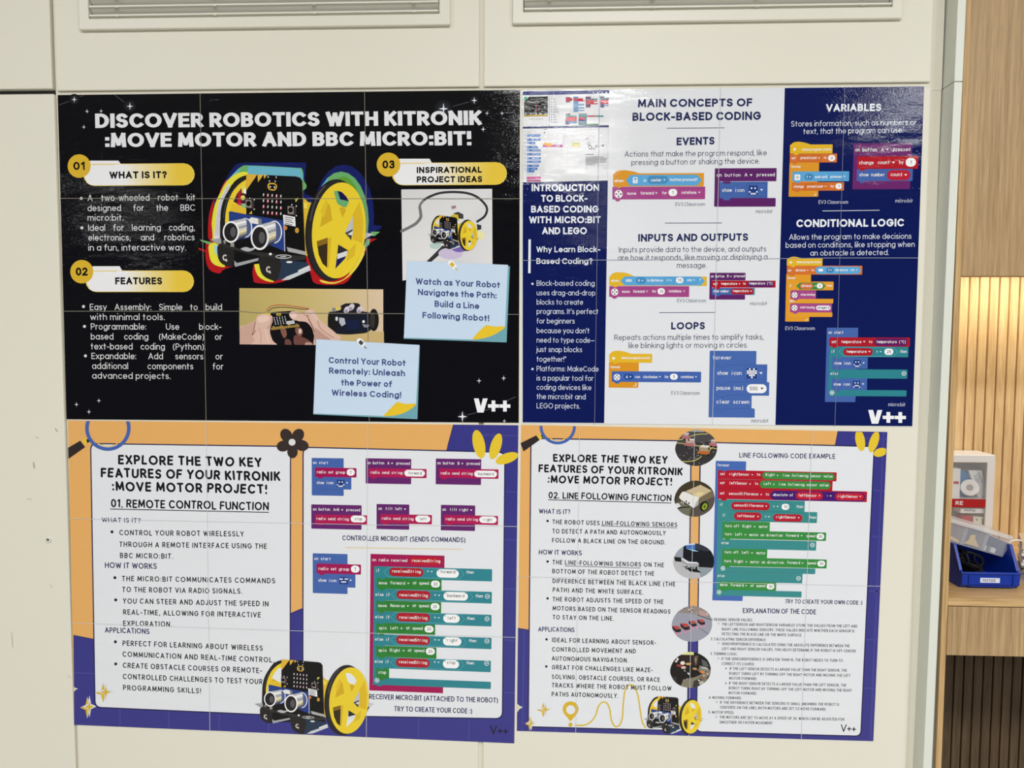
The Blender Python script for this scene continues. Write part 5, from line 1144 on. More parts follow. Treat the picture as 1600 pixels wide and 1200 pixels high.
send(588.4, 787.4, 639.6, 826.6, 594, 803, 675, 817.6, ((591, 597, 'on'), (602, 628.4, 'tilt left'), (632.8, 633, '>v')), 796.6, (596, 646.2), 812, (649, 805.4, 672.4, 816), 'left', (654.6, 667))
send(689, 788.8, 742.6, 828.6, 694, 804.4, 778.2, 818.6, ((691, 697, 'on'), (702.4, 732, 'tilt right'), (736.2, 737, '>v')), 798, (696, 747), 813, (749, 806.6, 776, 817), 'right', (755, 769.6))
def f(A):
    cshape(A, 488.6, 864.4, 543, 881, 916, 926.6, 5, BLUE); A.rect(492, 878, 542, 920, BLUE, 1); A.rrect(494.4, 895, 555.4, 916.6, .9, BLUE, 2); blk(A, 494.4, 880.4, 564, 896, CRIM, 3); oval(A, 555, 889, 6.7, 5.5, '1', 4.8)
    icon(A, 530.4, 901.4, 543.6, 912.6, ASLEEP); tri(A, 548, 906.8); code(A, 4.9, [(491, 517.2, 875, 'on start'), (497, 545.6, 890.6, 'radio set group'), (497, 526, 908.8, 'show icon')])
art('code_picture', t3, f)
def f(A):
    A.rrect(579, 865.4, 694.6, 885.6, 1, CRIM, 1); A.poly([(579, 868), (585, 868), (583, 1078), (577, 1078)], CRIM, 1); A.rrect(577, 1066, 692.4, 1078.8, 1, CRIM, 1); A.poly([(584.4, 884.6), (592, 884.6), (590, 1070), (582.6, 1070)], TEAL, 2)
    A.pill(639.4, 869.4, 689.6, 882.6, C(172, 20, 40), 4); code(A, 4.8, [(581.4, 636.4, 876.8, 'on radio received'), (643, 688, 878, 'receivedString')])
    rows = [(584.4, 884.6, 769, 903.4, 'if', 586.6, 593, 893.8, 608, 661.6, 886.6, 682, 717, 'forward', 728, 740.2, 0, 666), (584, 919.6, 768.6, 937.6, 'else if', 586.4, 609.2, 931, 619.6, 672.6, 922, 693, 731.2, 'backward', 742.6, 755, 761.6, 677.4), (583.8, 955, 768, 973, 'else if', 586, 609, 966, 619.2, 672, 957, 692.6, 718.4, 'left', 729, 741.8, 761, 677),
            (583.4, 990.6, 768, 1008, 'else if', 585.8, 608.6, 1000.8, 619, 671.8, 992.6, 692.2, 721, 'right', 732.2, 744.4, 760.8, 677), (583, 1026, 767, 1043.6, 'else if', 585.4, 607.8, 1035.6, 618.6, 671.4, 1028, 692, 717.4, 'stop', 728.2, 741, 760.4, 676.6)]
    for x0, y0, x1, y1, k, ka, kb, kt, p0, p1, py, o0, o1, w, n0, n1, mc, eq in rows:
        S = CUR['S'](y0); A.rrect(x0, y0, x1, y1, 1, TEAL, 3); A.pill(p0, py, p1, py + 13.6, RED, 5); A.pill(o0, py + 2 + S*20, o1, py + 15 + S*20, C(228, 228, 232), 6); hexline(A, p0 - 8.4, p0 - 1, o1 + 1, o1 + 8, py - .4, py + 14.8, C(100, 172, 178), 4)
        y_ = kt + S*(p0-x0); code(A, 4.9, [(ka, kb, kt, k), (p0 + 4, p1 - 4, kt + .7, 'receivedString'), (o0 + 5.6, o1 - 5.6, kt + 1.8, w), (n0, n1, kt + 2.4, 'then'), (eq + 1, eq + 4.4, kt + .8, '=')], 9, dark=(2,)); tri(A, eq + 8.6, kt - .6, 3.2, L=9)
        for a in (o0 + 3.6, o1 - 3.6): A.rect(a - .5, py + 4.6, a + .5, py + 6, DTX, 9)
        if mc: circ(A, mc, kt + .9, 3.7, 0, 8)
    for x0, y0, x1, y1, tx, ty in ((589, 902.6, 690, 919.6, (('move', 592, 605), ('Forward', 610, 633), ('at speed', 645, 670.2)), 913), (588.4, 938, 689.4, 955, (('move', 591.2, 604.4), ('Reverse', 610, 632.4), ('at speed', 644.4, 670)), 948.4), (588, 973, 680, 990, (('spin', 591.8, 604.2), ('Left', 609.8, 622.4), ('at speed', 634.4, 660.2)), 983.4), (588, 1008.6, 682, 1026, (('spin', 591, 604), ('Right', 609.2, 625.6), ('at speed', 637, 663)), 1018.2), (588, 1043.4, 608, 1060, (('stop', 590.6, 603.6),), 1052.6)):
        blk(A, x0, y0, x1, y1, C(42, 118, 48), 4); A.poly([(x0 + 4, y0 - .3), (x0 + 13, y0 - .1), (x0 + 11, y0 + 2.4), (x0 + 6, y0 + 2.3)], TEAL, 6)
        code(A, 4.8, [(a, b, ty, s) for s, a, b in tx], 9)
        if len(tx) > 1:
            tri(A, tx[1][2] + 5, ty - 1.4, 3.4, L=9); oval(A, x1 - 9.6, ty - .6, 7, 5.3, '20', 4.8, 8); d_ = C(32, 96, 40); box(A, tx[1][1] - 2.6, ty - 8, tx[1][2] + 9, ty + 3.4, d_)
    A.rrect(582.8, 1058.4, 767, 1069.6, 1, TEAL, 3); A.poly([(587, 1069), (598, 1069.4), (596, 1072), (590, 1072)], TEAL, 5); circ(A, 589, 1063, 3.7, 1, 8)
art('code_picture', t3, f)
robot('robot_picture', t3, affine((361, 362), (422, 1092), (529.5, 360), (545.3, 1094.6), (522, 439), (539.4, 1149.2)), 6, label='yellow wheeled robot across the lower edge')
seams3(.65)

# ---- line following poster
S4 = lambda y: .019 + (y - 669)*.0097/481
t4, seams4 = poster('poster', 'orange and purple poster on line following with five rounded photos, lower right', ((814.5, 664), (1386.6, 675), (1364.6, 1158), (807.6, 1142)),
    [((905.6, 665), (899.6, 1145)), ((1085.4, 669), (1076.4, 1150)), ((1269, 672), (1252, 1156))], [[(806, 901), (904, 903), (1078, 909.4), (1376.4, 916)]], S4, lean(-.0105), ORG, C(192, 194, 198))
def f(A):
    A.poly([(1309.4, 673.6), (1386.6, 675), (1364.6, 1158), (1330, 1157), (1355, 700), (1305, 695)], PUR, 1); A.line([(1309.4, 673.6), (1305, 696)], 1, LINE, 3)
    A.poly([(809.4, 981.6), (828, 984.4), (960, 1003), (1086, 978), (1100, 976), (1100, 1130), (1350, 1140), (1350, 1157.6), (807.6, 1142)], PUR, 1); A.line([(809.4, 981.6), (827.6, 984.6)], 1, LINE, 3)
art('purple_ground', t4, f, 'purple areas of the poster')
bricks(t4, [((819, 986), (816, 1141)), ((869, 1138), (868.6, 1143.4)), ((970, 1143), (969.6, 1146)), ((1363, 766), (1382, 767)), ((1362, 838), (1379, 839)), ((1358, 923), (1375, 924)), ((1353, 999), (1371.6, 1000)), ((1350, 1075), (1368, 1076)), ((1380.6, 676), (1360, 1156)), ((1330, 684), (1385, 686))])
wpanel('white_panel', t4, (830.6, 686), (1079, 690), (1073, 1141), (826.4, 1134.6), 5)
wpanel('white_panel', t4, (1095.4, 692), (1365, 698.6), (1344, 1149.4), (1089, 1142.4), 8)
lens(t4, 871.5, 666, 28.4, 24, 665.2, [(813.4, 692.4), (838, 680.2), (843, 687.6), (818, 705.4)], [(838.8, 680.8), (844, 678.4), (847.4, 684.4), (843.2, 687.8), (844.4, 681), (847.6, 678.6), (849.6, 682.6), (846.4, 685.6)])
for a in ((1344, 688, 7.4, 17, -10), (1365.4, 690.4, 7, 17, 19), (1375.4, 706.8, 11, 6.6, -17)):
    def f(A):
        A.clip = [(1300, 674.4), (1386, 675.4), (1383.6, 720), (1300, 720)]; leaf(A, *a)
    art('leaf_drawing', t4, f)
hand(t4, 'headline', [('EXPLORE THE TWO KEY', 864, 1043, 721.6, 725), ('FEATURES OF YOUR KITRONIK', 841.4, 1066.6, 737.6, 743.2), (':MOVE MOTOR PROJECT!', 856, 1050, 754.8, 759)], 12.4, .215, HAND, gap=.14)
hand(t4, 'heading', [('02. LINE FOLLOWING FUNCTION', 857, 1049, 778.8, 783.6)], 10.4, .185, HAND, under=[((856.4, 780.8), (1049, 786), 1.2)], gap=.13)
for s, a, b, y, y1, h in (('WHAT IS IT?', 842, 891, 802.6, 803.6, 7.6), ('HOW IT WORKS', 842, 909, 866.4, 868, 7.8), ('APPLICATIONS', 841, 897.6, 986.6, 988, 7.4)): hand(t4, 'heading', [(s, a, b, y, y1)], h, .165, HNAVY, gap=.15)
B4 = dict(gap=.24, sp=.42, wob=.14)
hand(t4, 'paragraph', [('THE ROBOT USES LINE-FOLLOWING SENSORS', 863, 1058, 819, 823.6), ('TO DETECT A PATH AND AUTONOMOUSLY', 863, 1040, 833.4, 836.6), ('FOLLOW A BLACK LINE ON THE GROUND.', 862.6, 1040, 847.6, 851)], 7.2, .165, HAND, under=[((939, 821.8), (1058, 825), .8)], bullets=((855.6, 814),), br=2, **B4)
hand(t4, 'paragraph', [('THE LINE-FOLLOWING SENSORS ON THE', 863, 1037.4, 882, 886.6), ('BOTTOM OF THE ROBOT DETECT THE', 863, 1022, 896, 899.8), ('DIFFERENCE BETWEEN THE BLACK LINE (THE', 863.4, 1055, 911, 916.4), ('PATH) AND THE WHITE SURFACE.', 863.6, 1005, 925, 929), ('THE ROBOT ADJUSTS THE SPEED OF THE', 863.4, 1036.4, 939.6, 944), ('MOTORS BASED ON THE SENSOR READINGS', 863.4, 1047.4, 953.8, 959.2), ('TO STAY ON THE LINE.', 863.4, 959, 967.8, 970)], 7.2, .165, HAND, under=[((882.4, 884.4), (1001, 887.6), .8)], bullets=((855.6, 877.4), (855.6, 935)), br=2, **B4)
hand(t4, 'paragraph', [('IDEAL FOR LEARNING ABOUT SENSOR-', 862.6, 1025, 1003.4, 1008), ('CONTROLLED MOVEMENT AND', 862.6, 993.4, 1018, 1021.2), ('AUTONOMOUS NAVIGATION.', 862.2, 981.4, 1032.2, 1035.4), ('GREAT FOR CHALLENGES LIKE MAZE-', 862.4, 1020, 1046, 1050.6), ('SOLVING, OBSTACLE COURSES, OR RACE', 862.2, 1031, 1060.8, 1065.6), ('TRACKS WHERE THE ROBOT MUST FOLLOW', 862, 1049, 1074, 1079.4), ('PATHS AUTONOMOUSLY.', 862, 966, 1088, 1091)], 7.2, .165, HAND, bullets=((854, 999), (853.6, 1041.4)), br=2, **B4)
H4 = dict(gap=.15, sp=.34)
for s, a, b, y, y1, h in (('LINE FOLLOWING CODE EXAMPLE', 1155, 1305, 714.8, 717, 7.8), ('TRY TO CREATE YOUR OWN CODE :)', 1226.8, 1347.2, 942.8, 945, 6.6), ('EXPLANATION OF THE CODE', 1160.6, 1275, 957.8, 959.8, 7.8)): hand(t4, 'heading', [(s, a, b, y, y1)], h, .16, HNAVY, **H4)
hand(t4, 'fine_print', [('1. READING SENSOR VALUES:', 1111.6, 1176, 970, 971), ('THE LEFTSENSOR AND RIGHTSENSOR VARIABLES STORE THE VALUES FROM THE LEFT AND', 1128, 1339.4, 977.4, 980.6), ('RIGHT LINE-FOLLOWING SENSORS. THESE VALUES INDICATE WHETHER EACH SENSOR IS', 1128, 1334.8, 985.2, 988.2), ('DETECTING THE BLACK LINE OR THE WHITE SURFACE.', 1128, 1253, 992.6, 994.6), ('2. CALCULATING SENSOR DIFFERENCE:', 1110.6, 1197, 1000.4, 1002), ('SENSORDIFFERENCE IS CALCULATED USING THE ABSOLUTE DIFFERENCE BETWEEN THE', 1128, 1327.4, 1008, 1011.4), ('LEFT AND RIGHT SENSOR VALUES. THIS HELPS DETERMINE IF THE ROBOT IS OFF-CENTER.', 1128, 1338, 1015.8, 1019.4),
    ('3. TURNING LOGIC:', 1110, 1152, 1023.4, 1024.2), ('IF THE SENSORDIFFERENCE IS GREATER THAN 10, THE ROBOT NEEDS TO TURN TO', 1127.4, 1316.6, 1031.4, 1034.4), ('CORRECT ITS COURSE:', 1127.4, 1179, 1039, 1040), ('IF THE LEFT SENSOR DETECTS A LARGER VALUE THAN THE RIGHT SENSOR, THE', 1140, 1323, 1046.8, 1049.8), ('ROBOT TURNS LEFT BY TURNING OFF THE RIGHT MOTOR AND MOVING THE LEFT', 1139.4, 1328.6, 1054.4, 1057.8), ('MOTOR FORWARD.', 1139.4, 1183, 1061.8, 1062.6), ('IF THE RIGHT SENSOR DETECTS A LARGER VALUE THAN THE LEFT SENSOR, THE', 1139, 1322, 1069.6, 1073), ('ROBOT TURNS RIGHT BY TURNING OFF THE LEFT MOTOR AND MOVING THE RIGHT', 1138.8, 1331, 1077.2, 1081), ('MOTOR FORWARD.', 1138.4, 1182.6, 1084.8, 1085.6),
    ('4. MOVING FORWARD:', 1107.6, 1158.6, 1092, 1093), ('IF THE DIFFERENCE BETWEEN THE SENSORS IS SMALL (MEANING THE ROBOT IS', 1125, 1311, 1099.6, 1103), ('CENTERED ON THE LINE), BOTH MOTORS ARE SET TO MOVE FORWARD.', 1125, 1291, 1107.2, 1110.4), ('5. MOTOR SPEED:', 1107, 1147, 1114.8, 1115.6), ('THE MOTORS ARE SET TO MOVE AT A SPEED OF 30, WHICH CAN BE ADJUSTED FOR', 1124.4, 1319, 1122.6, 1126.2), ('SMOOTHER OR FASTER MOVEMENT.', 1124.4, 1208, 1130.4, 1132)], 4.4, .145, C(22, 22, 34), bullets=((1134.4, 1044.6), (1134.2, 1067.6)), br=1.1, gap=.22, sp=.4)
for x, y in ((1123, 974), (1122.6, 1005), (1122.4, 1028.8), (1120, 1097), (1119.4, 1120)): art('list_ring', t4, lambda A: A.ring(x, y, 1.3, 1.5, .35, C(38, 38, 52), 7, n=10))
hand(t4, 'team_mark', [('V++', 1313.4, 1337.4, 1143.6, 1144.4)], 12, .13, HAND, gap=.06)
def f(A):
    yl = C(200, 172, 52); A.line(spl([(899, 1133.4), (914, 1132.8), (924, 1127), (931, 1117), (935, 1104), (941, 1097.5), (948, 1098.4), (952.6, 1108), (955, 1124), (959, 1133), (963.6, 1135.4), (969, 1131.6), (972.4, 1121), (974, 1098), (976.4, 1080), (981, 1071.4), (986.4, 1070), (992, 1075), (997, 1088), (1000, 1108), (1003.6, 1128), (1009, 1137)], 5), 2.3, yl, 6, cap='r')
art('path_drawing', t4, f, 'yellow winding line')
def f(A):
    yl = C(200, 166, 42); A.poly(spl([(891.4, 1096), (899.6, 1098.6), (903.8, 1106), (902.6, 1113.6), (897, 1120.6), (891.5, 1126.6), (886, 1120.6), (880.4, 1113.6), (879.4, 1106), (883.4, 1098.6)], 4, True), yl, 6); A.ell(891.6, 1109, 7, 7.2, PAPER, 7); A.ell(891.4, 1132.4, 3.2, 3.4, yl, 6)
art('location_pin_drawing', t4, f)
sparkle('sparkle_drawing', t4, 850.6, 1108.6, 10.5, 12, 0); sparkle('sparkle_drawing', t4, 829, 1130, 8, 12, 0)
art('sparkle_drawing', t4, lambda A: A.poly([(808, 1099.4), (811.6, 1102.6), (817, 1105), (811.6, 1108), (808, 1113.4)], C(200, 198, 180), 5))
def blob(cx, cy, rx, ry): return spl([(cx + rx*math.cos(R(a))*k, cy - ry*math.sin(R(a))*k) for a, k in ((0, 1), (35, 1.0), (70, .98), (100, .98), (135, .96), (165, .98), (190, 1.02), (220, 1.02), (250, 1.0), (285, .99), (325, 1.0))], 4, True)
def photo(name, cx, cy, rx, ry, fn):
    A = Art('rounded_photo', t4, name); b = blob(cx, cy, rx, ry); A.clip = b; A.L0 = 5; fn(A, b); A.build()
def box3(A, x, y, w, h, d, top, fr, L): A.poly([(x, y), (x + w, y + 1), (x + w, y + h), (x, y + h)], fr, L); A.poly([(x, y), (x + d, y - d*.6), (x + w + d*.4, y - d*.5), (x + w, y + 1)], top, L)
def f(A, b):
    A.poly(b, C(52, 50, 52), 1); A.poly([(1050, 665), (1120, 665), (1120, 690), (1050, 692)], C(70, 68, 70), 2); A.poly([(1070, 668), (1100, 670), (1100, 675), (1070, 674)], C(150, 152, 150), 3)
    rnd = random.Random(3)
    for k in range(46): A.ell(1060 + 56*rnd.random(), 684 + 44*rnd.random(), .55 + .5*rnd.random(), .45, C(180, 178, 174), 3, n=6)
    yl = C(186, 176, 96)
    for p in ([(1059, 687), (1066, 686.4), (1070, 684.6)], [(1078, 682), (1090, 678.6), (1106, 678)], [(1058, 692.4), (1064, 692.6), (1070, 693.6)], [(1084, 696), (1094, 696.6), (1100, 695)], [(1064, 721), (1076, 721), (1088, 718.6), (1096, 713)], [(1106, 708), (1110, 702), (1114, 699)], [(1108, 699.4), (1120, 701)]): A.line(spl(p, 4), 1.2, yl, 4)
    for x, y, w, h, d, bd, tp in ((1068, 678, 8, 5, 3, C(160, 140, 150), C(188, 182, 190)), (1071.6, 687, 13, 7, 2.5, C(170, 150, 136), C(204, 194, 194)), (1092.6, 698.6, 14, 8, 5, C(156, 136, 112), C(206, 200, 196)), (1110.6, 688, 8, 6, 2, C(172, 140, 134), C(210, 200, 190))):
        box3(A, x, y, w, h, d, tp, bd, 5); A.poly([(x - 3, y + h - 2), (x + w + 3, y + h - 1.4), (x + w + 1, y + h + 4), (x - 2, y + h + 2.6)], C(168, 96, 46) if x > 1080 and x < 1100 else C(160, 100, 104), 6); A.ell(x + 1, y + h + 3.6, 1.2, 1.6, BLK, 7, n=8); A.ell(x + w, y + h + 4.4, 1.2, 1.6, BLK, 7, n=8)
photo('rounded photo of small wheeled robots on a dark speckled mat', 1088, 699.6, 32.6, 28.6, f)
def f(A, b):
    A.poly(b, C(72, 68, 56), 1); A.poly([(1050, 745), (1100, 745), (1122, 765), (1060, 775), (1052, 790)], C(60, 53, 38), 2); A.poly([(1090, 785), (1120, 770), (1120, 810), (1080, 810)], C(82, 74, 70), 3); A.poly([(1050, 790), (1062, 784), (1080, 792), (1075, 812), (1050, 812)], C(104, 102, 88), 3)
    A.poly([(1050, 788), (1060, 786), (1064, 791), (1054, 796)], C(206, 206, 212), 4); A.line([(1054, 796), (1064, 793), (1078, 792)], 1.6, C(24, 24, 24), 5)
    A.poly([(1071, 767.6), (1094.6, 757.4), (1112, 766.6), (1093, 778)], C(186, 168, 134), 4); A.poly([(1083, 773.4), (1091, 768.6), (1101, 769.6), (1093, 777)], C(204, 190, 142), 5); A.poly([(1092.6, 778), (1112, 766.6), (1117, 775), (1103, 782), (1093, 787)], C(110, 98, 76), 5)
    A.poly(spl([(1062, 779), (1063, 773), (1068.6, 768), (1082, 773.6), (1092.6, 778), (1088, 785), (1084.4, 793.6), (1074, 787)], 4, True), C(214, 211, 210), 6); A.poly([(1092.6, 778), (1091, 789), (1084.6, 793.4), (1087.4, 785.4)], C(168, 166, 164), 7)
    for x, y in ((1072.2, 783.4), (1076.4, 786.2)): A.ell(x, y, 1.2, 1.6, BLK, 8, n=8)
    A.ell(1100, 791, 6.4, 8.2, C(22, 22, 20), 7, 24); A.ell(1101, 791.6, 4, 5.8, C(128, 146, 40), 8, 24); A.ell(1101, 791.6, 1.4, 2, C(60, 66, 24), 9)
    A.line([(1064, 786), (1065.6, 783)], 1, C(210, 210, 210), 8); A.line([(1067, 788), (1068, 784.6)], 1, C(210, 210, 210), 8)
photo('rounded photo of a white fronted box car on yellow wheels', 1085.4, 779, 31.4, 28.6, f)
def f(A, b):
    A.poly(b, C(172, 172, 176), 1); A.poly([(1050, 845), (1072, 845), (1067, 872), (1050, 872)], C(140, 146, 158), 2); A.poly([(1068, 850), (1120, 848), (1120, 888), (1092, 886), (1067, 872)], C(14, 18, 26), 2); A.poly([(1086, 849), (1110, 849), (1108, 862), (1086, 858)], C(46, 50, 62), 3)
    A.poly([(1072, 848), (1086.4, 847), (1086, 860), (1072, 857)], C(60, 104, 176), 4); A.poly([(1072, 848), (1086, 847), (1086, 851), (1072, 852)], C(196, 206, 216), 5); A.poly([(1072, 857), (1086, 859.6), (1092, 861.6), (1084, 861.4)], C(150, 190, 216), 5)
    A.poly([(1053, 870), (1064, 871), (1065, 878), (1055, 877)], C(22, 24, 26), 3); A.poly([(1090, 886), (1120, 889), (1120, 905), (1096, 905)], C(132, 144, 152), 3)
    A.poly([(1064, 884), (1072, 887), (1078, 893), (1096, 895), (1090, 890), (1074, 886)], C(18, 20, 24), 4); A.poly([(1064.4, 873), (1067.4, 872), (1074.4, 877.4), (1089, 878.4), (1092.4, 881), (1091.6, 884.6), (1074, 883.6), (1066, 880)], C(150, 148, 152), 5); A.poly([(1064.4, 873), (1067.4, 872), (1074.4, 877.4), (1089, 878.4), (1092, 880.6), (1074, 880)], C(208, 212, 222), 6)
    for x, y in ((1073, 887), (1088, 888)): A.ell(x, y, 1.8, 3, C(16, 16, 18), 6, n=10)
    A.ell(1073.6, 887, .8, 1.6, C(150, 152, 154), 7, n=8); A.ell(1081, 886.6, 4, 1.8, C(90, 100, 104), 6)
photo('rounded photo of a low silver vehicle in front of a dark wall', 1084, 876.6, 32, 28, f)
def f(A, b):
    A.poly(b, C(142, 144, 158), 1); A.poly([(1045, 940), (1118, 940), (1112, 966), (1100, 962), (1078, 959), (1062, 957), (1050, 960)], C(134, 124, 120), 2); rnd = random.Random(5)
    for k in range(46):
        x, y = 1060 + 44*rnd.random(), 945 + 15*rnd.random(); g = rnd.randint(60, 200); w = 1 + 2*rnd.random()
        if y < 950 + (x - 1060)*.3: A.poly([(x, y), (x + w, y + .4), (x + w, y + 2.4), (x, y + 2)], C(g, g - 14, g - 20), 3)
    A.poly([(1092, 953), (1104, 956), (1103, 964), (1092, 962)], C(166, 140, 136), 4); A.line([(1090, 961), (1116, 970)], 1.4, C(70, 72, 70), 4); A.line([(1093, 981), (1108, 992)], .9, C(90, 88, 98), 3)
    for x, y, s in ((1050, 978, 1.0), (1063, 974, 1.05), (1076, 970, .9), (1089.6, 968, .85)):
        A.poly([(x, y), (x + 10*s, y + .4*s), (x + 14*s, y + 5*s), (x + 14*s, y + 9*s), (x + 7*s, y + 10.4*s), (x + .4*s, y + 5*s)], C(34, 24, 32), 5); A.poly([(x, y), (x + 10*s, y + .4*s), (x + 14*s, y + 4.6*s), (x + 6.6*s, y + 5.6*s)], C(176, 52, 60), 6); A.poly([(x + 5*s, y + 3*s), (x + 11*s, y + 3*s), (x + 13*s, y + 4.8*s), (x + 6.8*s, y + 5.4*s)], C(150, 90, 70), 7)
        A.ell(x + 7.4*s, y + 12.6*s, 1.8, 2.4, C(214, 120, 156), 4, n=10); A.ell(x + 14*s, y + 11.4*s, 1.6, 1.8, C(200, 130, 160), 4, n=10)
photo('rounded photo of four red topped robots on a grey floor', 1081.4, 974.6, 31.4, 28.4, f)
def f(A, b):
    A.poly(b, C(20, 17, 16), 1); A.poly([(1063, 1018), (1084, 1018), (1084, 1023.4), (1063, 1023)], C(206, 206, 130), 3); A.poly([(1064, 1022.6), (1092, 1024), (1090, 1040), (1064, 1036)], C(38, 24, 22), 2)
    g = C(128, 124, 110)
    for q, c_ in (([(1068, 1062), (1086, 1058), (1112, 1046), (1112, 1075), (1062, 1075)], C(120, 114, 98)), ([(1093, 1040), (1104, 1042), (1110, 1048), (1100, 1050), (1092, 1046)], C(120, 118, 112)), ([(1096, 1030), (1104, 1034), (1108, 1042), (1098, 1040)], C(84, 88, 84)), ([(1092, 1056), (1102, 1056), (1101, 1064), (1093, 1062)], C(110, 96, 80)), ([(1084, 1064), (1094, 1060), (1100, 1066), (1096, 1074), (1082, 1074)], C(54, 50, 46)), ([(1104, 1058), (1112, 1052), (1112, 1056), (1104, 1062)], C(84, 62, 44)), ([(1048, 1056), (1056, 1058), (1058, 1066), (1050, 1064)], C(48, 46, 46)), ([(1084, 1026), (1091, 1024), (1089, 1038), (1086, 1040)], C(92, 74, 62))): A.poly(q, c_, 3)
    for x, y, a, b_, c_, r_ in ((1066.6, 1036, 3.6, 3, C(214, 206, 200), 0), (1068, 1043, 4, 2.2, C(206, 170, 164), 0), (1058.6, 1030, 1.8, 2.4, C(206, 196, 190), 0), (1056.6, 1033.4, 2, 1.6, C(200, 190, 184), 0), (1061, 1040, 4.2, 1.8, C(150, 50, 48), 10), (1075.6, 1037.4, 4.6, 1.9, C(196, 150, 76), 0), (1085.6, 1045, 3.8, 1.8, C(178, 130, 88), 10), (1097, 1050, 4.6, 2, C(206, 124, 62), 16), (1092.6, 1047.4, 3, 1.4, C(100, 104, 84), 16), (1076, 1052.6, 2.6, 1.2, C(190, 192, 196), 40), (1070, 1048, 2, 1.2, C(130, 134, 140), 40), (1096, 1067, 4, 3.4, C(168, 162, 150), 0), (1092, 1063, 1.4, 1, C(226, 224, 216), 0), (1100, 1056, 1.6, 1, C(200, 196, 190), 0), (1105.4, 1053, 1.2, 1, C(206, 206, 204), 0), (1101, 1044, 6, 1.2, C(176, 174, 166), 12), (1068.6, 1062.6, 1.6, 1, C(150, 130, 120), 0), (1073.6, 1061, 1.4, 1.2, C(150, 126, 116), 0), (1087, 1031, 1, 4, C(150, 128, 110), 8)): A.ell(x, y, a, b_, c_, 5, r_, n=14)
photo('rounded photo of a dark workshop bench crowded with robot parts', 1079, 1046.6, 31.6, 28.4, f)
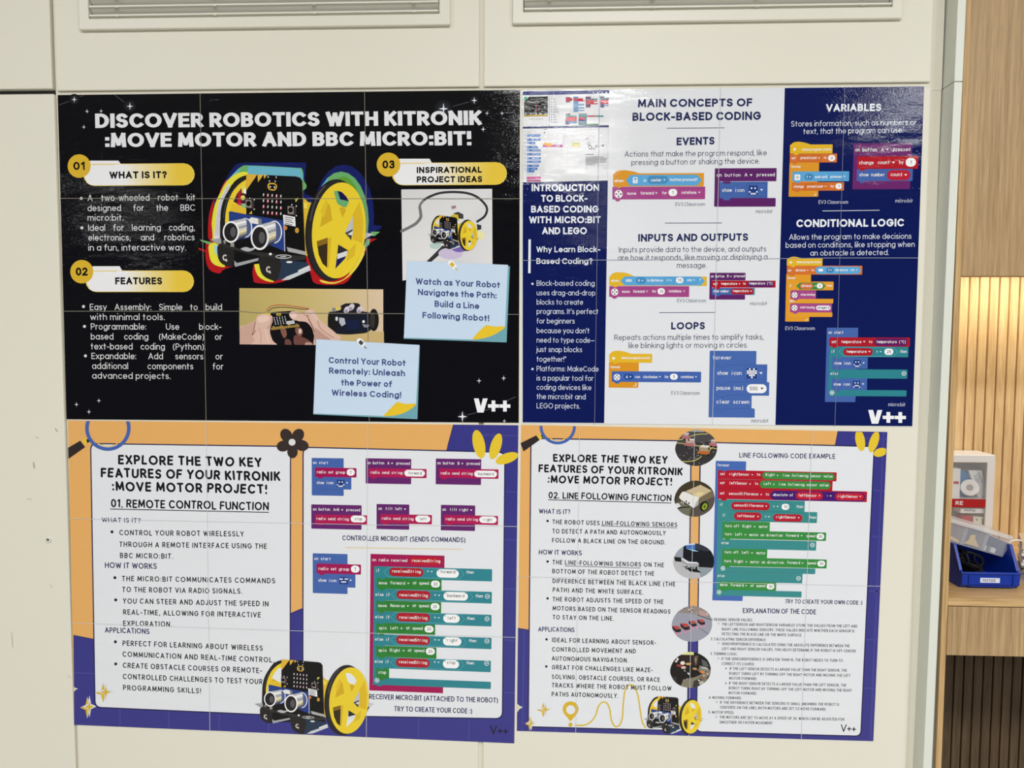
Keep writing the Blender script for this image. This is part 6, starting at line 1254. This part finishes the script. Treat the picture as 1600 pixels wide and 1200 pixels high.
def f(A):
    blk_ = lambda x0, y0, x1, y1, c_, L, n=True: blk(A, x0, y0, x1, y1, c_, L, n)
    B_ = C(66, 98, 168); A.rrect(1118.4, 720, 1166, 736, 1, B_, 1); A.poly([(1118.4, 722), (1124, 722), (1118.6, 936), (1113.2, 936)], B_, 1); A.rrect(1113.2, 928, 1160.6, 938, 1, B_, 1)
    T1 = C(54, 130, 132); A.poly([(1121.4, 781), (1131, 781), (1127.6, 932), (1118.6, 932)], T1, 2)
    RD = C(166, 24, 44); G_ = C(52, 130, 60)
    A.rrect(1122, 763.2, 1355, 779.6, 1, RD, 2); A.rrect(1122, 748.6, 1301, 763.4, .5, RD, 3); A.rrect(1122, 734.4, 1307.4, 748.4, 1, RD, 3); A.line([(1122, 749), (1301, 752.4)], .4, C(130, 14, 30), 4); A.line([(1122, 763.6), (1301, 767)], .4, C(130, 14, 30), 4)
    A.poly([(1126, 779), (1136, 779.2), (1133.6, 782.6), (1128.6, 782.4)], RD, 6); A.poly([(1127, 734.2), (1136, 734.4), (1134, 736.6), (1129.4, 736.4)], B_, 6)
    A.pill(1191, 737.4, 1304.6, 748.2, G_, 5); A.pill(1187.4, 750.8, 1298, 762.4, G_, 5); A.pill(1204, 766.4, 1352, 781, C(62, 26, 104), 5); A.pill(1243.6, 768.6, 1286, 780, C(178, 28, 50), 6); A.pill(1305, 769.8, 1350, 781.4, C(178, 28, 50), 6)
    A.rrect(1121.4, 780, 1257.6, 798.4, .8, T1, 3); A.rrect(1125.6, 797, 1277, 814, .8, T1, 3)
    hl = C(40, 108, 112); hexline(A, 1136, 1142, 1234.6, 1240.6, 782.6, 797.6, hl); hexline(A, 1140.6, 1146, 1255, 1261, 799, 813, hl)
    for q in ((1142.6, 784, 1203, 796.4), (1147, 800, 1190, 812.4), (1208, 803, 1254, 814.4)): A.pill(*q, RD, 6)
    oval(A, 1227.4, 791.8, 6, 4.7, '10', 4.5)
    blk_(1129.6, 814.4, 1203, 829.4, G_, 4, False); blk_(1129, 828.6, 1291, 841.6, G_, 4); A.rrect(1126, 842.4, 1275.6, 857, .8, T1, 3); blk_(1128.8, 856.8, 1199, 871.4, G_, 4, False); blk_(1128.4, 870.6, 1292, 884.4, G_, 4); A.rrect(1125, 885, 1274, 893.6, .8, T1, 3); A.rrect(1119.6, 893.6, 1254, 908.4, .8, T1, 3); A.line([(1124, 893.4), (1254, 896.2)], .4, hl, 5); blk_(1123, 907.6, 1213, 921.4, G_, 4); A.rrect(1118.6, 921, 1252.6, 930.4, .8, T1, 3)
    for y, x in ((814.6, 1133), (857, 1132), (907.8, 1127)): A.poly([(x, y - .4), (x + 9, y - .2), (x + 7, y + 2.2), (x + 2.4, y + 2)], T1, 6)
    code(A, 4.4, [(1120.4, 1140, 728.6, 'forever'), (1125, 1133, 742.4, 'set'), (1139, 1171, 742.8, 'rightSensor'), (1182, 1188, 743.4, 'to'), (1196, 1211, 743.8, 'Right'), (1222, 1301, 744.8, 'line following sensor value'), (1124.6, 1132.6, 756.4, 'set'), (1139, 1167.8, 756.8, 'leftSensor'), (1179, 1184.6, 757.6, 'to'), (1193, 1205, 757.8, 'Left'), (1216, 1294.8, 758.6, 'line following sensor value'), (1124.4, 1132.2, 772.6, 'set'), (1138.4, 1185, 773.2, 'sensorDifference'), (1196, 1201.6, 774.4, 'to'), (1207.6, 1239.4, 775, 'absolute of'), (1247, 1276.4, 776, 'leftSensor'), (1291.6, 1294, 776.4, '-'), (1308.4, 1341, 777.4, 'rightSensor'),
        (1124, 1129.2, 790.4, 'if'), (1146.6, 1193, 791.4, 'sensorDifference'), (1208, 1210.6, 793, '>'), (1244, 1255, 793.6, 'then'), (1128, 1133.4, 807, 'if'), (1151, 1180, 808, 'leftSensor'), (1195, 1198, 809, '>'), (1212, 1244, 809.8, 'rightSensor'), (1264, 1275.2, 810.4, 'then'), (1132.4, 1155, 823.6, 'turn off'), (1160, 1174.4, 824.2, 'Right'), (1186, 1200, 824.8, 'motor'), (1132, 1143.4, 836.4, 'turn'), (1148.4, 1160, 836.8, 'Left'), (1171, 1223, 837.6, 'motor on direction'), (1228, 1248, 838.6, 'Forward'), (1259.4, 1273.6, 839.4, 'speed'), (1127, 1138.6, 850.2, 'else'), (1131.6, 1154, 864.6, 'turn off'), (1159, 1170.4, 865.2, 'Left'), (1182, 1196.4, 866, 'motor'), (1131, 1142.4, 878.6, 'turn'), (1147, 1161.6, 879.2, 'Right'), (1172.4, 1225, 880, 'motor on direction'), (1230, 1250, 881, 'Forward'), (1261.6, 1275, 881.8, 'speed'), (1121, 1132.2, 901.6, 'else'), (1125.2, 1136.8, 915.6, 'move'), (1141.6, 1162, 916.2, 'Forward'), (1172.4, 1195.6, 917, 'at speed')], 9)
    for x, y in ((1175.4, 742), (1215, 743), (1172, 756.4), (1209, 757), (1189.4, 773), (1280.4, 774.6), (1298, 775), (1344.4, 775.8), (1197.4, 791), (1215, 791.6), (1184.4, 807.2), (1201.4, 807.6), (1248, 809), (1179, 823), (1164.6, 835.6), (1252.6, 837.2), (1175, 864.2), (1166, 878), (1254, 880), (1165.8, 915.2)): tri(A, x, y, 3, L=9)
    for x, y in ((1282, 838.2), (1283.4, 880.6), (1204, 916.2)): oval(A, x, y, 6, 4.6, '30', 4.5, 8)
    for x, y, p in ((1269.4, 851.6, 0), (1129.6, 888.2, 1), (1247.6, 903.6, 0), (1123.6, 925.2, 1)): circ(A, x, y, 3.4, p, 8)
art('code_picture', t4, f)
robot('robot_picture', t4, affine((361, 362), (1018.4, 1119), (529.5, 360), (1080.6, 1120), (522, 439), (1077.4, 1147.6)), 6, label='small yellow wheeled robot at the end of the winding line')
seams4(.65)
# ================================================================== things on the oak shelf
CUR['S'] = lambda y: 0.0; CUR['V'] = lambda x: 0.0
class Flat(Art):
    """lettering or marks on any flat face: origin, right and down vectors per unit"""
    def build(s, o, u, v, nrm, m):
        me = bpy.data.meshes.new(s.name); off = Vector((0, 0, 0)); pp = s.parent
        while pp is not None: off = off + pp.matrix_basis.translation; pp = pp.parent
        o, u, v, nrm = Vector(o), Vector(u), Vector(v), Vector(nrm)
        me.from_pydata([tuple(o + u*x + v*y + nrm*(0.0002 + d*.3) - off) for x, y, d in s.v], [], s.f); me.materials.append(m)
        ob = bpy.data.objects.new(s.name, me); COL.objects.link(ob); ob.parent = s.parent; return ob
def at(px, py, y): return P(px, py, y)
white_pl = mat('white_plastic', (0.74, 0.74, 0.74), 0.35); clear = None
def clear_mat(name, col, alpha, rough=0.12):
    m = mat(name, col, rough); b = m.node_tree.nodes['Principled BSDF']; b.inputs['Alpha'].default_value = alpha; return m
PANE = clear_mat('clear_pane', (0.8, 0.82, 0.84), 0.10, 0.05); CLEAR = clear_mat('clear_plastic', (0.62, 0.65, 0.74), 0.2, 0.12); LID = clear_mat('lid_plastic', (0.80, 0.81, 0.84), 0.5, 0.2)
redm = mat('red_print', C(160, 16, 24), 0.4); inkm = mat('grey_ink', C(70, 74, 84), 0.6); carton = mat('white_carton', C(214, 214, 214), 0.6)
# ---- first aid cabinet
yA = .96*(1 + ybk - .004) - 1; yB = ybk - .003
fx1 = at(1554.5, 740, yA).x; fzt = at(1530, 711, yA).z; wx1 = at(1541, 770, yA).x; wzt = at(1520, 723, yA).z; fx0 = sx1 + .003
wz0_ = SHZ + .016; wx0 = fx0 + .012
fa = thing('first_aid_cabinet', 'white first aid cabinet with clear window standing behind the blue bin', 'first aid cabinet', ((fx0 + fx1)/2, (yA + yB)/2, SHZ))
sh = MB(); sh.box(fx0, fx1, yB - .003, yB, SHZ, fzt); sh.box(fx0, fx1, yA + .004, yB - .003, fzt - .003, fzt); sh.box(fx0, fx1, yA + .004, yB - .003, SHZ, SHZ + .003)
sh.box(fx0, fx0 + .003, yA + .004, yB - .003, SHZ + .003, fzt - .003); sh.box(fx1 - .003, fx1, yA + .004, yB - .003, SHZ + .003, fzt - .003)
sh.build('case', white_pl, fa)
MB().frame([(fx0, yA + .004, SHZ), (fx1, yA + .004, SHZ), (fx1, yA + .004, fzt), (fx0, yA + .004, fzt)], [(wx0, yA + .004, wz0_), (wx1, yA + .004, wz0_), (wx1, yA + .004, wzt), (wx0, yA + .004, wzt)], (0, -.004, 0)).build('door_frame', white_pl, fa, bevel=.0012)
MB().box(wx0, wx1, yA + .0015, yA + .0022, wz0_, wzt).build('window_pane', PANE, fa, label='clear window')
mz = at(1515, 779.6, yA + .006).z
MB().box(fx0 + .003, fx1 - .003, yA + .005, yB - .003, mz - .0014, mz).build('inner_shelf', white_pl, fa)
for py in (731.5, 745.5): z = at(1556, py, yA).z; MB().box(fx1, fx1 + .0016, yA + .006, yA + .012, z - .001, z + .001).build('hinge_pin', white_pl, fa)
bz1, bz0 = at(1515, 780, yA).z, at(1515, 793, yA).z
bd = MB().box(wx0, wx1, yA + .0008, yA + .0014, bz0, bz1).build('red_band', redm, fa)
fl = Flat('band_lettering', bd); T(fl, 'RE', 0, 11.6, 6.2, 6.2, .2, L=1); px_ = (1 + yA)/F
fl.build(at(1492.8, 783 - .3, yA + .0008) , (px_, 0, 0), (0, 0, -px_), (0, -1, 0), mat('white_ink', (.8, .8, .8), .5))
yC = yA + .0065
def pack(name, label, cat, px0, py0, px1, py1, y0, d, m, group=None, bevel=.0006):
    a, b = at(px0, py0, y0), at(px1, py1, y0); x0 = max(a.x, fx0 + .0035); t = thing(name, label, cat, ((x0 + b.x)/2, y0 + d/2, b.z), group)
    MB().box(x0, b.x, y0, y0 + d, b.z, a.z).build('carton', m, t, bevel=bevel); return t
p = pack('bandage_carton', 'tall white carton with red square at the left of the cabinet window', 'carton', 1480, 732, 1499.4, 779.2, yC, .018, carton)
a, b = at(1490, 752, yC), at(1498, 756.2, yC); MB().box(max(a.x, fx0 + .004), b.x, yC - .0003, yC, b.z, a.z).build('red_square', redm, p)
t = thing('blue_packet', 'flat blue packet leaning behind the tape roll in the cabinet', 'packet', at(1507, 779, yC + .016))
MB().prism([at(1500.6, 735.6, yC + .016), at(1511.6, 735.6, yC + .016), at(1518, 778, yC + .016), at(1500.6, 778, yC + .016)], (0, .003, 0)).build('packet', mat('blue_packet', C(44, 112, 160), .4), t)
t = thing('wrapped_bandage', 'white wrapped bandage with blue lettering leaning in the cabinet window', 'bandage', at(1528, 779, yC + .010))
q = [at(1513.4, 735.4, yC + .010), at(1534.4, 735, yC + .010), at(1541.6, 767, yC + .010), at(1540, 779, yC + .010), at(1529, 779, yC + .010)]
MB().prism(q, (0, .006, 0)).build('wrapper', mat('bandage_wrap', C(206, 208, 210), .5), t, bevel=.0012)
for i, (s_, o_, hh, w_) in enumerate((('CREPE', (1527, 739.4), 3, 17), ('BANDAGE', (1521, 743), 2.2, 16), ('SIZE', (1524, 742), 1.8, 12))):
    fl = Flat('wrapper_lettering', t); T(fl, s_, 0, w_, 0, hh, .14, L=1); c_, s2 = math.cos(R(-66)), math.sin(R(-66)); k_ = (1 + yC + .01)/F
    fl.build(at(o_[0], o_[1], yC + .010), (c_*k_, 0, s2*k_), (s2*k_, 0, -c_*k_), (0, -1, 0), mat('blue_ink', C(74, 92, 130), .5))
t = thing('tape_roll', 'round white surgical tape roll standing in the cabinet', 'tape roll', at(1514, 777, yC + .008))
ax = Vector((-.45, -.85, .18)); c0 = at(1515, 762, yC + .006)
MB().lathe([(.0122, -.004), (.0134, -.003), (.0134, .0045), (.0122, .005), (.0052, .005), (.0052, -.004)], c0, ax, 32).build('roll', mat('tape_white', C(222, 222, 222), .5), t, smooth=False)
MB().lathe([(.0052, -.0044), (.0052, .0045), (.0002, .0045), (.0002, -.0036)], c0, ax, 24).build('core', mat('tape_core', C(150, 150, 148), .6), t, label='grey core')
p = pack('plaster_carton', 'white carton with upside down lettering under the red band of the cabinet', 'carton', 1501, 794, 1540.6, 802.4, yC, .02, carton)
fl = Flat('carton_lettering', p); T(fl, 'Plaster', 0, 17, 0, 4.2, .15, L=1); k_ = (1 + yC)/F
fl.build(at(1523.5, 795.6, yC), (-k_, 0, 0), (0, 0, k_), (0, -1, 0), inkm)
p = pack('dressing_carton', 'pale carton with green end low in the cabinet window', 'carton', 1521, 808, 1540.4, 824, yC + .001, .02, mat('pale_carton', C(208, 208, 192), .6))
a, b = at(1534.6, 810.6, yC + .001), at(1540.4, 824, yC + .001); MB().box(a.x, b.x, yC + .0006, yC + .001, b.z, a.z).build('green_end', mat('green_print', C(70, 112, 74), .5), p)
fl = Flat('carton_lettering', p); T(fl, 'a', 0, 3.4, 0, 4.4, .18, L=1); fl.build(at(1524, 813.6, yC + .001), (k_, 0, 0), (0, 0, -k_), (0, -1, 0), inkm)
pack('red_carton', 'small red carton partly hidden low in the cabinet', 'carton', 1503, 806, 1520, 824, yC + .003, .018, redm)
# ---- blue storage bin
yb = PZ(1540, 921, SHZ).y + .002
bx0 = at(1502.5, 900, yb).x; bx1 = at(1593.4, 900, yb).x; bzl = at(1545, 894.6, yb).z; by1 = yb + .115
bzt = at(1496.5, 851.5, yb + .02).z
BIN = mat('blue_plastic', C(8, 48, 150), .35); BIN.node_tree.nodes['Principled BSDF'].inputs['Specular IOR Level'].default_value = .4
bn = thing('storage_bin', 'blue open front plastic bin with white handwritten label on the shelf', 'storage bin', ((bx0 + bx1)/2, (yb + by1)/2, SHZ))
w = .0022; prof = [(yb + .005, SHZ + .0005), (yb, SHZ + .006), (yb, bzl), (yb + .004, bzl + .001), (yb + .021, bzt), (by1, bzt), (by1, SHZ + .0005)]
for nm, xa in (('side_wall', bx0), ('side_wall', bx1 - w)): MB().prism([(xa, y_, z_) for y_, z_ in prof], (w, 0, 0)).build(nm, BIN, bn)
fb = MB(); fb.prism([(bx0 + w, yb, SHZ + .006), (bx0 + w, yb + .005, SHZ + .0005), (bx0 + w, yb + .007, SHZ + .0025), (bx0 + w, yb + w, SHZ + .007), (bx0 + w, yb + w, bzl), (bx0 + w, yb, bzl)], (bx1 - bx0 - 2*w, 0, 0)); fb.build('front_wall', BIN, bn)
MB().box(bx0 + w, bx1 - w, by1 - w, by1, SHZ + .003, bzt).build('back_wall', BIN, bn)
MB().box(bx0 + w, bx1 - w, yb + .0055, by1, SHZ + .0005, SHZ + .0026).build('bottom', BIN, bn)
for xa in (bx0 - .0012, bx1 - .0026):
    rm = MB(); rp = [(yb + .0035, bzl - .001), (yb + .0035, bzl + .002), (yb + .0205, bzt + .0012), (by1, bzt + .0012), (by1, bzt - .0018), (yb + .022, bzt - .0018)]
    rm.prism([(xa, y_, z_) for y_, z_ in rp], (.0042, 0, 0)); rm.build('rim', BIN, bn, bevel=.0006)
zz = lambda py: at(1545, py, yb).z; xx = lambda px: at(px, 905, yb).x
ft = MB(); ft.box(bx0 - .001, bx1 + .001, yb - .0022, yb, zz(897.2), zz(894.4)); ft.build('front_lip', BIN, bn, bevel=.0005)
for px in (1513.6, 1583): MB().box(xx(px) - .0009, xx(px) + .0009, yb - .0016, yb, zz(915.6), zz(897.4)).build('front_rib', BIN, bn)
MB().box(xx(1514), xx(1583), yb - .0016, yb, zz(916.6), zz(915)).build('front_rib', BIN, bn)
for p0, p1 in ((1502.6, 1512), (1585, 1593)): MB().box(xx(p0), xx(p1), yb - .0008, yb, zz(914.6), zz(898.4)).build('corner_pad', BIN, bn, bevel=.0003)
lb = MB().box(xx(1531.4), xx(1562), yb - .0006, yb, zz(910.4), zz(903)).build('paper_label', mat('label_paper', C(204, 212, 230), .6), bn, label='white paper label')
fl = Flat('label_writing', lb); T(fl, 'TESTED', 0, 19.6, 0, 4.4, .17, L=1, style='r', wob=.3, gap=.26); k_ = (1 + yb)/F
fl.build(at(1535, 909, yb - .0006), (k_, 0, 0), (0, 0, -k_), (0, -1, 0), mat('pen_ink', C(84, 92, 116), .6))
# black cable coiled in the bin
t = thing('black_cable', 'tangled black cable lying in the blue bin', 'cable', at(1512, 900, yb + .04))
cb = mat('black_rubber', (.008, .008, .009), .6, spec=.2); pts = []
for k in range(230):
    u = k/229; a = u*2*math.pi*13; rr_ = .7 + .3*math.sin(5.3*u*2*math.pi)
    pts.append((bx0 + .0215 + .0165*rr_*math.cos(a + .8*math.sin(9*u)), yb + .056 + .043*math.sin(a*.87 + 1.7*u)*rr_, SHZ + .0055 + .036*(.5 + .5*math.sin(a*.31 + 4*u))*(.5 + .5*u) + .004*math.cos(a*1.9)))
pts += [tuple(at(x, y, yb + .03)) for x, y in ((1509, 864.5), (1516, 864), (1525, 866.6), (1533, 871.6), (1535.6, 878), (1532.6, 884), (1527, 886))]
MB().tube(spl(pts, 2), .0022, 7).build('cord', cb, t, smooth=True)
MB().tube(spl([tuple(at(x, y, yb + .026)) for x, y in ((1524, 866.6), (1521.6, 872), (1526, 880), (1530, 886), (1524, 891))], 4), .0016, 8).build('lead', cb, t, smooth=True)
# ---- clear component case lying tilted in the bin
yo = yb + .026; od = .052
TL, TR, BR_, BL_ = [at(*p_, yo) for p_ in ((1472, 823.4), (1580.4, 838.2), (1565.6, 870), (1472, 843))]
ux = (at(1580.4, 845.4, yo) - at(1490, 819.6, yo)).normalized(); uz = Vector((-ux.z, 0, ux.x))
org = at(1566.4, 870.4, yo); LN = (org.x - sx1 - .0045)/ux.x; hb = .0262; hl = .0058
oc = thing('component_case', 'clear compartment case tilted across the top of the blue bin', 'component case', org + Vector((-LN/2*ux.x, od/2, 0)))
def obox(l0, l1, y0, y1, h0, h1, name, m, par, bevel=0, taper=0):
    c_ = lambda l, h, tp=0: org - ux*(l - tp) + uz*h
    a_ = [c_(l1, h0), c_(l0, h0), c_(l0, h1, taper), c_(l1, h1)]
    return MB().prism([Vector((v.x, y0, v.z)) for v in a_], (0, y1 - y0, 0)).build(name, m, par, bevel=bevel)
obox(0, LN, yo, yo + .0012, 0, hb, 'front_wall', CLEAR, oc, taper=.006); obox(0, LN, yo + od - .0012, yo + od, 0, hb, 'back_wall', CLEAR, oc, taper=.006); obox(0, LN, yo + .0012, yo + od - .0012, 0, .0012, 'bottom', CLEAR, oc)
obox(0, .0014, yo + .0012, yo + od - .0012, .0012, hb, 'end_wall', CLEAR, oc)
obox(-.0046, LN, yo - .002, yo + od + .001, hb, hb + hl, 'lid', LID, oc, bevel=.0012)
for l in (.026, .0285, .056, .0585): obox(l, l + .0009, yo + .0014, yo + od - .0014, .0012, hb - .001, 'divider', LID, oc)
ycard = mat('yellow_card', C(212, 178, 104), .6)
def inside(name, label, cat, pts, d, m, y):
    v = [org - ux*l + uz*h for l, h in pts]; t = thing(name, label, cat, (sum(p_.x for p_ in v)/len(v), y, min(p_.z for p_ in v)))
    MB().prism([Vector((p_.x, y, p_.z)) for p_ in v], (0, d, 0)).build('piece', m, t); return t
inside('cardboard_cutout', 'tan triangular cutout inside the clear component case', 'cutout', [(.032, .0035), (.0545, .0035), (.049, .009), (.0485, .016), (.0455, .0185), (.041, .0185), (.042, .015)], .0012, ycard, yo + .004)
inside('cardboard_strip', 'yellow strip lying at the hidden left end of the clear case', 'strip', [(.0605, .0015), (.0775, .0035), (.0775, .009), (.0605, .005)], .0012, ycard, yo + .005)
inside('connector', 'small white connector at the right end of the clear component case', 'connector', [(.008, .0015), (.0145, .0015), (.0145, .008), (.008, .008)], .006, carton, yo + .006)
inside('connector', 'pale connector beside the middle divider of the clear component case', 'connector', [(.021, .0015), (.0245, .0015), (.0245, .0085), (.021, .0085)], .006, mat('pale_plastic', C(196, 196, 180), .5), yo + .006)
# ---- stack at the right edge
cx_, cy_ = at(1585.5, 900, yb + .03).x + .008, yb + .03
ca, sa = math.cos(R(28)), math.sin(R(28))
def slab(name, label, cat, z0, z1, m, part, dx=0, ln=.12, wd=.075, nlay=1):
    o = Vector((cx_ + dx, cy_, 0)); r_ = Vector((ca, -sa, 0)); b_ = Vector((sa, ca, 0)); t = thing(name, label, cat, (o.x + ln/2*ca, o.y, z0))
    for k in range(nlay):
        za, zb = z0 + (z1 - z0)*k/nlay, z0 + (z1 - z0)*(k + .86)/nlay; j = o + r_*(.0015*((k*7) % 3))
        MB().prism([Vector((v.x, v.y, za)) for v in (j, j + r_*ln, j + r_*ln + b_*wd, j + b_*wd)], (0, 0, zb - za)).build(part, m, t, bevel=.0004)
    return t
zs = lambda py: at(1588, py, cy_).z
slab('clear_box', 'clear plastic box under the papers at the right edge', 'box', SHZ + .0004, SHZ + .0138, CLEAR, 'body', ln=.1, wd=.06)
slab('grey_folder', 'grey folders stacked on the clear box at the right edge', 'folder', SHZ + .0142, SHZ + .024, mat('grey_folder', C(120, 122, 128), .5), 'cover', nlay=4, ln=.1, wd=.06)
slab('paper_stack', 'stack of white papers on the grey folders at the right edge', 'paper', SHZ + .0242, SHZ + .047, mat('white_paper', C(218, 216, 210), .7), 'sheaf', nlay=5, ln=.1, wd=.06)
slab('beige_box', 'low beige box on top of the white papers at the right edge', 'box', SHZ + .0472, SHZ + .059, mat('beige_card', C(196, 176, 150), .6), 'body', ln=.1, wd=.06)
t = thing('white_cable', 'white cable arching over the stack at the right edge', 'cable', (cx_ + .03, cy_ + .02, SHZ + .0605))
MB().tube(spl([tuple(at(x, y, cy_ + .01)) for x, y in ((1575, 851), (1579, 846.4), (1586, 844.2), (1594, 844.6), (1603, 848), (1612, 853))], 5), .0013, 8).build('cord', mat('white_rubber', (.8, .78, .74), .4), t, smooth=True)
for o in [x for x in list(bpy.data.meshes) if x.users==0]: bpy.data.meshes.remove(o)
